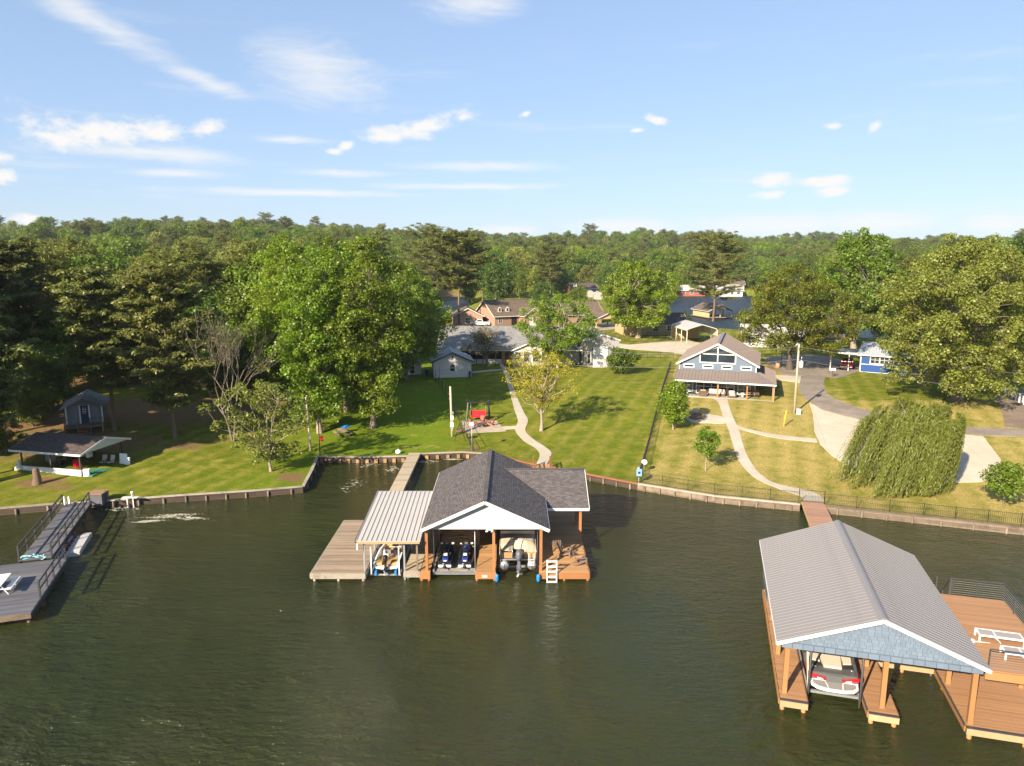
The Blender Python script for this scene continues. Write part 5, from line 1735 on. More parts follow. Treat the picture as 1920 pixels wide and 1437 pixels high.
mb = MB(); mb.box(-0.26, 0.26, -0.2, 0.2, 0, 0.62); mb.box(-0.29, 0.29, -0.23, 0.23, 0.62, 0.70)
o = mb.build('cooler', 'white_plastic'); o.location = p; o.rotation_euler = (0, 0, 0.3); tag(o, 'white cooler standing at the right end of the knee wall', 'cooler')
p = Gp(37, 880)
mb = MB(); mb.tint = 0; mb.lathe((0, 0, 0), [(0.5, 0), (0.45, 0.3), (0.16, 0.42), (0.13, 0.9), (0.15, 0.95)], 10)
o = mb.build('garden_urn', 'white_paint'); o.location = p; tag(o, 'white urn-shaped planter left of the knee wall', 'planter')
# tree stump
p = Gp(70, 908)
mb = MB(); mb.tint = 0
mb.tube([(0, 0, -0.3), (0, 0, 0.15), (0.05, 0, 0.7), (-0.02, 0, 1.35), (0, 0.02, 1.55)], [0.62, 0.42, 0.33, 0.27, 0.2], 9)
mat('stump_bark', (0.15, 0.10, 0.07), 0.95, 0.4, 2, 0.8, 8)
o = mb.build('tree_stump', 'stump_bark'); o.location = p; tag(o, 'tall tree stump in front of the pavilion', 'stump')

# ------------------------------------------------------------------ small grey cabin under the pines
cb = thing('cabin', 'small grey cabin with porch steps under the pines', 'cabin', (0, 0, 0))
k1 = Gp(126, 812); k2 = Gp(196, 806)
cang = math.atan2(k2.y - k1.y, k2.x - k1.x)
cb.location = (k1.x, k1.y, k1.z); cb.rotation_euler = (0, 0, cang)
cw = (Vector(k2[:2]) - Vector(k1[:2])).length
mat('cabin_grey', (0.17, 0.18, 0.20), 0.8, 0.15, 2)
cf = 0.9; ch = 2.15; cd = 5.0
cwx = cw
bx('floor_frame', 'old_timber', cb, -0.1, cwx + 0.1, -1.5, cd, 0.75, 0.95)
mb = MB()
x = 0.0
while x < cwx - 0.05:
    mb.box(x + 0.01, min(x + 0.29, cwx), 0.0, 0.10, cf, cf + ch); x += 0.30
mb.build('front_wall', 'cabin_grey', cb, kind='stuff')
for x in (0.0, cwx - 0.1):
    bx('side_wall', 'cabin_grey', cb, x, x + 0.1, 0.11, cd - 0.1, cf, cf + ch)
bx('back_wall', 'cabin_grey', cb, 0, cwx, cd - 0.1, cd, cf, cf + ch)
mb = MB(); mb.ext([(0.0, 0.03, cf + ch), (cwx, 0.03, cf + ch), (cwx / 2, 0.03, cf + ch + 0.95)], (0, 0.08, 0)); mb.build('gable', 'cabin_grey', cb)
for sx in (0, 1):
    e = (-0.45, cd + 0.3, cf + ch - 0.2) if sx == 0 else (cwx + 0.45, -0.9, cf + ch - 0.2)
    run = cwx / 2 + 0.45
    slab(cb, 'roof_slope', 'shingle_grey', e, (0, -1 if sx == 0 else 1, 0), (run if sx == 0 else -run, 0, 1.2), [(0, 0), (cd + 1.2, 0), (cd + 1.2, math.hypot(run, 1.2)), (0, math.hypot(run, 1.2))], 0.07)
for x in (0.02, cwx * 0.37, cwx * 0.62, cwx - 0.14):
    bx('trim', 'white_paint', cb, x, x + 0.14, -0.03, -0.002, cf, cf + ch)
d0, d1 = cwx * 0.37 + 0.17, cwx * 0.62 - 0.03
mat('navy_paint', (0.012, 0.02, 0.07), 0.5, 0.1, 2)
dr = bx('door', 'navy_paint', cb, d0, d1, -0.04, -0.004, cf, cf + 2.1)
bx('door_window', 'window_glass', dr, d0 + 0.1, d1 - 0.1, -0.055, -0.041, cf + 1.15, cf + 1.95)
mb = MB()
for k in range(1, 4):
    xx = d0 + 0.1 + (d1 - d0 - 0.2) * k / 4
    mb.box(xx - 0.015, xx + 0.015, -0.065, -0.056, cf + 1.15, cf + 1.95)
for k in range(1, 3):
    zz = cf + 1.15 + 0.8 * k / 3
    mb.box(d0 + 0.1, d1 - 0.1, -0.066, -0.057, zz - 0.015, zz + 0.015)
mb.build('muntins', 'white_paint', dr)
decking(MB(), -0.1, cwx + 0.1, -1.5, -0.06, cf).build('porch_floor', 'old_timber', cb, kind='stuff')
for k in range(4):
    bx('stair_tread', 'stain_red', cb, cwx * 0.36, cwx * 0.66, -1.8 - k * 0.28, -1.52 - k * 0.28, cf - 0.24 - k * 0.22, cf - 0.2 - k * 0.22)
for x in (0.0, cwx * 0.34, cwx * 0.68, cwx):
    bx('rail_post', 'old_timber', cb, x - 0.05, x + 0.05, -1.5, -1.4, 0, cf + 0.95)
for (xa, xb) in ((0.05, cwx * 0.34 - 0.05), (cwx * 0.68 + 0.05, cwx - 0.05)):
    bx('rail', 'old_timber', cb, xa, xb, -1.48, -1.42, cf + 0.85, cf + 0.93)

# ------------------------------------------------------------------ houses
mat('wall_blue', (0.125, 0.168, 0.225), 0.7, 0.06, 1.5)
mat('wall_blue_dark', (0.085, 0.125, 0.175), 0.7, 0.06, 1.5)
mat('wall_royal', (0.013, 0.058, 0.22), 0.6, 0.06, 1.5)
mat('wall_white', (0.52, 0.505, 0.48), 0.7, 0.06, 1.5)
mat('wall_grey', (0.34, 0.32, 0.30), 0.7, 0.06, 1.5)
mat('wall_brick', (0.33, 0.20, 0.145), 0.9, 0.3, 6)
mat('wall_redbrick', (0.30, 0.09, 0.06), 0.9, 0.25, 6)
mat('wall_tan', (0.50, 0.37, 0.19), 0.8, 0.1, 2)
mat('stone_veneer', (0.36, 0.27, 0.19), 0.9, 0.5, 3)
mat('porch_concrete', (0.38, 0.36, 0.33), 0.85, 0.12, 1.5)
mat('interior_shade', (0.012, 0.011, 0.010), 0.9, 0.2, 2)  # near-black, paints the shade of open interiors
mat('cedar', (0.38, 0.17, 0.06), 0.65, 0.15, 2)
mat('cream_cushion', (0.66, 0.58, 0.46), 0.9, 0.06, 4)
mat('wicker', (0.14, 0.09, 0.06), 0.85, 0.3, 8)


def window(parent, x, z, w, h, y, nx=1, nz=1, fr=0.09, m='white_paint', name='window', glass='window_glass'):
    """framed window on a wall facing -y; frame, pane and muntins stand proud of the wall"""
    o = MB()
    o.box(x - w / 2 - fr, x + w / 2 + fr, y - 0.05, y - 0.005, z - h / 2 - fr, z - h / 2)
    o.box(x - w / 2 - fr, x + w / 2 + fr, y - 0.05, y - 0.005, z + h / 2, z + h / 2 + fr)
    o.box(x - w / 2 - fr, x - w / 2, y - 0.05, y - 0.005, z - h / 2, z + h / 2)
    o.box(x + w / 2, x + w / 2 + fr, y - 0.05, y - 0.005, z - h / 2, z + h / 2)
    for k in range(1, nx):
        xx = x - w / 2 + w * k / nx
        o.box(xx - 0.025, xx + 0.025, y - 0.045, y - 0.015, z - h / 2, z + h / 2)
    for k in range(1, nz):
        zz = z - h / 2 + h * k / nz
        o.box(x - w / 2, x + w / 2, y - 0.046, y - 0.014, zz - 0.025, zz + 0.025)
    f = o.build(name, m, parent)
    MB().box(x - w / 2, x + w / 2, y - 0.013, y - 0.004, z - h / 2, z + h / 2).build('pane', glass, f)
    return f


def gable_roof(parent, x0, x1, y0, y1, ze, rise, m, axis='y', over=0.4, metal=0.0, fascia='white_paint', th=0.1):
    """two slopes; axis = direction of the ridge"""
    if axis == 'y':
        xm = (x0 + x1) / 2; run = (x1 - x0) / 2 + over
        k = rise / ((x1 - x0) / 2); zz = ze - over * k; top = ze + rise
        L = (y1 - y0) + 2 * over; sl_ = math.hypot(run, top - zz)
        args = [((x0 - over, y1 + over, zz), (0, -1, 0), (run, 0, top - zz)), ((x1 + over, y0 - over, zz), (0, 1, 0), (-run, 0, top - zz))]
        ends = [((x0 - over, y0 - over - 0.03, zz - 0.1), (xm, y0 - over - 0.03, top - 0.1)), ((x1 + over, y0 - over - 0.03, zz - 0.1), (xm, y0 - over - 0.03, top - 0.1)),
                ((x0 - over, y1 + over + 0.03, zz - 0.1), (xm, y1 + over + 0.03, top - 0.1)), ((x1 + over, y1 + over + 0.03, zz - 0.1), (xm, y1 + over + 0.03, top - 0.1))]
        eav = [((x0 - over - 0.03, y0 - over, zz - 0.1), (x0 - over - 0.03, y1 + over, zz - 0.1)), ((x1 + over + 0.03, y0 - over, zz - 0.1), (x1 + over + 0.03, y1 + over, zz - 0.1))]
        rid = ((xm, y0 - over, top + 0.02), (xm, y1 + over, top + 0.02))
    else:
        ym = (y0 + y1) / 2; run = (y1 - y0) / 2 + over
        k = rise / ((y1 - y0) / 2); zz = ze - over * k; top = ze + rise
        L = (x1 - x0) + 2 * over; sl_ = math.hypot(run, top - zz)
        args = [((x0 - over, y0 - over, zz), (1, 0, 0), (0, run, top - zz)), ((x1 + over, y1 + over, zz), (-1, 0, 0), (0, -run, top - zz))]
        ends = [((x0 - over - 0.03, y0 - over, zz - 0.1), (x0 - over - 0.03, ym, top - 0.1)), ((x0 - over - 0.03, y1 + over, zz - 0.1), (x0 - over - 0.03, ym, top - 0.1)),
                ((x1 + over + 0.03, y0 - over, zz - 0.1), (x1 + over + 0.03, ym, top - 0.1)), ((x1 + over + 0.03, y1 + over, zz - 0.1), (x1 + over + 0.03, ym, top - 0.1))]
        eav = [((x0 - over, y0 - over - 0.03, zz - 0.1), (x1 + over, y0 - over - 0.03, zz - 0.1)), ((x0 - over, y1 + over + 0.03, zz - 0.1), (x1 + over, y1 + over + 0.03, zz - 0.1))]
        rid = ((x0 - over, ym, top + 0.02), (x1 + over, ym, top + 0.02))
    pl = [(0, 0), (L, 0), (L, sl_), (0, sl_)]
    for (O, U, V) in args:
        if metal:
            metal_slope(parent, 'roof_slope', m, O, U, V, pl, metal, 0.03, th, 0.04)
        else:
            slab(parent, 'roof_slope', m, O, U, V, pl, th)
    for a, b in ends:
        MB().bar(a, b, 0.05, 0.2).build('rake_board', fascia, parent)
    for a, b in eav:
        MB().bar(a, b, 0.05, 0.16).build('eave_fascia', fascia, parent)
    MB().bar(rid[0], rid[1], 0.28, 0.06).build('ridge_cap', m, parent)
    return top


def walls(parent, x0, x1, y0, y1, z0, z1, m, gable=None, rise=0.0, t=0.15, lapped=False, batten=0.0):
    """four walls (each a part) and gable triangles; front wall lap-sided or battened if asked"""
    def front(nm, y, sgn):
        if gable == 'y':
            poly = [(x0, z0), (x1, z0), (x1, z1), ((x0 + x1) / 2, z1 + rise), (x0, z1)]
        else:
            poly = [(x0, z0), (x1, z0), (x1, z1), (x0, z1)]
        mb = MB()
        mb.ext([(p[0], y, p[1]) for p in poly], (0, t * sgn, 0))
        w = mb.build(nm, m, parent)
        if lapped and sgn > 0:
            l = MB(); lap(l, (0, y - 0.001, 0), (1, 0, 0), (0, 0, 1), poly, 0.2, 0.02)
            l.build('siding', m, w, kind='stuff')
        if batten and sgn > 0:
            u = x0 + batten
            while u < x1 - 0.1:
                c = clip(poly, 0, u, u + 0.05)
                if len(c) >= 3:
                    k = MB(); k.ext([(p[0], y - 0.002, p[1]) for p in c], (0, -0.022, 0)); k.build('batten', m, w)
                u += batten
        return w
    f = front('front_wall', y0, 1)
    front('back_wall', y1, -1)
    for nm, x, sx in (('side_wall', x0, 1), ('side_wall', x1, -1)):
        mb = MB()
        if gable == 'x':
            ym = (y0 + y1) / 2
            mb.ext([(x, y0 + t + 0.002, z0), (x, y1 - t - 0.002, z0), (x, y1 - t - 0.002, z1), (x, ym, z1 + rise), (x, y0 + t + 0.002, z1)], (t * sx, 0, 0))
        else:
            mb.ext([(x, y0 + t + 0.002, z0), (x, y1 - t - 0.002, z0), (x, y1 - t - 0.002, z1), (x, y0 + t + 0.002, z1)], (t * sx, 0, 0))
        mb.build(nm, m, parent)
    return f


def at_px(name, label, cat, pl, pr, z=None):
    """a house whose front foot runs between two pixels; returns the Empty and its width"""
    a, b = Gp(*pl), Gp(*pr)
    ang = math.atan2(b.y - a.y, b.x - a.x)
    o = thing(name, label, cat, (a.x, a.y, min(a.z, b.z) if z is None else z), ang)
    return o, math.hypot(b.x - a.x, b.y - a.y)


# ---- the blue house with the big gable window
hb, hw = at_px('house', 'blue board-and-batten house with big gable window and wraparound porch', 'house', (1268, 743), (1450, 753))
bw, hd = 10.3, 17.0
py0 = 2.7                                                    # main wall behind the porch
bx('porch_slab', 'porch_concrete', hb, -0.2, hw + 0.1, 0, py0 + 6, -0.5, 0.12)
bx('foundation', 'porch_concrete', hb, 0.1, bw + 0.1, py0 + 0.1, hd, -0.6, 0.13)
ze, rs_ = 4.55, 2.75
walls(hb, 0.0, bw, py0, hd, 0.13, ze, 'wall_blue', 'y', rs_, 0.15, batten=0.42)
for x in (0.0, bw):
    bx('corner_board', 'white_paint', hb, x - 0.06, x + 0.06, py0 - 0.035, py0 - 0.026, 0.2, ze - 0.1)
gable_roof(hb, 0.0, bw, py0, hd, ze, rs_, 'metal_roof_brown', 'y', 0.42, 0.42)
MB().box(bw / 2 - 0.22, bw / 2 + 0.22, py0 - 0.40, hd + 0.4, ze + rs_ - 0.03, ze + rs_ + 0.09).build('ridge_vent', 'metal_roof_ridge', hb)
# gable window: four panes under the slope
gx, gw_, gz0, gzs, gzt = bw / 2, 2.3, 4.62, 5.75, 6.72
wy = py0 - 0.03
win = MB()
outer = [(gx - gw_ - .16, gz0 - .16), (gx + gw_ + .16, gz0 - .16), (gx + gw_ + .16, gzs + .12), (gx, gzt + .18), (gx - gw_ - .16, gzs + .12)]
inner = [(gx - gw_, gz0), (gx + gw_, gz0), (gx + gw_, gzs), (gx, gzt), (gx - gw_, gzs)]
for i in range(5):
    a, b = outer[i], outer[(i + 1) % 5]; c, d = inner[(i + 1) % 5], inner[i]
    win.ext([(a[0], wy, a[1]), (b[0], wy, b[1]), (c[0], wy, c[1]), (d[0], wy, d[1])], (0, -0.06, 0))
win.box(gx - 0.07, gx + 0.07, wy - 0.058, wy - 0.01, gz0, gzt)
win.box(gx - gw_, gx + gw_, wy - 0.057, wy - 0.011, gzs - 0.06, gzs + 0.06)
wf = win.build('gable_window', 'white_paint', hb)
for sx in (-1, 1):
    MB().ext([(gx + sx * 0.07, wy - 0.005, gz0), (gx + sx * gw_, wy - 0.005, gz0), (gx + sx * gw_, wy - 0.005, gzs - 0.06), (gx + sx * 0.07, wy - 0.005, gzs - 0.06)], (0, 0.004, 0)).build('pane', 'window_glass', wf)
    MB().ext([(gx + sx * 0.07, wy - 0.005, gzs + 0.06), (gx + sx * (gw_ - 0.15), wy - 0.005, gzs + 0.06), (gx + sx * 0.07, wy - 0.005, gzt - 0.06)], (0, 0.004, 0)).build('pane', 'window_glass', wf)
for x in (1.3, 3.87, 6.43, 9.0):
    window(hb, x, 3.98, 1.15, 0.26, py0 - 0.025, fr=0.16, name='clerestory_window')
# porch roof: front skirt with a hip on the right, side porch slope
pe, pt_ = 2.42, 3.45
run = py0 + 0.35
Lf = math.hypot(run, pt_ - pe)
sp_w = hw - bw
metal_slope(hb, 'porch_roof', 'metal_roof_brown', (-0.35, -0.35, pe), (1, 0, 0), (0, run, pt_ - pe), [(0, 0), (hw + 0.55, 0), (bw + 0.35, Lf), (0, Lf)], 0.44, 0.06, 0.08, 0.06)
srun = hw + 0.2 - bw
Ls_ = math.hypot(srun, pt_ - pe)
metal_slope(hb, 'porch_roof', 'metal_roof_brown', (hw + 0.2, -0.35, pe), (0, 1, 0), (-srun, 0, pt_ - pe), [(0, 0), (12.0, 0), (12.0, Ls_), (run, Ls_)], 0.44, 0.06, 0.08, 0.06)
bx('porch_fascia', 'white_paint', hb, -0.38, hw + 0.2, -0.41, -0.36, pe - 0.20, pe - 0.02)
bx('porch_fascia', 'white_paint', hb, hw + 0.21, hw + 0.26, -0.41, 11.65, pe - 0.20, pe - 0.02)
bx('porch_ceiling', 'wall_grey', hb, -0.2, hw + 0.1, 0.0, py0 - 0.06, pe - 0.12, pe - 0.08)
bx('porch_ceiling', 'wall_grey', hb, bw + 0.02, hw + 0.1, py0 - 0.05, 11.5, pe - 0.12, pe - 0.08)
for (x, y) in ((0.1, 0.15), (5.5, 0.15), (hw - 3.4, 0.15), (hw - 0.1, 0.15), (hw - 0.1, 3.6), (hw - 0.1, 7.2), (hw - 0.1, 11.0)):
    bx('porch_post', 'cedar', hb, x - 0.09, x + 0.09, y - 0.09, y + 0.09, 0.12, pe - 0.12)
MB().tube([(hw + 0.15, -0.3, pe - 0.2), (hw + 0.05, 0.0, pe - 0.45), (hw + 0.05, 0.0, 0.0)], 0.05, 6).build('downspout', 'white_paint', hb)
# glass overhead door and side windows under the porch
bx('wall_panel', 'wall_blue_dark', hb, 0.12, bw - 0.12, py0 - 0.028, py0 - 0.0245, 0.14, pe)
gd = MB()
gx0, gx1, gzb, gzh = 2.45, 7.55, 0.16, 2.18
for k in range(6):
    xx = gx0 + (gx1 - gx0) * k / 5
    gd.box(xx - 0.045, xx + 0.045, py0 - 0.10, py0 - 0.055, gzb, gzh)
for k in range(5):
    zz = gzb + (gzh - gzb) * k / 4
    gd.box(gx0, gx1, py0 - 0.099, py0 - 0.056, zz - 0.04, zz + 0.04)
gdo = gd.build('glass_door', 'white_paint', hb)
for i in range(5):
    for j in range(4):
        xa = gx0 + (gx1 - gx0) * i / 5 + 0.045; xb = gx0 + (gx1 - gx0) * (i + 1) / 5 - 0.045
        za = gzb + (gzh - gzb) * j / 4 + 0.04; zb_ = gzb + (gzh - gzb) * (j + 1) / 4 - 0.04
        bx('pane', 'window_glass', gdo, xa, xb, py0 - 0.055, py0 - 0.045, za, zb_)
for x in (1.15, 8.85):
    window(hb, x, 1.25, 1.5, 1.75, py0 - 0.035, 2, 3, 0.1, name='porch_window')


def H(x, y, z=0.13, o=None):
    o = o or hb
    a = o.rotation_euler[2]
    return (o.location.x + x * math.cos(a) - y * math.sin(a), o.location.y + x * math.sin(a) + y * math.cos(a), o.location.z + z)


def wicker_seat(name, label, x, y, w, rz, group='wicker seats on the blue house porch'):
    o = thing(name, label, 'chair' if w < 1.2 else 'sofa', H(x, y), hb.rotation_euler[2] + rz, group)
    bx('base', 'wicker', o, -w / 2, w / 2, -0.4, 0.4, 0.05, 0.34)
    bx('backrest', 'wicker', o, -w / 2, w / 2, 0.32, 0.42, 0.345, 0.82)
    for sx in (-1, 1):
        bx('armrest', 'wicker', o, sx * w / 2 - 0.09, sx * w / 2 + 0.09, -0.4, 0.31, 0.345, 0.60)
    n = 1 if w < 1.2 else 2
    for k in range(n):
        xa = -w / 2 + 0.11 + (w - 0.22) * k / n; xb = -w / 2 + 0.10 + (w - 0.22) * (k + 1) / n
        bx('seat_cushion', 'cream_cushion', o, xa, xb - 0.01, -0.38, 0.30, 0.345, 0.48)
        MB().cbox(((xa + xb) / 2, 0.24, 0.68), (xb - xa - 0.04, 0.14, 0.42), 0, -0.15).build('back_cushion', 'cream_cushion', o)
    return o


wicker_seat('sofa', 'wicker sofa with cream cushions in front of the glass door', 5.3, 1.65, 2.3, 0)
wicker_seat('armchair', 'wicker armchair with cream cushions facing the lake, right of the cedar post', 7.35, 0.85, 0.95, R(10))
wicker_seat('armchair', 'wicker armchair seen from behind, left of the cedar post', 3.5, 0.75, 0.95, R(190))
bn = thing('porch_bench', 'dark slatted bench under the right porch window', 'bench', H(10.0, 1.9), hb.rotation_euler[2])
for k in range(4):
    bx('seat_slat', 'wicker', bn, -0.9, 0.9, -0.25 + k * 0.14, -0.13 + k * 0.14, 0.42, 0.45)
    bx('back_slat', 'wicker', bn, -0.9, 0.9, 0.30, 0.34, 0.50 + k * 0.12, 0.59 + k * 0.12)
for x in (-0.82, 0.82):
    bx('leg', 'black_metal', bn, x - 0.04, x + 0.04, -0.24, -0.16, 0, 0.42)
    bx('leg', 'black_metal', bn, x - 0.04, x + 0.04, 0.345, 0.40, 0, 0.95)
pn = MB(); pn.tint = 0; pn.lathe((0, 0, 0), [(0.16, 0), (0.24, 0.55), (0.25, 0.6), (0.2, 0.6)], 10)
pno = thing('planter', 'white pot with a small plant beside the glass door', 'planter', H(8.75, 1.5))
pn.build('pot', 'white_plastic', pno)
rr_ = np.random.default_rng(4)
n_ = 60
C_ = rr_.normal(size=(n_, 3)) * 0.14 + np.array([0, 0, 0.78])
tb = thing('patio_table', 'round dark table on the left end of the blue house porch', 'table', H(1.4, 1.0))
MB().lathe((0, 0, 0), [(0.25, 0), (0.05, 0.04), (0.05, 0.70), (0.55, 0.71), (0.55, 0.75)], 14).build('table_body', 'galvanised', tb)
for i, (dx, dy, rz) in enumerate(((-0.85, 0.1, R(90)), (0.85, 0.1, R(-90)))):
    lawn_chair(('dark chair left of the round porch table', 'dark chair right of the round porch table')[i], H(1.4 + dx, 1.0 + dy), hb.rotation_euler[2] + rz, 'charcoal_paint', 'charcoal_paint', 'chairs at the round porch table')

# ---- white shed with metal roof, small shed
sh, sw = at_px('shed', 'white lap-sided shed with grey metal roof beside the path', 'shed', (813, 709), (884, 707))
walls(sh, 0, sw, 0, 6.2, -0.3, 2.75, 'wall_white', 'y', 1.35, 0.12, lapped=True)
gable_roof(sh, 0, sw, 0, 6.2, 2.75, 1.35, 'metal_roof_grey', 'y', 0.45, 0.6, 'charcoal_paint')
window(sh, sw * 0.5, 1.55, 0.75, 1.05, -0.03, 1, 2, 0.12)
bx('gable_vent', 'charcoal_paint', sh, sw / 2 - 0.14, sw / 2 + 0.14, -0.05, -0.025, 3.05, 3.45)
bx('meter_box', 'charcoal_paint', sh, sw - 0.42, sw - 0.12, -0.3, -0.03, 0.0, 0.95)
for x in (0.35, 0.95):
    MB().tube([(x, -0.06, 0), (x, -0.06, 1.9)], 0.025, 6).build('conduit', 'charcoal_paint', sh)
s2, w2 = at_px('shed', 'small white shed with glazed door, half hidden by the bright green trees', 'shed', (752, 704), (790, 702))
walls(s2, 0, w2, 0, 3.5, -0.3, 2.3, 'wall_white', 'y', 0.55, 0.12, lapped=True)
gable_roof(s2, 0, w2, 0, 3.5, 2.3, 0.55, 'metal_roof_grey', 'y', 0.3, 0.5)
window(s2, w2 * 0.55, 1.1, 0.7, 1.8, -0.03, 1, 3, 0.1, name='glazed_door')
o = MB(); o.tint = 0; o.lathe((0, 0, 0), [(0.28, 0), (0.33, 0.9), (0.36, 0.92), (0.34, 1.0)], 12); o = o.build('barrel', 'royal_blue'); o.location = Gp(800, 704); tag(o, 'blue barrel between the two white sheds', 'barrel')
s3, w3 = at_px('shed', 'pale metal-roofed shed deep in the shade behind the bright green trees', 'shed', (488, 695), (515, 695))
walls(s3, 0, w3, 0, 4, -0.3, 2.2, 'wall_grey', 'x', 1.0, 0.12)
gable_roof(s3, 0, w3, 0, 4, 2.2, 1.0, 'metal_roof_grey', 'x', 0.4, 0.6)

# ---- long grey-roofed house
hg, gw = at_px('house', 'long low house with grey shingle roof and screened porch', 'house', (826, 683), (1086, 683))
walls(hg, 0, gw, 0, 13, -0.4, 2.9, 'wall_grey', 'x', 3.2, 0.15)
gable_roof(hg, 0, gw, 0, 13, 2.9, 3.2, 'shingle_grey', 'x', 0.6)
# screened porch: a black sheet paints the shaded inside between posts, over a low wall
bx('porch_shade_panel', 'interior_shade', hg, 3.0, 10.9, -0.04, -0.005, 0.9, 2.7)
bx('porch_low_wall', 'wall_white', hg, 3.0, 10.9, -0.10, -0.005, -0.2, 0.9)
for k in range(8):
    x = 3.0 + 7.9 * k / 7
    bx('porch_post', 'cedar' if k > 5 else 'wicker', hg, x - 0.07, x + 0.07, -0.14, -0.045, 0.0, 2.75)
window(hg, 8.6, 1.75, 1.0, 1.4, -0.05, 2, 2, 0.05, 'wicker')
dd = MB(); dd.box(10.95, 12.6, -0.09, -0.004, 0, 2.5); dd = dd.build('entry_door', 'cedar', hg)
bx('door_pane', 'window_glass', dd, 11.4, 12.1, -0.11, -0.091, 0.9, 2.1)
# projecting wing with a row of windows
wg = 12.8
walls(hg, wg, wg + 6.4, -2.0, 4.0, -0.4, 2.9, 'wall_white', 'y', 1.4, 0.12)
gable_roof(hg, wg, wg + 6.4, -2.0, 4.6, 2.9, 1.4, 'shingle_grey', 'y', 0.4)
for k in range(4):
    window(hg, wg + 0.9 + k * 1.55, 1.6, 1.0, 1.7, -2.03, 1, 2, 0.10)
MB().tube([(15, 6.8, 5.6), (15, 6.8, 6.5)], 0.1, 8).build('roof_vent', 'metal_roof_grey', hg)

# ---- tall grey garage
ga, gaw = at_px('garage', 'tall grey metal garage with big white roll-up door', 'garage', (1098, 688), (1160, 686))
walls(ga, 0, gaw, 0, 11, -0.4, 4.6, 'wall_grey', 'y', 1.0, 0.12, batten=0.5)
gable_roof(ga, 0, gaw, 0, 11, 4.6, 1.0, 'metal_roof_pale', 'y', 0.15, 0.8, 'white_paint')
rd = MB()
dx0, dx1 = gaw * 0.20, gaw * 0.68
for k in range(9):
    rd.box(dx0, dx1, -0.06, -0.03, 0.0 + k * 0.38, 0.36 + k * 0.38)
rd.build('roll_door', 'white_paint', ga)
for x in (dx0, dx1):
    bx('door_jamb', 'charcoal_paint', ga, x - 0.06, x + 0.06, -0.07, -0.028, 0, 3.5)
bx('door_ramp', 'path_concrete', ga, dx0 - 0.2, dx1 + 0.2, -1.2, -0.002, -0.4, 0.03)
window(ga, gaw * 0.09, 1.4, 0.5, 1.7, -0.03, 1, 2, 0.08, name='side_door')

# ---- brick houses behind
b1, w_ = at_px('house', 'brick house with brown hipped roof and two arched dormers', 'house', (928, 612), (1008, 608))
walls(b1, 0, w_, 0, 12, -0.5, 3.0, 'wall_brick', 'x', 3.6, 0.2)
gable_roof(b1, 0, w_, 0, 12, 3.0, 3.6, 'shingle_brown', 'x', 0.6)
for x in (w_ * 0.15, w_ * 0.33):
    d_ = MB(); d_.box(x - 0.7, x + 0.7, 1.2, 4.5, 3.6, 4.7)
    do = d_.build('dormer', 'shingle_brown', b1)
    mb = MB(); mb.tint = 0
    pts_ = [(x + 0.55 * math.cos(a), 1.19, 4.25 + 0.75 * math.sin(a)) for a in [math.pi * k / 8 for k in range(9)]] + [(x - 0.55, 1.19, 3.65), (x + 0.55, 1.19, 3.65)]
    mb.ext(pts_, (0, -0.08, 0)); mb.build('dormer_window', 'white_paint', do)
    MB().box(x - 0.3, x + 0.3, 1.08, 1.105, 3.8, 4.7).build('pane', 'window_glass', do)
walls(b1, w_ * 0.55, w_ * 0.95, -3.5, -0.05, -0.5, 3.0, 'wall_brick', 'y', 1.8, 0.2)
gable_roof(b1, w_ * 0.55, w_ * 0.95, -3.5, 2.0, 3.0, 1.8, 'shingle_brown', 'y', 0.5)
bx('garage_door', 'white_paint', b1, w_ * 0.66, w_ * 0.84, -3.56, -3.51, 0, 2.3)
window(b1, w_ * 0.12, 1.6, 1.1, 1.5, -0.03, 2, 2, 0.1)
bx('entry_shade_panel', 'interior_shade', b1, w_ * 0.38, w_ * 0.50, -0.06, -0.01, 0, 2.4)  # black sheet proud of the wall, painted shade for the entry
b1b, w_ = at_px('house', 'small brick house with cream gable behind the white pickup', 'house', (850, 612), (905, 611))
walls(b1b, 0, w_, 0, 9, -0.5, 2.9, 'wall_brick', 'y', 2.0, 0.2)
gable_roof(b1b, 0, w_, 0, 9, 2.9, 2.0, 'shingle_brown', 'y', 0.5)
window(b1b, w_ * 0.5, 1.5, 1.4, 1.4, -0.03, 2, 2, 0.1)
window(b1b, w_ * 0.2, 1.5, 0.9, 1.4, -0.03, 1, 2, 0.1)
b2, w_ = at_px('house', 'brown-roofed house behind the bright green tree', 'house', (1062, 608), (1128, 606))
walls(b2, 0, w_, 0, 11, -0.5, 2.9, 'wall_brick', 'x', 3.0, 0.2)
gable_roof(b2, 0, w_, 0, 11, 2.9, 3.0, 'shingle_brown', 'x', 0.6)
window(b2, w_ * 0.8, 1.5, 1.2, 1.3, -0.03, 2, 2, 0.1)
b3, w_ = at_px('house', 'tan stone house with dark roof behind the tree with forked trunk', 'house', (1170, 629), (1288, 627))
walls(b3, 0, w_, 0, 9, -0.5, 2.7, 'wall_tan', 'x', 2.2, 0.2)
gable_roof(b3, 0, w_, 0, 9, 2.7, 2.2, 'shingle_umber', 'x', 0.5)
bx('stone_base', 'stone_veneer', b3, w_ * 0.35, w_ + 0.05, -0.08, -0.005, -0.5, 0.9)
for f in (0.25, 0.5, 0.72):
    window(b3, w_ * f, 1.6, 1.3, 1.2, -0.03, 2, 2, 0.08)
cp, w_ = at_px('carport', 'carport with cream gable on square posts beside the tan stone house', 'carport', (1117, 617), (1162, 615))
for x in (0.15, w_ - 0.15):
    for y in (0.15, 6.5):
        bx('post', 'wall_tan', cp, x - 0.15, x + 0.15, y - 0.15, y + 0.15, -0.3, 2.7)
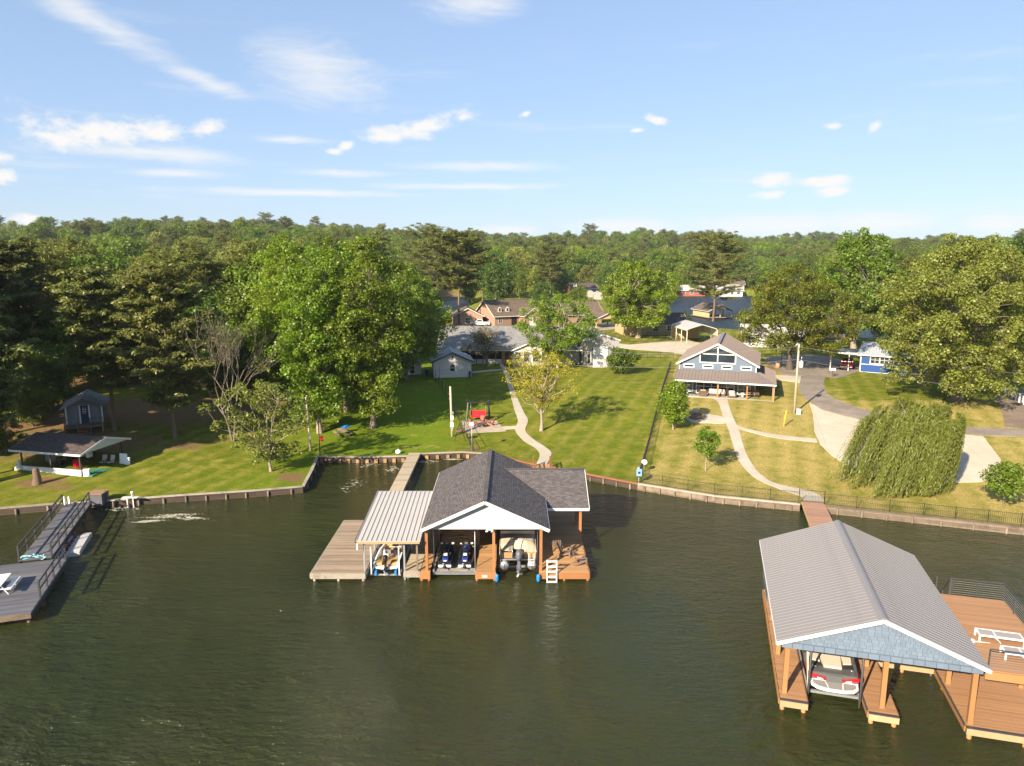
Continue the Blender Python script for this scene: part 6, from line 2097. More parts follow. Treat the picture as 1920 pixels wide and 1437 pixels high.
MB().ext([(0, 0, 2.7), (w_, 0, 2.7), (w_ / 2, 0, 4.1)], (0, 0.1, 0)).build('gable', 'wall_tan', cp)
bx('beam', 'wall_tan', cp, 0, w_, 0.0, 0.15, 2.45, 2.69)
gable_roof(cp, 0, w_, 0, 7, 2.7, 1.4, 'shingle_brown', 'y', 0.4)

# ---- metal carport with rounded eaves
mc, w_ = at_px('carport', 'beige metal carport with rounded eaves behind the blue house', 'carport', (1287, 646), (1345, 646))
L_ = 11.0; hh = 3.3
def arch(x):
    u = abs(x / w_ - 0.5) * 2
    return hh + 1.0 * (1 - u) - (0.35 * ((u - 0.86) / 0.14) ** 2 if u > 0.86 else 0)
rings = []
xs_ = [w_ * k / 20 for k in range(21)]
mb = MB(); mb.tint = 0
for i in range(20):
    a, b = xs_[i], xs_[i + 1]
    mb.ext([(a, 0, arch(a)), (b, 0, arch(b)), (b, 0, arch(b) + 0.05), (a, 0, arch(a) + 0.05)], (0, L_, 0))
mb.build('roof', 'metal_roof_pale', mc)
for k in range(4):
    y = 0.1 + (L_ - 0.2) * k / 3
    mb = MB(); mb.tint = 0
    mb.tube([(0.08, y, -0.4), (0.08, y, hh - 0.5)] + [(min(max(x, 0.08), w_ - 0.08), y, arch(x) - 0.06) for x in xs_[1:-1]] + [(w_ - 0.08, y, hh - 0.5), (w_ - 0.08, y, -0.4)], 0.06, 6)
    mb.build('frame', 'white_plastic', mc)
for k in range(5):
    bx('side_sheet', 'metal_roof_pale', mc, w_ - 0.02, w_ + 0.01, 0.15, L_ - 0.15, hh - 1.5 + k * 0.28, hh - 1.24 + k * 0.28)
bx('back_sheet', 'wall_tan', mc, 0.2, w_ - 0.2, L_ - 0.1, L_ - 0.06, 0, hh)

# ---- white garage building behind the elm
wgar, w_ = at_px('garage', 'low white garage building behind the orange-tinted tree', 'garage', (1392, 650), (1512, 654))
walls(wgar, 0, w_, 0, 8, -0.4, 2.9, 'wall_white', 'x', 1.5, 0.15)
gable_roof(wgar, 0, w_, 0, 8, 2.9, 1.5, 'metal_roof_pale', 'x', 0.4)
for f in (0.22, 0.6):
    bx('garage_door', 'white_paint', wgar, w_ * f - 1.6, w_ * f + 1.6, -0.06, -0.005, 0, 2.4)

# ---- royal blue house, carport, shed
hr, w_ = at_px('house', 'royal blue cottage with white trim beside the carport', 'house', (1612, 697), (1738, 708))
walls(hr, 0, w_, 0, 10, -0.3, 3.1, 'wall_royal', 'x', 1.4, 0.15, batten=0.6)
gable_roof(hr, 0, w_, 0, 10, 3.1, 1.4, 'metal_roof_grey', 'x', 0.5, 0.5)
bx('trim', 'white_paint', hr, -0.02, w_ + 0.02, -0.06, -0.03, -0.05, 0.12)
bx('trim', 'white_paint', hr, -0.02, w_ + 0.02, -0.06, -0.03, 1.30, 1.40)
for x in (0.0, w_):
    bx('corner_board', 'white_paint', hr, x - 0.08, x + 0.08, -0.07, -0.03, 0.13, 3.0)
for f in (0.22, 0.36, 0.50, 0.66):
    window(hr, w_ * f, 2.15, 1.25, 1.1, -0.035, 2, 2, 0.14)
cpr, w2_ = at_px('carport', 'flat white carport over a red pickup beside the royal blue cottage', 'carport', (1556, 694), (1613, 697))
bx('roof', 'metal_roof_pale', cpr, -0.6, w2_ + 0.1, -0.3, 6.0, 2.95, 3.08)
bx('fascia', 'white_paint', cpr, -0.62, w2_ + 0.1, -0.36, -0.305, 2.86, 3.10)
for x in (0.0, w2_ * 0.6):
    for y in (0.0, 5.5):
        bx('post', 'white_paint', cpr, x - 0.07, x + 0.07, y - 0.07, y + 0.07, -0.3, 2.945)
sd, w3_ = at_px('shed', 'dark blue shed beyond the flat white carport', 'shed', (1548, 660), (1578, 661))
walls(sd, 0, w3_, 0, 4, -0.3, 2.6, 'wall_royal', 'x', 0.9, 0.12)
gable_roof(sd, 0, w3_, 0, 4, 2.6, 0.9, 'shingle_umber', 'x', 0.3)

# ---- vehicles
mat('car_red', (0.42, 0.01, 0.012), 0.25, 0.04, 2, coat=0.6)
mat('car_white', (0.75, 0.75, 0.74), 0.25, 0.03, 2, coat=0.5)
mat('tyre', (0.015, 0.015, 0.015), 0.85, 0.1, 3)


def pickup(name, label, loc, rz, paint):
    o = thing(name, label, 'pickup truck', loc, rz)
    b_ = MB(); b_.tint = 0
    secs = []
    for x, w, zb, zt in ((-2.75, 0.93, 0.50, 1.05), (-2.6, 0.97, 0.42, 1.10), (-0.6, 0.98, 0.40, 1.12), (1.2, 0.98, 0.40, 1.12), (2.3, 0.96, 0.42, 1.05), (2.7, 0.88, 0.50, 0.92)):
        secs.append([(x, -w, zb), (x, w, zb), (x, w, zt - 0.12), (x, w * 0.93, zt), (x, -w * 0.93, zt), (x, -w, zt - 0.12)])
    b_.loft(secs, True); b_.build('body', paint, o)
    c_ = MB(); c_.tint = 0
    secs = []
    for x, w, zt in ((-0.85, 0.90, 1.14), (-0.65, 0.78, 1.75), (0.55, 0.78, 1.77), (1.25, 0.90, 1.14)):
        secs.append([(x, -0.92, 1.10), (x, 0.92, 1.10), (x, w, zt), (x, -w, zt)])
    c_.loft(secs, True); cab = c_.build('cab', paint, o)
    for sy in (-1, 1):
        MB().ext([(-0.62, sy * 0.915, 1.18), (0.95, sy * 0.915, 1.18), (0.5, sy * 0.81, 1.68), (-0.55, sy * 0.81, 1.68)], (0, sy * 0.012, 0)).build('side_window', 'window_glass', cab)
    MB().ext([(1.17, -0.8, 1.2), (1.17, 0.8, 1.2), (0.62, 0.72, 1.72), (0.62, -0.72, 1.72)], (0.03, 0, 0.01)).build('windscreen', 'window_glass', cab)
    MB().ext([(-0.84, -0.75, 1.2), (-0.84, 0.75, 1.2), (-0.69, 0.7, 1.68), (-0.69, -0.7, 1.68)], (-0.03, 0, 0.01)).build('rear_window', 'window_glass', cab)
    MB().box(-2.55, -0.95, -0.78, 0.78, 1.10, 1.125).build('bed', 'black_rubber', o)
    for x in (-1.75, 1.75):
        for sy in (-1, 1):
            w = MB(); w.tint = 0; w.tube([(x, sy * 0.78, 0.38), (x, sy * 1.0, 0.38)], 0.38, 16); w = w.build('wheel', 'tyre', o)
            r = MB(); r.tint = 0; r.tube([(x, sy * 1.0, 0.38), (x, sy * 1.015, 0.38)], 0.22, 12); r.build('rim', 'alloy', w)
    for sy in (-1, 1):
        MB().box(-2.78, -2.74, sy * 0.82 - 0.08, sy * 0.82 + 0.08, 0.7, 0.98).build('tail_light', 'gel_red', o)
        MB().box(2.62, 2.70, sy * 0.72 - 0.14, sy * 0.72 + 0.14, 0.72, 0.88).build('headlight', 'white_plastic', o)
    MB().box(-2.88, -2.76, -0.9, 0.9, 0.45, 0.60).build('rear_bumper', 'alloy', o)
    return o


p = Gp(1588, 690)
pickup('pickup_truck', 'red pickup truck under the flat white carport', p, R(62), 'car_red')
p = Gp(900, 611)
pickup('pickup_truck', 'white pickup truck parked beyond the grey-roofed house', p, R(180), 'car_white')

# ---- far shore
tbh, w_ = at_px('boathouse', 'tan gabled boathouse on the back lake beside the broad pine', 'boathouse', (1328, 607), (1372, 606), 0.0)
for x in (0.2, w_ / 2, w_ - 0.2):
    for y in (0.2, 6, 11.8):
        bx('post', 'wall_tan', tbh, x - 0.15, x + 0.15, y - 0.15, y + 0.15, -1.5, 3.0)
bx('deck', 'deck_weathered', tbh, -0.5, w_ + 0.5, -0.6, 12.5, 0.35, 0.55)
MB().ext([(0, 0, 3.0), (w_, 0, 3.0), (w_ / 2, 0, 5.0)], (0, 0.15, 0)).build('gable', 'wall_tan', tbh)
gable_roof(tbh, 0, w_, 0, 12, 3.0, 2.0, 'shingle_brown', 'y', 0.6)
bx('side_wall', 'wall_tan', tbh, 0.0, 0.12, 0.2, 11.8, 0.56, 3.0)
far = [((1272, 548), (1322, 548), 'wall_redbrick', 'metal_roof_pale', 'long red brick house with pale roof on the far shore behind the broad pine'),
       ((1352, 560), (1392, 562), 'wall_white', 'metal_roof_pale', 'white boathouse at the water on the far shore'),
       ((1340, 543), (1395, 545), 'wall_white', 'shingle_brown', 'white house with brown roof on the far shore'),
       ((1072, 553), (1118, 553), 'wall_redbrick', 'shingle_umber', 'red brick house with white porch beyond the flag'),
       ((1398, 528), (1450, 528), 'wall_tan', 'shingle_brown', 'tan house high on the far shore, right of the broad pine'),
       ((1540, 540), (1580, 540), 'wall_white', 'shingle_grey', 'pale house on the far shore behind the tall green tree')]
for (pl_, pr_, wm_, rm_, lb) in far:
    o, w_ = at_px('house', lb, 'house', pl_, pr_)
    o.location.z = max(o.location.z, 0.3)
    walls(o, 0, w_, 0, 9, -1.5, 3.2, wm_, 'x', 2.4, 0.2)
    gable_roof(o, 0, w_, 0, 9, 3.2, 2.4, rm_, 'x', 0.6)
    for f in (0.2, 0.5, 0.8):
        window(o, w_ * f, 1.7, 1.5, 1.5, -0.03, 2, 2, 0.15)
    if 'porch' in lb:
        for k in range(6):
            bx('column', 'white_paint', o, w_ * (0.45 + 0.1 * k) - 0.12, w_ * (0.45 + 0.1 * k) + 0.12, -2.4, -2.15, -1.5, 2.8)
        bx('porch_roof', 'white_paint', o, w_ * 0.43, w_ * 1.0, -2.6, -0.2, 2.81, 3.0)
for i, (px_, py_, lb) in enumerate(((1106, 558, 'white barrel-roofed shed with green top beyond the flag'), (1122, 562, 'small white shed beside the barrel-roofed one'))):
    p = Gp(px_, py_)
    o = thing('shed', lb, 'shed', p)
    mb = MB(); mb.tint = 0
    pr = [(-1.9, -0.5), (1.9, -0.5), (1.9, 2.0), (1.2, 2.9), (0, 3.3), (-1.2, 2.9), (-1.9, 2.0)]
    mb.ext([(x, 0, z) for x, z in pr], (0, 5, 0)); mb.build('body', 'wall_grey', o)
    mb = MB(); mb.tint = 0; mb.ext([(1.95, -0.1, 2.0), (1.25, -0.1, 2.95), (0, -0.1, 3.38), (-1.25, -0.1, 2.95), (-1.95, -0.1, 2.0), (-1.2, -0.1, 2.92), (0, -0.1, 3.32), (1.2, -0.1, 2.92)], (0, 5.2, 0)); mb.build('roof', 'turf_carpet' if i == 0 else 'metal_roof_pale', o)

# ------------------------------------------------------------------ poles and wires
mat('pole_pale', (0.42, 0.34, 0.26), 0.9, 0.25, 1.5, 0.3, 15, stretch=(2, 2, 0.3))
mat('pole_dark', (0.17, 0.10, 0.065), 0.9, 0.25, 1.5, 0.3, 15, stretch=(2, 2, 0.3))


def pole(name, label, pb, pt, r=0.13, m='pole_pale', cat='pole', lean=0.0):
    g_ = Gp(*pb)
    top = PY(pt[0], pt[1], g_.y)
    o = thing(name, label, cat, g_)
    h = top.z - g_.z
    MB().tube([(0, 0, -0.6), (lean * 0.5, 0, h * 0.5), (lean, 0, h)], [r, r * 0.88, r * 0.75], 10).build('shaft', m, o)
    return o, h


up, uh = pole('utility_pole', 'tall pale utility pole with white transformer right of the blue house', (1489, 775), (1498, 645), 0.15)
MB().lathe((0.42, -0.05, uh * 0.66), [(0.04, 0), (0.22, 0.03), (0.24, 0.1), (0.24, 0.72), (0.2, 0.82), (0.05, 0.86)], 12).build('transformer', 'white_paint', up)
MB().bar((0.1, 0, uh * 0.66 + 0.35), (0.24, 0, uh * 0.66 + 0.35), 0.06).build('bracket', 'galvanised', up)
for z in (0.6, 0.95):
    MB().lathe((0.42, -0.05, uh * 0.66 + 0.2 + z), [(0.03, 0), (0.06, 0.04), (0.03, 0.08), (0.06, 0.12), (0.02, 0.16)], 8).build('insulator', 'white_plastic', up)
MB().cbox((-0.05, -0.14, uh * 0.93), (0.10, 0.12, 0.3)).build('insulator', 'galvanised', up)
fpole, fh = pole('utility_pole', 'dark utility pole with grey transformer by the back lake', (1588, 655), (1596, 578), 0.16, 'pole_dark')
MB().lathe((-0.5, -0.1, fh * 0.72), [(0.05, 0), (0.30, 0.04), (0.32, 1.0), (0.1, 1.1)], 12).build('transformer', 'galvanised', fpole)
MB().bar((-0.2, 0, fh * 0.72 + 0.5), (-0.9, -0.1, fh * 0.6), 0.06).build('bracket', 'galvanised', fpole)
op, oh = pole('utility_pole', 'old weathered pole with meter boxes beside the patio', (848, 819), (844, 725), 0.15, 'pole_pale', lean=-0.15)
for i, (z, w, h_) in enumerate(((1.5, 0.42, 0.55), (2.35, 0.36, 0.5), (2.95, 0.3, 0.3))):
    MB().cbox((0.03 * i, -0.2, z), (w, 0.14, h_)).build('meter_box', 'white_paint' if i < 2 else 'galvanised', op)
for z in (2.0, 1.1):
    MB().tube([(0.08, -0.15, z - 0.4), (0.08, -0.15, z + 0.4)], 0.03, 6).build('conduit', 'white_paint', op)
for z in (4.6, 5.2):
    MB().bar((-0.45, 0, z), (0.05, 0, z + 0.05), 0.05).build('spike', 'pole_dark', op)
ps, psh = pole('timber_post', 'tall bare weathered post at the corner of the cove', (583, 846), (578, 745), 0.12, 'pole_pale', 'post', -0.25)
MB().cbox((-0.02, -0.14, 1.6), (0.2, 0.12, 0.45)).build('box', 'white_paint', ps)
p2, p2h = pole('flag_post', 'short post with a small faded flag at the corner of the cove', (600, 855), (600, 792), 0.07, 'pole_dark', 'post')
MB().ext([(0.05, 0, 1.7), (0.45, 0.02, 1.62), (0.43, 0.02, 2.15), (0.05, 0, 2.2)], (0, 0.015, 0)).build('flag', 'red_fabric', p2)
fpl, fplh = pole('flag_pole', 'white flag pole with flag beyond the brick houses', (1081, 556), (1081, 532), 0.09, 'white_paint', 'flagpole')
MB().ext([(0.1, 0, fplh - 0.2), (-1.6, 0, fplh - 0.5), (-1.6, 0, fplh - 1.6), (0.1, 0, fplh - 1.3)], (0, 0.03, 0)).build('flag', 'white_paint', fpl)
MB().ext([(0.1, 0, fplh - 2.2), (-1.6, 0, fplh - 2.6), (-1.6, 0, fplh - 3.4), (0.1, 0, fplh - 3.1)], (0, 0.03, 0)).build('flag', 'red_fabric', fpl)


def wire(label, a, b, sag, r=0.014):
    a, b = Vector(a), Vector(b)
    pts_ = []
    for k in range(15):
        t = k / 14
        q_ = a.lerp(b, t); q_.z -= sag * 4 * t * (1 - t)
        pts_.append(q_ - a)
    mb = MB(); mb.tint = 0; mb.tube(pts_, r, 4, False)
    o = mb.build('power_line', 'galvanised'); o.location = a
    tag(o, label, 'wire', 'overhead wires from the tall pale pole')


ut = up.location + Vector((0, 0, uh * 0.96)); um_ = up.location + Vector((0.1, 0, uh * 0.78))
wire('upper overhead wire running left from the tall pale pole in front of the blue house', ut, PY(1040, 655, 88), 0.7)
wire('lower overhead wire running left from the tall pale pole', um_, PY(1040, 683, 88), 0.7)
wire('upper overhead wire running right from the tall pale pole', ut, PY(1990, 705, 84), 0.5)
wire('lower overhead wire running right from the tall pale pole', um_, PY(1990, 745, 84), 0.5)

# ------------------------------------------------------------------ swing, chairs, fire bowl on the patio
sw_ = thing('porch_swing', 'red bench swing in a black frame on the patio', 'swing', Gp(897, 789), R(-3))
for sx in (-1, 1):
    for sy in (-1, 1):
        MB().bar((sx * 1.45, sy * 0.75, 0), (sx * 1.30, sy * 0.1, 2.35), 0.14).build('leg', 'black_metal', sw_)
    MB().bar((sx * 1.36, -0.45, 1.2), (sx * 1.36, 0.45, 1.2), 0.10).build('cross_brace', 'black_metal', sw_)
MB().bar((-1.45, 0, 2.38), (1.45, 0, 2.38), 0.12).build('top_beam', 'black_metal', sw_)
bx('seat', 'red_fabric', sw_, -0.95, 0.95, -0.3, 0.25, 0.50, 0.62)
MB().cbox((0, 0.33, 0.95), (1.9, 0.10, 0.62), 0, -0.2).build('backrest', 'red_fabric', sw_)
for sx in (-1, 1):
    bx('armrest', 'red_paint', sw_, sx * 0.97 - 0.04, sx * 0.97 + 0.04, -0.3, 0.3, 0.80, 0.86)
    MB().tube([(sx * 0.95, 0.28, 0.86), (sx * 0.98, 0.02, 2.33)], 0.015, 4).build('chain', 'galvanised', sw_)
    MB().tube([(sx * 0.95, -0.28, 0.86), (sx * 0.98, 0.02, 2.33)], 0.015, 4).build('chain', 'galvanised', sw_)
for sx in (-1.42, 1.38):
    MB().lathe((sx, -0.05, 2.44), [(0.03, 0), (0.12, 0.05), (0.14, 0.2), (0.1, 0.3), (0.02, 0.34)], 8).build('lantern', 'black_metal', sw_)
mat('chair_salmon', (0.42, 0.16, 0.11), 0.7, 0.15, 3)
c0 = Gp(903, 800)
for i, (dx, dy, rz, lb) in enumerate(((-1.1, 0.1, R(120), 'salmon slatted chair left of the fire bowl on the patio'), (0.15, 0.75, R(5), 'salmon slatted chair behind the fire bowl on the patio'), (1.2, 0.1, R(-110), 'salmon slatted chair right of the fire bowl on the patio'))):
    adirondack('patio_chair', lb, c0.x + dx, c0.y + dy, hz(c0.x + dx, c0.y + dy) + 0.055, rz, 'chair_salmon', 'salmon chairs on the patio')
fbw = thing('fire_bowl', 'dark metal fire bowl between the salmon chairs', 'fire bowl', (c0.x + 0.05, c0.y - 0.6, c0.z + 0.05))
MB().lathe((0, 0, 0.25), [(0.1, 0), (0.4, 0.12), (0.5, 0.25), (0.47, 0.25), (0.3, 0.12)], 14).build('bowl', 'wicker_dark', fbw)
for k in range(3):
    MB().bar((0.4 * math.cos(k * 2.09), 0.4 * math.sin(k * 2.09), 0), (0.2 * math.cos(k * 2.09), 0.2 * math.sin(k * 2.09), 0.33), 0.04).build('leg', 'black_metal', fbw)
hbw = thing('hanging_planter', 'dark bowl planter hung on a tripod beside the old pole', 'planter', Gp(862, 829))
MB().lathe((0, 0, 1.1), [(0.12, 0), (0.42, 0.15), (0.5, 0.38), (0.46, 0.38), (0.3, 0.2)], 14).build('bowl', 'wicker', hbw)
for k in range(3):
    MB().bar((0.75 * math.cos(k * 2.09 + 0.5), 0.75 * math.sin(k * 2.09 + 0.5), 0), (0.0, 0.0, 2.3), 0.045).build('leg', 'black_metal', hbw)


def dish(label, pb, pt, rad):
    g_ = Gp(*pb)
    top = PY(pt[0], pt[1], g_.y)
    o = thing('dish_lamp', label, 'lamp', g_)
    h = top.z - g_.z
    MB().tube([(0, 0, -0.3), (0, 0, h)], 0.035, 6).build('pole', 'galvanised', o)
    mb = MB(); mb.tint = 0
    mb.lathe((0, 0, 0), [(0.04, -0.10), (rad * 0.7, -0.06), (rad, 0.06), (rad * 0.96, 0.07), (rad * 0.6, -0.01)], 16)
    d_ = mb.build('dish', 'white_plastic', o); d_.location = (0, -0.05, h + 0.05); d_.rotation_euler = (R(38), 0, 0)
    return o


dish('white round dish on a thin pole beside the patio', (885, 848), (885, 797), 0.27)
dish('white round dish on a thin pole at the corner of the straw lawn', (1207, 886), (1209, 868), 0.30)
eb = thing('power_box', 'pale blue electric box on a timber post at the seawall', 'electric box', Gp(1196, 904))
MB().tube([(0, -0.2, -1.2), (0, -0.2, 1.55)], 0.11, 8).build('post', 'pole_pale', eb)
mat('pale_blue', (0.22, 0.42, 0.66), 0.5, 0.08, 3)
bxo = bx('box', 'pale_blue', eb, -0.24, 0.24, -0.56, -0.32, 0.75, 1.4)
bx('socket_cover', 'black_metal', bxo, -0.10, 0.10, -0.585, -0.562, 1.0, 1.2)

# picnic table on the grass
pt2 = thing('picnic_table', 'weathered timber picnic table on the green lawn', 'picnic table', Gp(643, 818), R(118))
for k in range(4):
    bx('top_board', 'deck_weathered', pt2, -1.05, 1.05, -0.39 + k * 0.2, -0.20 + k * 0.2, 0.72, 0.77)
for y in (-0.78, 0.78):
    bx('bench', 'deck_weathered', pt2, -1.05, 1.05, y - 0.14, y + 0.14, 0.42, 0.47)
for x in (-0.75, 0.75):
    for sy in (-1, 1):
        MB().bar((x, sy * 0.66, 0.0), (x, sy * 0.22, 0.72), 0.09, 0.05).build('leg', 'old_timber', pt2)
    bx('cross_bar', 'old_timber', pt2, x - 0.04, x + 0.04, -0.85, 0.85, 0.33, 0.415)
p = Gp(648, 812)
mb = MB(); mb.box(-0.45, 0.45, -0.3, 0.3, 0, 0.08); mb.cbox((0.1, 0, 0.15), (0.5, 0.4, 0.14), 0.4)
o = mb.build('folded_tarp', 'blue_plastic'); o.location = (p.x, p.y, pt2.location.z + 0.775); o.rotation_euler = (0, 0, 0.5); tag(o, 'folded blue tarp on the weathered picnic table', 'tarp')
p = Gp(747, 851)
mb = MB(); mb.tint = 0; mb.lathe((0, 0, 0), [(0.05, 0), (0.28, 0.06), (0.34, 0.22), (0.26, 0.4), (0.08, 0.46), (0.05, 0.52)], 12)
o = mb.build('buoy', 'white_plastic'); o.location = p; tag(o, 'white buoy lying on the grass at the head of the cove', 'buoy')

# fire pit
fpit = thing('fire_pit', 'round brown fire pit on the rounded patio by the blue house', 'fire pit', Gp(1306, 784))
for k in range(14):
    a = 2 * math.pi * k / 14
    for r_i, z in ((0, 0.0), (1, 0.2)):
        MB().cbox((0.85 * math.cos(a + 0.2 * r_i), 0.85 * math.sin(a + 0.2 * r_i), 0.16 + z), (0.20, 0.34, 0.19), a + 0.2 * r_i).build('block', 'wall_brick', fpit)
MB().lathe((0, 0, 0.06), [(0.7, 0), (0.7, 0.06), (0.1, 0.1)], 14).build('ash_bed', 'wicker_dark', fpit)
mb = MB(); mb.tint = 0; mb.lathe((0, 0, -0.1), [(0.5, 0), (0.48, 0.3), (0.3, 0.55), (0.1, 0.62)], 7); o = mb.build('boulder', 'concrete_cap'); o.location = Gp(1304, 773); tag(o, 'pale boulder behind the round fire pit', 'boulder')
# marker, pedestal, mailbox
mat('marker_yellow', (0.72, 0.46, 0.02), 0.5, 0.06, 3)
g_ = Gp(1469, 800)
mb = MB(); mb.tint = 0; mb.tube([(0, 0, -0.3), (0.1, 0, 0.9), (0.22, 0, 1.85)], 0.08, 8); mb.lathe((0.22, 0, 1.85), [(0.08, 0), (0.085, 0.04), (0.03, 0.1)], 8)
o = mb.build('marker_post', 'marker_yellow'); o.location = g_; tag(o, 'leaning yellow marker post on the straw lawn', 'marker')
o = MB(); o.box(-0.2, 0.2, -0.15, 0.15, -0.2, 0.6); o.box(-0.22, 0.22, -0.17, 0.17, 0.6, 0.68); o = o.build('utility_pedestal', 'white_plastic'); o.location = Gp(1497, 777); tag(o, 'small white utility pedestal at the foot of the tall pale pole', 'pedestal')
mbx = thing('mailbox', 'pale mailbox on a post where the lane meets the parking court', 'mailbox', Gp(1561, 707))
bx('post', 'pole_dark', mbx, -0.07, 0.07, -0.07, 0.07, -0.3, 1.0)
mb = MB(); mb.tint = 0
prf = [(-0.22, 1.0), (0.22, 1.0), (0.22, 1.25), (0.12, 1.4), (-0.12, 1.4), (-0.22, 1.25)]
mb.ext([(-0.45, y, z) for y, z in prf], (0.8, 0, 0)); mb.build('box', 'white_paint', mbx)
o = MB(); o.tint = 0; o.lathe((0, 0, 0), [(0.45, 0), (0.38, 0.35), (0.36, 0.75), (0.3, 0.8)], 10); o = o.build('stump_planter', 'brown_panel'); o.location = Gp(1458, 690); tag(o, 'orange-brown stump planter beside the parking court', 'planter')
o = MB(); o.tint = 0; o.tube([(0, 0, -0.3), (0, 0, 2.2)], 0.06, 6); o.lathe((0, 0, 2.2), [(0.05, 0), (0.2, 0.1), (0.22, 0.45), (0.05, 0.6)], 8); o = o.build('lamp_post', 'black_metal'); o.location = Gp(1464, 688); tag(o, 'short black lamp post beside the parking court', 'lamp')

# ------------------------------------------------------------------ foam on the water
rr_ = np.random.default_rng(12)
m, q, bs, out = base_mat('foam')
bs.inputs['Base Color'].default_value = (0.42, 0.39, 0.30, 1)
bs.inputs['Roughness'].default_value = 0.8


def foam(label, blobs, n, smin=0.04, smax=0.2):
    mb = MB()
    rr = random.Random(4)
    for (px_, py_, rx, ry, wgt, tilt) in blobs:
        c = P(px_, py_, 0)
        for k in range(int(n * wgt)):
            u, v_ = rr.gauss(0, 0.5), rr.gauss(0, 0.42)
            w = math.sin(u * 4 + v_ * 3) * 0.25
            x = c.x + rx * u; y = c.y + ry * (v_ + w) + tilt * u
            s = rr.uniform(smin, smax) * (1.4 - min(1.2, math.hypot(u, v_)))
            if s <= 0.015:
                continue
            k_ = 6
            a0 = rr.uniform(0, 6)
            zz_ = rr.uniform(0.004, 0.03)
            st = rr.uniform(1.2, 3.0)
            pl_ = [(x + s * st * math.cos(a0 + 6.283 * i / k_) * rr.uniform(0.6, 1.1), y + s * math.sin(a0 + 6.283 * i / k_) * rr.uniform(0.6, 1.1), zz_) for i in range(k_)]
            mb._add(pl_, [tuple(range(k_))])
    o = mb.build('foam', 'foam')
    tag(o, label, None, None, 'stuff')


foam('churned white foam below the fish cleaning table', [(318, 968, 2.6, 0.55, 1.0, 0.5), (280, 978, 1.6, 0.3, 0.6, 0.3), (355, 972, 2.0, 0.5, 0.5, -0.3), (230, 955, 2.4, 0.6, 0.25, 0)], 330, 0.015, 0.085)
foam('thin foam drifting in the cove', [(690, 872, 1.4, 1.6, 0.5, 0), (735, 880, 0.9, 1.2, 0.5, 0), (660, 910, 1.6, 2.6, 0.5, 0), (800, 866, 1.5, 0.6, 0.7, 0), (850, 862, 1.2, 0.3, 1.0, 0)], 150, 0.015, 0.085)

# ------------------------------------------------------------------ trees
mat('bark_grey', (0.16, 0.13, 0.10), 0.95, 0.35, 1.5, 0.8, 8, stretch=(1, 1, 0.25))
mat('bark_pine', (0.17, 0.115, 0.08), 0.95, 0.4, 1.5, 0.8, 8, stretch=(1, 1, 0.3))
mat('bark_pale', (0.29, 0.235, 0.18), 0.95, 0.3, 1.5, 0.6, 8, stretch=(1, 1, 0.3))
mat('bark_dark', (0.09, 0.07, 0.055), 0.95, 0.3, 1.5, 0.6, 8, stretch=(1, 1, 0.3))
leaf_mat('leaf_bright', (0.168, 0.252, 0.009), 0.55, 0.016)
leaf_mat('leaf_mid', (0.130, 0.190, 0.014), 0.5, 0.022)
leaf_mat('leaf_dark', (0.088, 0.138, 0.015), 0.45, 0.022)
leaf_mat('leaf_olive', (0.160, 0.190, 0.03), 0.5, 0.02)
leaf_mat('leaf_yellow', (0.34, 0.285, 0.018), 0.4, 0.014)
leaf_mat('leaf_oak', (0.240, 0.258, 0.040), 0.55, 0.012)
leaf_mat('leaf_elm', (0.150, 0.190, 0.010), 0.5, 0.015, tint=(0.195, 0.175, 0.018))
leaf_mat('leaf_willow', (0.165, 0.185, 0.028), 0.55, 0.012)
leaf_mat('leaf_pine', (0.165, 0.185, 0.042), 0.55, 0.02, 0.4)
leaf_mat('leaf_pine_dark', (0.138, 0.152, 0.036), 0.55, 0.02, 0.4)
leaf_mat('leaf_pale', (0.33, 0.29, 0.20), 0.3, 0.03)
leaf_mat('leaf_red', (0.30, 0.03, 0.045), 0.3, 0.03)


def unit(a):
    return a / np.maximum(np.linalg.norm(a, axis=1, keepdims=True), 1e-9)


def leaf_mesh(name, C, N, S, r, aspect=0.42, fold=0.12, T=None, m=None, tint=None):
    n = len(C)
    if T is None:
        T = r.normal(size=(n, 3))
    T = unit(T - N * np.sum(T * N, axis=1, keepdims=True))
    B = np.cross(N, T)
    S = S[:, None]
    V = np.empty((n, 4, 3))
    V[:, 0] = C - T * S * 0.5
    V[:, 1] = C + B * S * aspect + N * S * fold
    V[:, 2] = C + T * S * 0.55
    V[:, 3] = C - B * S * aspect + N * S * fold
    me = bpy.data.meshes.new(name)
    me.vertices.add(4 * n)
    me.vertices.foreach_set('co', V.reshape(-1).astype(np.float32))
    me.loops.add(4 * n)
    me.loops.foreach_set('vertex_index', np.arange(4 * n, dtype=np.int32))
    me.polygons.add(n)
    me.polygons.foreach_set('loop_start', np.arange(0, 4 * n, 4, dtype=np.int32))
    me.polygons.foreach_set('loop_total', np.full(n, 4, dtype=np.int32))
    at = me.attributes.new('v', 'FLOAT', 'POINT')
    at.data.foreach_set('value', np.repeat(r.uniform(-0.5, 0.5, n) if tint is None else tint, 4).astype(np.float32))
    me.update()
    me.validate()
    if m:
        me.materials.append(MATS[m])
    return me


def branch(mb, a, b, r0, r1, rnd, sag=0.0, n=4, sides=5, wob=0.06):
    a, b = Vector(a), Vector(b)
    L = (b - a).length
    pts, rs = [], []
    for i in range(n + 1):
        t = i / n
        p = a.lerp(b, t)
        if 0 < i < n:
            p += Vector((rnd.uniform(-1, 1), rnd.uniform(-1, 1), rnd.uniform(-1, 1))) * L * wob
        p.z += sag * L * math.sin(math.pi * t)
        pts.append(p); rs.append(r0 + (r1 - r0) * t)
    mb.tube(pts, rs, sides, False)
    return pts


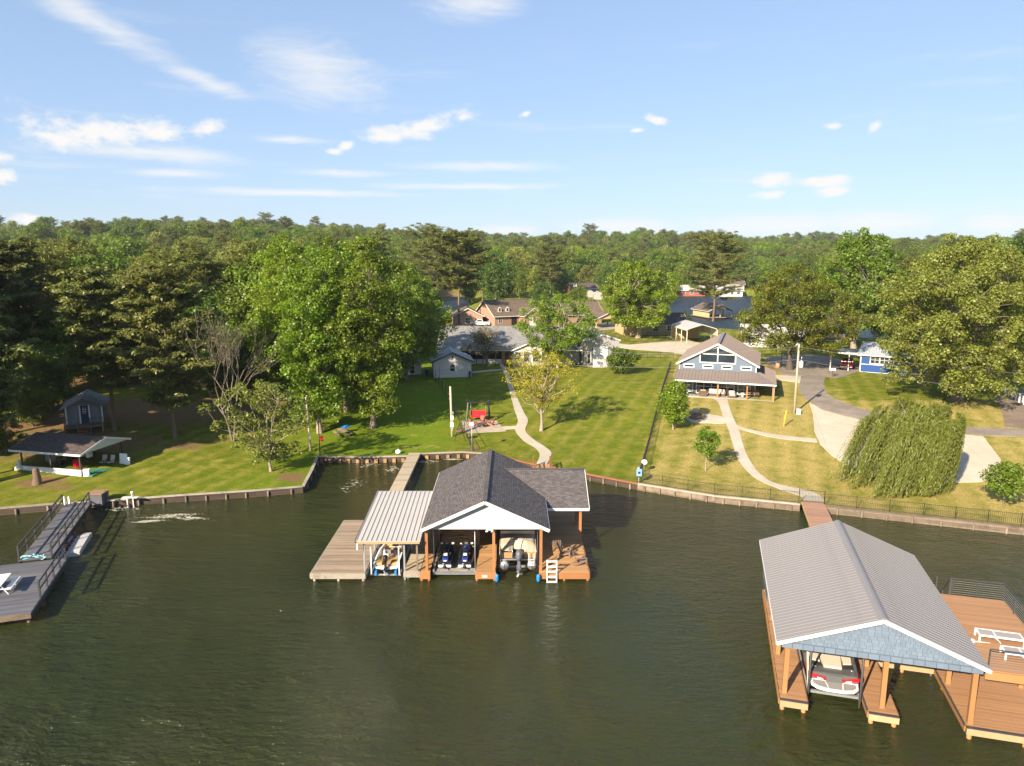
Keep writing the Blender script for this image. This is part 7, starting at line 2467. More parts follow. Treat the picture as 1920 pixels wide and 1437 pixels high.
PROF = {
    'round': lambda s: math.sqrt(max(0.0, 1 - (1.9 * s - 0.88) ** 2)) if s < 0.99 else 0.12,
    'tall': lambda s: min(1.0, 0.50 + 1.25 * s) if s < 0.40 else max(0.1, (1 - ((s - 0.40) / 0.62) ** 2.0)) ** 0.55,
    'dome': lambda s: (0.72 + 0.28 * min(1, s / 0.3)) if s < 0.35 else max(0.06, 1 - ((s - 0.35) / 0.67) ** 2.2) ** 0.6,
    'vase': lambda s: 0.35 + 0.65 * math.sin(min(1.0, s * 1.35) * math.pi / 2) if s < 0.72 else max(0.1, 1 - ((s - 0.72) / 0.30) ** 2) ** 0.5,
    'cone': lambda s: max(0.08, 1 - s) ** 0.8,
}


def broad(name, Ht, Rad, seed, base=0.22, prof='round', nclump=110, rc=1.3, per=130, ls=0.36, leaf='leaf_mid', bark='bark_grey',
          trunk=None, limbs=8, lean=(0, 0), spread=0.3, fork=None, fill=0.35, shell=0.5, sep=0.8, mr=None, msq=0.8):
    """meshes of one broadleaf tree: tapered trunk with limbs, and a crown of leaf clumps"""
    rnd = random.Random(seed); r = np.random.default_rng(seed)
    tr = trunk or Ht * 0.017
    z0 = Ht * base
    pf = PROF[prof]
    ph = [rnd.uniform(0, 6.28) for _ in range(4)]
    wob = lambda a, s: 1 + 0.17 * math.sin(2 * a + ph[0] + 3 * s) + 0.13 * math.sin(3 * a + ph[1] - 5 * s) + 0.08 * math.sin(5 * a + ph[2])
    # limb masses first, then leaf clumps on and in the masses: uneven outline, gaps between the masses
    def env_point(f):
        s = rnd.random() ** 0.85
        a = rnd.uniform(0, 2 * math.pi)
        rr = max(0, Rad * pf(s) * wob(a, s) * (rnd.random() ** f) - (mr or rc) * 0.5)
        return Vector((rr * math.cos(a) + lean[0] * s, rr * math.sin(a) + lean[1] * s, z0 + s * (Ht - z0 - (mr or rc) * 0.6)))
    cl = []
    tries = 0
    md = rc * sep
    if mr:
        ms = []
        while tries < 6000 and len(ms) < 90:
            tries += 1
            p = env_point(fill)
            k = mr * rnd.uniform(0.65, 1.25)
            if all((p - c).length > 0.62 * (k + r2) for c, r2 in ms):
                ms.append((p, k))
        ms.append((Vector((lean[0], lean[1], Ht - mr)), mr))
        tries = 0
        while len(cl) < nclump and tries < nclump * 40:
            tries += 1
            c, k = rnd.choice(ms)
            d = Vector((rnd.gauss(0, 1), rnd.gauss(0, 1), rnd.gauss(0.35, 1))).normalized()
            p = c + Vector((d.x, d.y, d.z * msq)) * k * rnd.uniform(0.55, 1.0)
            if p.z > z0 * 0.8 and all((p - c2).length > md for c2 in cl):
                cl.append(p)
    else:
        while len(cl) < nclump and tries < nclump * 40:
            tries += 1
            p = env_point(fill)
            if all((p - c).length > md for c in cl):
                cl.append(p)
    mb = MB(); mb.tint = 0
    top = Vector((lean[0] * 0.6, lean[1] * 0.6, z0 + (Ht - z0) * 0.72))
    tp = []
    nseg = 7
    fk = fork if fork else None
    for i in range(nseg + 1):
        t = i / nseg
        p = Vector((top.x * t * t, top.y * t * t, top.z * t)) + Vector((rnd.uniform(-1, 1), rnd.uniform(-1, 1), 0)) * tr * (0.8 if i else 0)
        tp.append(p)
    rs = [tr * (1.45 if i == 0 else 1) * (1 - 0.82 * i / nseg) for i in range(nseg + 1)]
    mb.tube([Vector((0, 0, -0.4))] + tp, [tr * 1.6] + rs, 8, False)
    limb_pts = [(p, rs[i]) for i, p in enumerate(tp) if p.z > z0 * 0.75]
    order = sorted(cl, key=lambda c: -(math.hypot(c.x, c.y)))
    for k in range(min(limbs, len(order))):
        c = order[rnd.randrange(0, max(1, len(order) * 2 // 3))]
        t0 = min(1.0, max(0.25, (c.z - math.hypot(c.x, c.y) * 0.9) / top.z))
        if fk:
            t0 = min(t0, fk + 0.15 * rnd.random())
        i = t0 * nseg
        i0 = min(nseg - 1, int(i))
        a = tp[i0].lerp(tp[i0 + 1], i - i0)
        b = Vector((c.x * 0.92, c.y * 0.92, c.z - rc * 0.3))
        r0 = tr * (0.62 if fk else 0.42) * (1 - 0.5 * t0)
        pts = branch(mb, a, b, r0, r0 * 0.3, rnd, 0.05, 5, 6, 0.05)
        limb_pts += [(p, r0 * (1 - 0.7 * j / 5)) for j, p in enumerate(pts)]
    for c in cl:
        best = min(limb_pts, key=lambda q_: (q_[0] - c).length + max(0, q_[0].z - c.z) * 1.5)
        if (best[0] - c).length > 0.3:
            branch(mb, best[0], c + Vector((0, 0, rc * 0.2)), min(best[1] * 0.6, 0.09), 0.012, rnd, 0.06, 3, 4, 0.07)
    C, N, S, TI = [], [], [], []
    per = int(per * 1.45); ls = ls * 0.80
    for c in cl:
        k = int(per * rnd.uniform(0.6, 1.35))
        TI.append(np.clip(rnd.uniform(-0.32, 0.32) + r.uniform(-0.22, 0.22, k), -0.5, 0.5))
        rr = rc * rnd.uniform(0.55, 1.3)
        d = r.normal(size=(k, 3)); d[:, 2] += 0.35
        d = unit(d)
        rad = rr * (shell + (1 - shell) * r.random(k) ** 0.6)
        jit = r.normal(size=(k, 3)) * rr * 0.12
        pos = np.array(c) + d * rad[:, None] * np.array([1, 1, 0.78]) + jit
        C.append(pos)
        N.append(unit(d * 0.9 + r.normal(size=(k, 3)) * 0.55 + np.array([0, 0, 0.25])))
        S.append(ls * r.uniform(0.45, 1.4, k))
    C = np.vstack(C); N = np.vstack(N); S = np.concatenate(S)
    tm = mb.mesh(name + '_trunk', False); tm.materials.append(MATS[bark])
    cm = leaf_mesh(name + '_crown', C, N, S, r, m=leaf, tint=np.concatenate(TI))
    return tm, cm


def pine(name, Ht, Rad, seed, base=0.38, nb=70, per=95, leaf='leaf_pine', bark='bark_pine', trunk=None, tuft=0.85, lean=(0, 0), top_flat=0.5):
    rnd = random.Random(seed); r = np.random.default_rng(seed)
    tr = trunk or Ht * 0.014
    mb = MB(); mb.tint = 0
    tp = []
    for i in range(9):
        t = i / 8
        tp.append(Vector((lean[0] * t * t + rnd.uniform(-1, 1) * tr * 0.6 * (i > 0), lean[1] * t * t + rnd.uniform(-1, 1) * tr * 0.6 * (i > 0), Ht * 0.97 * t)))
    mb.tube([Vector((0, 0, -0.4))] + tp, [tr * 1.4] + [tr * (1.25 if i == 0 else 1) * (1 - 0.86 * i / 8) for i in range(9)], 8, False)
    C, N, S, T = [], [], [], []
    for k in range(nb):
        s = (k + rnd.random()) / nb
        z = Ht * (base + (0.97 - base) * s)
        i = z / (Ht * 0.97) * 8
        i0 = min(7, int(i))
        a = tp[i0].lerp(tp[i0 + 1], i - i0)
        prof = (0.62 + 0.38 * min(1, s / 0.3)) * max(0.10, 1 - s ** 3.4) ** top_flat
        L = Rad * prof * rnd.uniform(0.5, 1.15)
        az = k * 2.399 + rnd.uniform(-0.5, 0.5)
        up = rnd.uniform(-0.05, 0.30) + 0.45 * s
        b = a + Vector((math.cos(az) * L, math.sin(az) * L, L * up))
        pts = branch(mb, a, b, 0.03 + tr * 0.20 * (1 - s), 0.015, rnd, -0.03, 4, 4, 0.05)
        nt_ = max(2, int(L / (tuft * 0.62)))
        for j in range(nt_):
            t = 0.36 + 0.66 * (j + rnd.random() * 0.6) / nt_
            q_ = a.lerp(b, t)
            side = Vector((-math.sin(az), math.cos(az), 0)) * rnd.uniform(-1, 1) * L * 0.26 * t
            c = q_ + side + Vector((0, 0, rnd.uniform(-0.1, 0.35)))
            branch(mb, a.lerp(b, t * 0.85), c, 0.018, 0.008, rnd, 0.0, 2, 3, 0.0)
            kk = int(per * rnd.uniform(0.6, 1.25))
            d = r.normal(size=(kk, 3)); d[:, 2] = np.abs(d[:, 2]) * 0.8 - 0.25
            d = unit(d)
            rr = tuft * rnd.uniform(0.65, 1.15)
            pos = np.array(c) + d * (rr * (0.25 + 0.75 * r.random(kk)))[:, None] * np.array([1, 1, 0.62])
            C.append(pos)
            T.append(unit(d + np.array([0, 0, 0.25]) + r.normal(size=(kk, 3)) * 0.35))
            N.append(unit(d * 0.5 + r.normal(size=(kk, 3)) * 0.4 + np.array([0, 0, 0.7])))
            S.append(0.46 * r.uniform(0.7, 1.25, kk))
    C = np.vstack(C); N = np.vstack(N); T = np.vstack(T); S = np.concatenate(S)
    tm = mb.mesh(name + '_trunk', False); tm.materials.append(MATS[bark])
    cm = leaf_mesh(name + '_crown', C, N, S, r, aspect=0.2, fold=0.06, T=T, m=leaf)
    return tm, cm


def bare(name, Ht, seed, bark='bark_pale', trunk=0.2, spread=0.55, depth=5, leafs=None, lsize=0.14, stems=1, first=0.25):
    """a tree of bare twigs; leafs = (material, leaves for each twig end)"""
    rnd = random.Random(seed); r = np.random.default_rng(seed)
    mb = MB(); mb.tint = 0
    ends = []

    def grow(a, d, L, rad, k):
        b = a + d * L
        mid = a.lerp(b, 0.5) + Vector((rnd.uniform(-1, 1), rnd.uniform(-1, 1), rnd.uniform(-1, 1))) * L * 0.07
        mb.tube([a, mid, b], [rad, rad * 0.82, rad * 0.66], 5 if k > 2 else 3, False)
        if k == 0:
            ends.append(b)
            return
        if k <= 2:
            ends.append(b)
        for i in range(rnd.choice((2, 3, 3)) if k < depth else 4):
            n = (d + Vector((rnd.gauss(0, 1), rnd.gauss(0, 1), rnd.gauss(0, 0.6))) * spread + Vector((0, 0, 0.16))).normalized()
            grow(a.lerp(b, rnd.uniform(0.6, 1.0)), n, L * rnd.uniform(0.6, 0.88), rad * 0.62, k - 1)

    for s_ in range(stems):
        d = Vector((rnd.uniform(-1, 1) * 0.3 * (stems > 1), rnd.uniform(-1, 1) * 0.3 * (stems > 1), 1)).normalized()
        grow(Vector((rnd.uniform(-.2, .2) * (stems > 1), 0, -0.2)), d, Ht * first, trunk, depth)
    tm = mb.mesh(name + '_trunk', False); tm.materials.append(MATS[bark])
    cm = None
    if leafs:
        E = np.array([e.to_tuple() for e in ends])
        E = np.repeat(E, leafs[1], axis=0)
        n = len(E)
        d = unit(r.normal(size=(n, 3)))
        C = E + d * r.uniform(0.05, leafs[2] if len(leafs) > 2 else 0.5, n)[:, None]
        cm = leaf_mesh(name + '_crown', C, unit(d + np.array([0, 0, 0.6]) + r.normal(size=(n, 3)) * 0.4), lsize * r.uniform(0.6, 1.3, n), r, m=leafs[0])
    return tm, cm


def willow(name, Ht, Rad, seed, strands=2700, leaf='leaf_willow'):
    rnd = random.Random(seed); r = np.random.default_rng(seed)
    mb = MB(); mb.tint = 0
    mb.tube([(0, 0, -.4), (0.1, 0, 1.2), (0, 0.1, 2.4), (0.2, 0, Ht * 0.6)], [0.55, 0.42, 0.36, 0.2], 8, False)
    C, N, S, T, TI = [], [], [], [], []
    wind = np.array([-0.42, -0.10, 0])
    for k in range(26):
        az = k * 2.399; rr = Rad * rnd.uniform(0.35, 0.8)
        b = Vector((rr * math.cos(az), rr * math.sin(az), Ht * rnd.uniform(0.62, 0.92)))
        branch(mb, (0.1, 0, Ht * rnd.uniform(0.25, 0.5)), b, 0.12, 0.02, rnd, 0.12, 4, 5, 0.05)
    tufts = [(rnd.uniform(0, 6.283), rnd.random() ** 0.5, rnd.uniform(0.66, 1.0)) for _ in range(85)]
    for k in range(strands):
        az, u, hk = rnd.choice(tufts)                         # strands hang in tresses, with dark gaps between
        az += rnd.gauss(0, 0.075) / max(u, 0.25)
        u = min(1.0, max(0.0, u + rnd.gauss(0, 0.05)))
        rr = Rad * u * (0.94 + 0.12 * math.sin(2 * az + 1) + 0.10 * math.sin(5 * az))
        ztop = Ht * (1.0 - 0.16 * u ** 4.0) * (0.95 + 0.05 * math.sin(3 * az + 4 * u)) * hk * rnd.uniform(0.94, 1.0)
        L = min(ztop - 0.25, rnd.uniform(1.5, 4.0) + 5.0 * u * rnd.random())
        n = max(6, int(L / 0.11))
        t = np.linspace(0, 1, n)
        out = np.array([math.cos(az), math.sin(az), 0])
        w = wind * rnd.uniform(0.5, 1.4)
        base_ = np.array([rr * math.cos(az), rr * math.sin(az), ztop])
        pos = base_ + out * (0.45 * np.sin(t * 1.6))[:, None] + w * (L * t ** 1.6)[:, None] * 0.8
        pos[:, 2] -= L * (t ** 1.3) - 0.25 * np.sin(t * 3.14)
        pos += r.normal(size=(n, 3)) * 0.05
        dirv = np.gradient(pos, axis=0)
        C.append(pos); T.append(unit(unit(dirv) + r.normal(size=(n, 3)) * 0.22))
        sn = np.array([rnd.gauss(0, 1), rnd.gauss(0, 1), rnd.gauss(0, 0.6)]) * 0.5
        N.append(unit(out * 0.6 + np.array([0, 0, 0.3]) + sn + r.normal(size=(n, 3)) * 0.35))
        S.append(r.uniform(0.20, 0.42, n)); TI.append(np.full(n, rnd.uniform(-0.5, 0.5)))
    C = np.vstack(C); N = np.vstack(N); T = np.vstack(T); S = np.concatenate(S)
    N = unit(N - T * np.sum(N * T, axis=1, keepdims=True))
    tm = mb.mesh(name + '_trunk', False); tm.materials.append(MATS['bark_grey'])
    cm = leaf_mesh(name + '_crown', C, N, S, r, aspect=0.085, fold=0.03, T=T, m=leaf, tint=np.concatenate(TI))
    return tm, cm


def plant(meshes, name, label, loc, rotz=0.0, scale=1.0, group=None, cat='tree'):
    o = thing(name, label, cat, loc, rotz, group)
    o.scale = (scale, scale, scale) if not isinstance(scale, tuple) else scale
    link('trunk', meshes[0], None, o)
    if meshes[1] is not None:
        link('crown', meshes[1], None, o)
    return o


def span(px, py_base, py_top):
    """ground point and the height a tree needs to reach py_top"""
    gnd = Gp(px, py_base)
    return gnd, PY(px, py_top, gnd.y).z - gnd.z


def tree_px(name, label, px, pyb, pyt, wpx, maker, cat='tree', dx=0.0, **kw):
    gnd, ht = span(px, pyb, pyt)
    rad = wpx / 2 / FPX * math.hypot(gnd.y, CAM_H - gnd.z) * 0.99
    ms = maker(name, ht, rad, **kw)
    return plant(ms, name, label, gnd, 0, 1.0, None, cat)


# ---- single trees that the photograph lets one pick out
for (px_, pb_, pt_, w_, sd, nm, lb, lf, bk) in [
        (600, 812, 468, 150, 11, 'sweetgum_tree', 'tall bright green tree beside the leaning bare post, left of the picnic table', 'leaf_bright', 'bark_pale'),
        (699, 803, 452, 165, 12, 'sweetgum_tree', 'tall bright green tree right of the picnic table, nearest the white shed', 'leaf_bright', 'bark_grey'),
        (650, 772, 446, 160, 13, 'sweetgum_tree', 'bright green tree between the two tall ones by the picnic table', 'leaf_bright', 'bark_grey'),
        (545, 765, 452, 150, 16, 'sweetgum_tree', 'tall bright green tree at the left side of the bright group', 'leaf_bright', 'bark_grey'),
        (762, 712, 498, 150, 14, 'broadleaf_tree', 'darker green tree behind the small shed, right of the bright tall trees', 'leaf_mid', 'bark_grey'),
        (500, 720, 474, 140, 15, 'broadleaf_tree', 'green tree at the left shoulder of the bright tall trees', 'leaf_mid', 'bark_grey')]:
    tree_px(nm, lb, px_, pb_, pt_, w_, broad, seed=sd, base=0.10, prof='tall', nclump=330, rc=0.95, per=105, ls=0.31, leaf=lf, bark=bk, trunk=0.30, limbs=14, sep=0.72, shell=0.5, mr=1.75, msq=1.05)
tree_px('budding_tree', 'young tree with yellow spring leaves beside the winding path', 1015, 808, 655, 150, broad, seed=21, base=0.30, prof='vase', nclump=150, rc=0.62, per=42, ls=0.2, leaf='leaf_yellow', bark='bark_pale', trunk=0.19, limbs=22, fork=0.36, fill=0.5)
tree_px('maple_tree', 'bright green tree in front of the grey-roofed house', 1046, 690, 548, 140, broad, seed=22, base=0.14, prof='round', nclump=210, rc=0.8, per=70, ls=0.3, leaf='leaf_bright', bark='bark_pale', limbs=12, fork=0.25, fill=0.45, sep=0.7, mr=1.5, msq=0.8)
tree_px('round_tree', 'small round clipped tree beside the white garage door', 1165, 702, 651, 54, broad, seed=23, base=0.16, prof='round', nclump=60, rc=0.75, per=120, ls=0.26, leaf='leaf_mid', bark='bark_pale', trunk=0.09)
tree_px('maple_tree', 'spreading green tree with pale forked trunk behind the iron fence', 1196, 634, 487, 150, broad, seed=24, base=0.2, prof='dome', nclump=300, rc=1.05, sep=0.72, mr=2.2, msq=0.75, per=95, ls=0.42, leaf='leaf_bright', bark='bark_pale', trunk=0.5, limbs=14, fork=0.16)
tree_px('elm_tree', 'wide green tree with orange-tinted top beside the parking court', 1480, 694, 487, 195, broad, seed=25, base=0.20, prof='dome', nclump=400, rc=0.95, per=105, ls=0.3, sep=0.75, shell=0.5, mr=2.1, msq=0.5, leaf='leaf_elm', bark='bark_dark', trunk=0.45, limbs=16)
tree_px('broadleaf_tree', 'tall green tree behind the far utility pole by the lake', 1600, 660, 432, 175, broad, seed=26, base=0.22, prof='dome', nclump=330, rc=1.2, sep=0.75, mr=2.5, msq=0.7, per=95, ls=0.46, leaf='leaf_mid', bark='bark_pale', trunk=0.5, limbs=16)
tree_px('oak_tree', 'huge yellow-green oak with thick trunk right of the willow', 1790, 752, 437, 325, broad, seed=27, base=0.13, prof='dome', nclump=560, rc=1.1, per=125, ls=0.32, sep=0.78, shell=0.55, mr=2.5, msq=0.7, leaf='leaf_oak', bark='bark_grey', trunk=0.72, limbs=22)
tree_px('broadleaf_tree', 'dark green tree standing behind the huge oak at the right edge', 1905, 690, 440, 170, broad, seed=28, base=0.2, prof='dome', nclump=200, rc=1.5, mr=2.8, per=90, ls=0.48, leaf='leaf_dark', bark='bark_dark', limbs=14)
tree_px('young_tree', 'young leafy green tree beside the iron fence near the blue house', 1262, 806, 711, 64, broad, seed=29, base=0.17, prof='round', nclump=80, rc=0.66, per=75, ls=0.24, leaf='leaf_bright', bark='bark_pale', trunk=0.08)
tree_px('sapling', 'small sapling left of the curved walk', 1323, 883, 798, 56, broad, seed=30, base=0.33, prof='round', nclump=46, rc=0.42, per=45, ls=0.2, leaf='leaf_bright', bark='bark_pale', trunk=0.055, fill=0.5)
tree_px('sapling', 'small sapling at the right edge in front of the brown grass', 1880, 953, 862, 68, broad, seed=31, base=0.30, prof='round', nclump=55, rc=0.5, per=55, ls=0.22, leaf='leaf_mid', bark='bark_grey', trunk=0.06, fill=0.5)

gnd, ht = span(1703, 905, 742)
plant(willow('weeping_willow', ht, 4.25, 33), 'weeping_willow', 'weeping willow with long wind-blown strands beside the driveway', gnd)

tree_px('pine_tree', 'tall pine with a straight pale trunk in the shaded yard right of the cabin', 329, 820, 497, 175, pine, seed=41, base=0.18, nb=105, per=85, lean=(-0.6, 0), leaf='leaf_pine')
tree_px('pine_tree', 'tall pine leaning beside the grey cabin', 216, 807, 503, 150, pine, seed=42, base=0.26, nb=85, per=85, lean=(-1.8, 0), leaf='leaf_pine')
tree_px('pine_tree', 'dark pine at the left edge above the open pavilion', 55, 742, 455, 150, pine, seed=43, base=0.22, nb=90, per=85, leaf='leaf_pine_dark')
tree_px('pine_tree', 'dark pine cut by the left edge of the picture', 5, 748, 470, 150, pine, seed=44, base=0.2, nb=80, per=85, leaf='leaf_pine_dark')
tree_px('pine_tree', 'tall pine with a bare lower trunk behind the grey-roofed house, left one', 862, 612, 440, 130, pine, seed=45, base=0.40, nb=85, per=85, tuft=1.1, leaf='leaf_pine')
tree_px('pine_tree', 'rounded pine rising to the skyline beyond the white pickup', 812, 585, 430, 120, pine, seed=46, base=0.34, nb=80, per=85, tuft=1.3, leaf='leaf_pine', top_flat=0.35)
tree_px('pine_tree', 'pine behind the brick house with dormers', 1032, 560, 463, 80, pine, seed=47, base=0.36, nb=60, per=85, tuft=1.2, leaf='leaf_pine')
tree_px('pine_tree', 'broad pine standing against the back lake behind the metal carport', 1336, 612, 440, 135, pine, seed=48, base=0.30, nb=90, per=75, tuft=1.2, leaf='leaf_pine')
tree_px('broadleaf_tree', 'dark green tree next to the tall pines behind the brick house', 930, 575, 470, 70, broad, seed=49, base=0.1, prof='tall', nclump=90, rc=1.8, per=90, ls=0.6, leaf='leaf_dark')

gnd, ht = span(440, 828, 590)
plant(bare('dead_tree', ht, 57, 'bark_grey', 0.14, 0.36, 5, ('leaf_bright', 1, 0.4), 0.14, 2, 0.34), 'dead_tree', 'mostly bare grey tree with forked stems left of the low leafy tree', gnd)
gnd, ht = span(508, 884, 716)
tms = broad('leaning_tree', ht, 4.9, 52, base=0.12, prof='vase', nclump=150, rc=0.58, per=42, ls=0.25, leaf='leaf_olive', sep=0.9, bark='bark_pale', trunk=0.13, limbs=14, fork=0.12, lean=(-0.6, 0), fill=0.55)
plant(tms, 'leaning_tree', 'low sparse leafy tree on the corner of the left lawn', gnd)
gnd, ht = span(912, 690, 575)
plant(bare('flowering_tree', ht * 1.05, 53, 'bark_grey', 0.2, 0.5, 6, ('leaf_pale', 2, 0.5), 0.2, 2, 0.22), 'flowering_tree', 'half-bare tree with pale blossom in front of the grey-roofed house', gnd)

for (px_, pb_, h_, rd_, sd, lb) in [(-12, 905, 19, 4.2, 91, 'pine trunk cut by the left edge in front of the pavilion'), (-120, 880, 21, 4.6, 92, 'pine outside the left edge shading the pavilion'),
                                   (-230, 905, 20, 4.6, 93, 'pine far outside the left edge shading the lawn'), (-70, 835, 21, 4.8, 94, 'pine outside the left edge shading the cabin'),
                                   (-190, 830, 21, 4.8, 95, 'pine outside the left edge shading the brown yard'), (-60, 775, 20, 4.6, 96, 'pine outside the left edge behind the pavilion'),
                                   (-95, 922, 17, 4.6, 97, 'pine at the water outside the left edge'), (-175, 930, 18, 4.8, 98, 'second pine at the water outside the left edge')]:
    plant(pine('pine_tree', h_, rd_, sd, base=0.30, nb=75, per=80, leaf='leaf_pine_dark'), 'pine_tree', lb, Gp(px_, pb_))

# ---- prototypes for the woods
PROTO = {
    'broad_mid': [broad('wood_mid_a', 16, 6.2, 61, 0.12, 'dome', 120, 1.55, 75, 0.52, 'leaf_mid', limbs=7, mr=2.3, sep=0.62), broad('wood_mid_b', 18, 5.6, 62, 0.12, 'tall', 120, 1.55, 75, 0.52, 'leaf_mid', limbs=7, mr=2.3, sep=0.62)],
    'broad_bright': [broad('wood_bright_a', 16, 5.6, 63, 0.12, 'tall', 120, 1.5, 75, 0.5, 'leaf_bright', limbs=7, mr=2.3, sep=0.62)],
    'broad_dark': [broad('wood_dark_a', 16, 6.0, 64, 0.1, 'dome', 120, 1.55, 75, 0.52, 'leaf_dark', limbs=7, mr=2.3, sep=0.62)],
    'broad_olive': [broad('wood_olive_a', 16, 6.4, 65, 0.12, 'dome', 120, 1.55, 75, 0.52, 'leaf_olive', limbs=7, mr=2.3, sep=0.62), broad('wood_oak_a', 15, 6.2, 66, 0.12, 'round', 120, 1.5, 75, 0.5, 'leaf_oak', limbs=7, mr=2.3, sep=0.62)],
    'pine': [pine('wood_pine_a', 20, 4.6, 67, 0.36, 62, 60, tuft=1.15), pine('wood_pine_b', 18, 4.8, 68, 0.42, 55, 60, tuft=1.2, top_flat=0.35)],
}
KINDS = ['broad_mid', 'broad_bright', 'broad_dark', 'broad_olive', 'pine']
WORD = {'broad_mid': 'green broadleaf tree', 'broad_bright': 'bright green broadleaf tree', 'broad_dark': 'dark green broadleaf tree', 'broad_olive': 'olive green broadleaf tree', 'pine': 'brownish green pine'}
NAME = {'broad_mid': 'broadleaf_tree', 'broad_bright': 'broadleaf_tree', 'broad_dark': 'broadleaf_tree', 'broad_olive': 'oak_tree', 'pine': 'pine_tree'}
rnd = random.Random(77)


def wood_tree(x, y, where, kinds, smin=0.8, smax=1.15):
    k = rnd.choices(KINDS, kinds)[0]
    ms = rnd.choice(PROTO[k])
    s = rnd.uniform(smin, smax)
    return plant(ms, NAME[k], WORD[k] + ' ' + where, (x, y, hz(x, y) - 0.1), rnd.uniform(0, 6.28), (s * rnd.uniform(0.9, 1.12), s * rnd.uniform(0.9, 1.12), s), WORD[k] + 's ' + where)


def scatter(x0, x1, y0, y1, st, ok):
    out = []
    ny = int((y1 - y0) / st)
    for j in range(ny):
        y = y0 + (j + 0.5) * st
        xa = max(x0, -0.80 * y - 12); xb = min(x1, 0.80 * y + 12)
        nx = max(1, int((xb - xa) / st))
        for i in range(nx):
            px_ = xa + (i + 0.5 + rnd.uniform(-0.42, 0.42)) * st; py_ = y + rnd.uniform(-0.42, 0.42) * st
            if ok(px_, py_):
                out.append((px_, py_))
    return out


def left_ok(x, y):
    lim = -23 if y < 150 else (-27 - 0.08 * (y - 150))
    if x > lim:
        return False
    if y < 118 and x > -36:
        return False
    return y > 101


def place_words(x, y):
    px_ = 960 + FPX * x / y
    a = 'at the left edge' if px_ < 110 else 'above the cabin' if px_ < 260 else 'above the shaded yard' if px_ < 420 else 'behind the bare grey tree' if px_ < 520 else 'behind the bright tall trees'
    return ('in the left wood front ' if y < 122 else 'deep in the left wood ' if y < 155 else 'at the left wood back ') + a


near_left = scatter(-200, -20, 100, 190, 8.2, left_ok)
for (x, y) in near_left:
    wood_tree(x, y, place_words(x, y), (4, 2, 3, 2, 2) if y > 125 else (4, 2, 3, 1, 4), 0.85, 1.2)

# single trees that close the gaps between the pines of the left yard
for (px_, py_, k, s_, lb) in [(18, 792, 'broad_dark', 0.42, 'low dark bushy tree at the left edge behind the pavilion'), (62, 800, 'broad_mid', 0.34, 'low green bushy tree left of the cabin'),
                              (98, 770, 'broad_dark', 0.55, 'dark bushy tree just left of the cabin roof'), (128, 735, 'broad_bright', 0.78, 'bright green tree between the dark pines above the cabin'),
                              (268, 725, 'pine', 0.9, 'pine in the shaded yard behind the pale-trunked pine'), (165, 712, 'pine', 1.0, 'pine rising behind the cabin'),
                              (385, 722, 'broad_dark', 0.8, 'dark green tree behind the bare grey tree'), (420, 742, 'broad_dark', 0.6, 'low dark green tree right behind the bare grey tree'),
                              (470, 748, 'broad_mid', 0.6, 'green tree between the bare grey tree and the bright tall trees'), (540, 735, 'broad_mid', 0.62, 'low green tree in the shade under the bright tall trees'),
                              (300, 700, 'broad_dark', 0.8, 'dark green tree at the far end of the shaded yard'), (30, 705, 'pine', 1.1, 'tall dark pine standing behind the left edge pines'),
                              (215, 690, 'broad_mid', 0.8, 'green tree behind the leaning pine'), (345, 690, 'broad_mid', 0.85, 'green tree behind the tall pale-trunked pine'),
                              (12, 850, 'broad_dark', 0.25, 'dark bush at the left end of the pavilion'), (105, 715, 'pine', 1.0, 'pine above the dark bushy trees by the cabin')]:
    gnd = Gp(px_, py_)
    plant(rnd.choice(PROTO[k]), NAME[k], lb, gnd, rnd.uniform(0, 6.28), s_)


def mid_ok(x, y):
    s = float(lake_s(np.array([x]), np.array([y]))[0])
    return s < -6


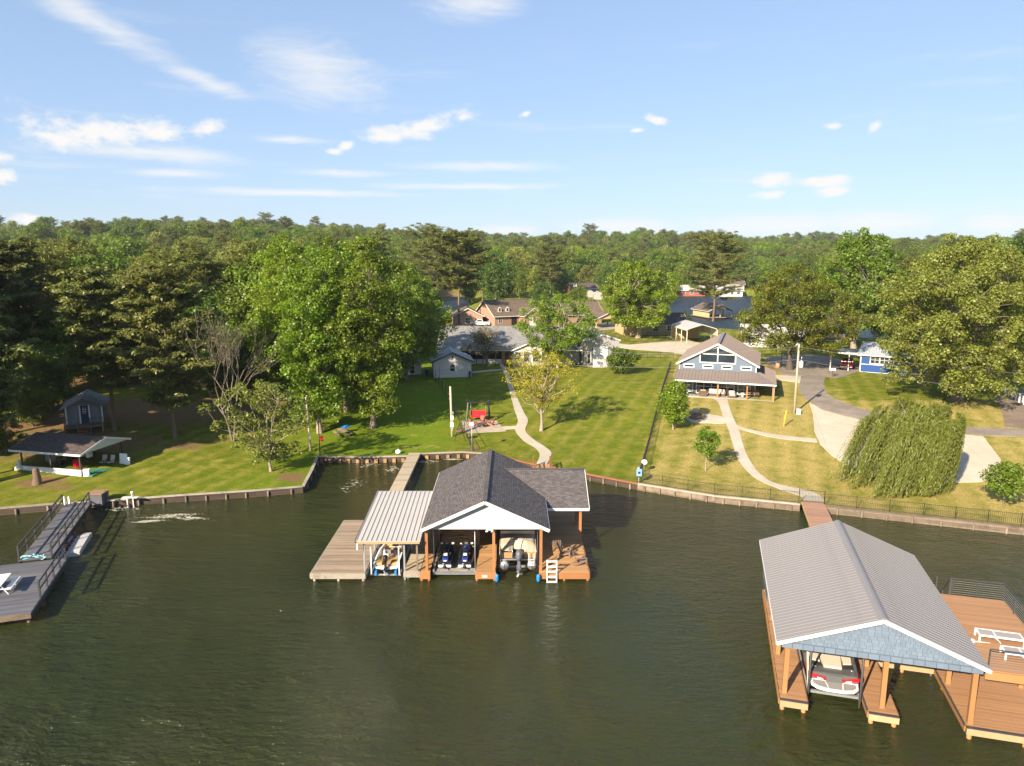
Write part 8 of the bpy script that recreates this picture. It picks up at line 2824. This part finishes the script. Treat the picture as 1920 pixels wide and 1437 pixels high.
# trees among the houses across the middle, in front of the back lake
for (px_, py_, k, s) in [(1110, 600, 'broad_mid', .35), (940, 556, 'broad_dark', 1.1), (960, 552, 'broad_mid', 1.2), (1020, 552, 'broad_mid', 1.1), (1048, 556, 'broad_dark', .9), (905, 566, 'pine', 1.05), (880, 572, 'broad_mid', .9), (1150, 560, 'broad_dark', 1.0), (1175, 556, 'broad_mid', 1.1), (1210, 553, 'broad_olive', 1.0), (1240, 552, 'broad_mid', 1.0), (1250, 575, 'broad_mid', .6), (1085, 575, 'broad_mid', .5), (1140, 575, 'broad_bright', .5), (1015, 575, 'broad_dark', .6), (1300, 545, 'broad_mid', 1.1), (1420, 548, 'broad_bright', 1.1), (1465, 546, 'broad_mid', 1.2), (1390, 540, 'broad_dark', 1.2), (840, 552, 'broad_mid', 1.0), (1505, 545, 'broad_mid', 1.2), (975, 560, 'broad_mid', .7), (1060, 548, 'broad_dark', .8), (1100, 545, 'broad_olive', .9), (1135, 548, 'broad_olive', .95), (1005, 545, 'broad_olive', .9), (900, 552, 'pine', 1.0),
                         (770, 590, 'broad_mid', .9), (790, 620, 'broad_mid', .8), (735, 640, 'broad_dark', .9), (1690, 665, 'broad_mid', .9), (1850, 672, 'broad_dark', 1.0), (1950, 670, 'broad_mid', 1.0), (1700, 652, 'pine', 1.0),
                         (1570, 640, 'broad_mid', .75), (1430, 640, 'broad_mid', .6), (1283, 612, 'broad_dark', .32), (1540, 618, 'broad_bright', .9), (1460, 615, 'broad_mid', .8), (1760, 648, 'broad_mid', 1.05)]:
    gnd = Gp(px_, py_)
    ms = rnd.choice(PROTO[k])
    where = 'left of the brick houses' if px_ < 850 else 'behind the brick houses' if px_ < 1150 else 'behind the blue house' if px_ < 1440 else 'beyond the parking court' if px_ < 1640 else 'behind the royal blue cottage' if px_ < 1800 else 'beyond the huge oak'
    plant(ms, NAME[k], WORD[k] + ' ' + where, gnd, rnd.uniform(0, 6.28), s, WORD[k] + 's ' + where)

# the far wood: one mass on the hills, instanced on points
far_pts = [p for p in scatter(-420, -24, 190, 402, 9.5, lambda x, y: left_ok(x, y))]
far_pts += [p for p in scatter(-1200, 1200, 404, 640, 11.5, lambda x, y: not (y < 440 and -20 < x < 230 and rnd.random() < 0.75) and mid_ok(x, y))]
far_pts += [p for p in scatter(-1300, 1300, 640, 1120, 14.0, lambda x, y: True)]
fm = bpy.data.meshes.new('far_wood')
FX = np.array([p[0] for p in far_pts]); FY = np.array([p[1] for p in far_pts])
FZ = height(FX, FY) - 0.2
fm.from_pydata([(a, b_, c_) for a, b_, c_ in zip(FX, FY, FZ)], [], [])
r_ = np.random.default_rng(9)
n_ = len(FX)
flat = []
for k in KINDS:
    for ms in PROTO[k]:
        flat.append((k, ms))
wts = {'broad_mid': 0.17, 'broad_bright': 0.22, 'broad_dark': 0.12, 'broad_olive': 0.2, 'pine': 0.06}
w_ = np.array([wts[k] for k, _ in flat]); w_ /= w_.sum()
at = fm.attributes.new('pick', 'INT', 'POINT'); at.data.foreach_set('value', r_.choice(len(flat), n_, p=w_).astype(np.int32))
at = fm.attributes.new('rz', 'FLOAT', 'POINT'); at.data.foreach_set('value', r_.uniform(0, 6.28, n_).astype(np.float32))
at = fm.attributes.new('sc', 'FLOAT', 'POINT'); at.data.foreach_set('value', (np.clip(np.where(FY < 420, 0.95, 1.16) + np.where(FY < 420, 0.2, 0.32) * np.sin(FX * 0.021 + 1.1 * np.sin(FY * 0.017)) * np.cos(FY * 0.026) + r_.normal(0, 0.19, n_), 0.6, 1.8)).astype(np.float32))
pc = bpy.data.collections.new('wood_prototypes')
for i, (k, ms) in enumerate(flat):
    jm = bmesh.new(); jm.from_mesh(ms[0])
    for f in jm.faces:
        f.material_index = 0
    nf = len(jm.faces)
    jm.from_mesh(ms[1])
    jm.faces.ensure_lookup_table()
    for f in jm.faces[nf:]:
        f.material_index = 1
    mm = bpy.data.meshes.new('wood_%02d' % i)
    jm.to_mesh(mm); jm.free()
    mm.materials.append(ms[0].materials[0]); mm.materials.append(ms[1].materials[0])
    po = bpy.data.objects.new('wood_%02d' % i, mm)
    pc.objects.link(po)
fo = link('far_wood', fm, None)
tag(fo, 'far-off mixed wood covering the hills to the skyline', None, None, 'stuff')
gnt = bpy.data.node_groups.new('far_wood', 'GeometryNodeTree')
gnt.interface.new_socket('Geometry', in_out='INPUT', socket_type='NodeSocketGeometry')
gnt.interface.new_socket('Geometry', in_out='OUTPUT', socket_type='NodeSocketGeometry')
gi = gnt.nodes.new('NodeGroupInput'); go_ = gnt.nodes.new('NodeGroupOutput')
ip = gnt.nodes.new('GeometryNodeInstanceOnPoints')
ci = gnt.nodes.new('GeometryNodeCollectionInfo')
ci.inputs['Collection'].default_value = pc
ci.inputs['Separate Children'].default_value = True
ci.inputs['Reset Children'].default_value = True


def named(n, dt):
    x = gnt.nodes.new('GeometryNodeInputNamedAttribute')
    x.data_type = dt
    x.inputs['Name'].default_value = n
    return x.outputs['Attribute']


cx = gnt.nodes.new('ShaderNodeCombineXYZ')
L = gnt.links.new
L(gi.outputs[0], ip.inputs['Points'])
L(ci.outputs[0], ip.inputs['Instance'])
ip.inputs['Pick Instance'].default_value = True
L(named('pick', 'INT'), ip.inputs['Instance Index'])
L(named('rz', 'FLOAT'), cx.inputs[2])
L(cx.outputs[0], ip.inputs['Rotation'])
L(named('sc', 'FLOAT'), ip.inputs['Scale'])
L(ip.outputs[0], go_.inputs[0])
md = fo.modifiers.new('far_wood', 'NODES')
md.node_group = gnt


# trees of one kind that stand in one patch are told apart by their order from the left
same = {}
for o in COL.objects:
    if o.parent is None and o.get('group') and o.get('category') == 'tree':
        same.setdefault(o['label'], []).append(o)
ORD = ['leftmost', 'second from left', 'third from left', 'fourth from left', 'fifth from left', 'sixth from left', 'seventh from left', 'eighth from left']
for lb, os_ in same.items():
    if 1 < len(os_) <= len(ORD):
        os_.sort(key=lambda o: o.location.x / o.location.y)
        for o, w_ in zip(os_, ORD):
            if len(lb.split()) + len(w_.split()) <= 16:
                o['label'] = lb + ', ' + w_


# ------------------------------------------------------------------ haze
hm = bpy.data.materials.new('haze_air')
hm.use_nodes = True
for nd in list(hm.node_tree.nodes):
    hm.node_tree.nodes.remove(nd)
ho = hm.node_tree.nodes.new('ShaderNodeOutputMaterial')
hv = hm.node_tree.nodes.new('ShaderNodeVolumePrincipled')
hv.inputs['Color'].default_value = (0.80, 0.90, 1.0, 1)
hv.inputs['Density'].default_value = 0.00008
hm.node_tree.links.new(hv.outputs[0], ho.inputs['Volume'])
MATS['haze_air'] = hm
hb_ = MB().box(-9400, 9400, -1000, 9400, -4.0, 110.0).build('haze', 'haze_air')
tag(hb_, 'thin pale summer haze over lake and hills', None, None, 'stuff')
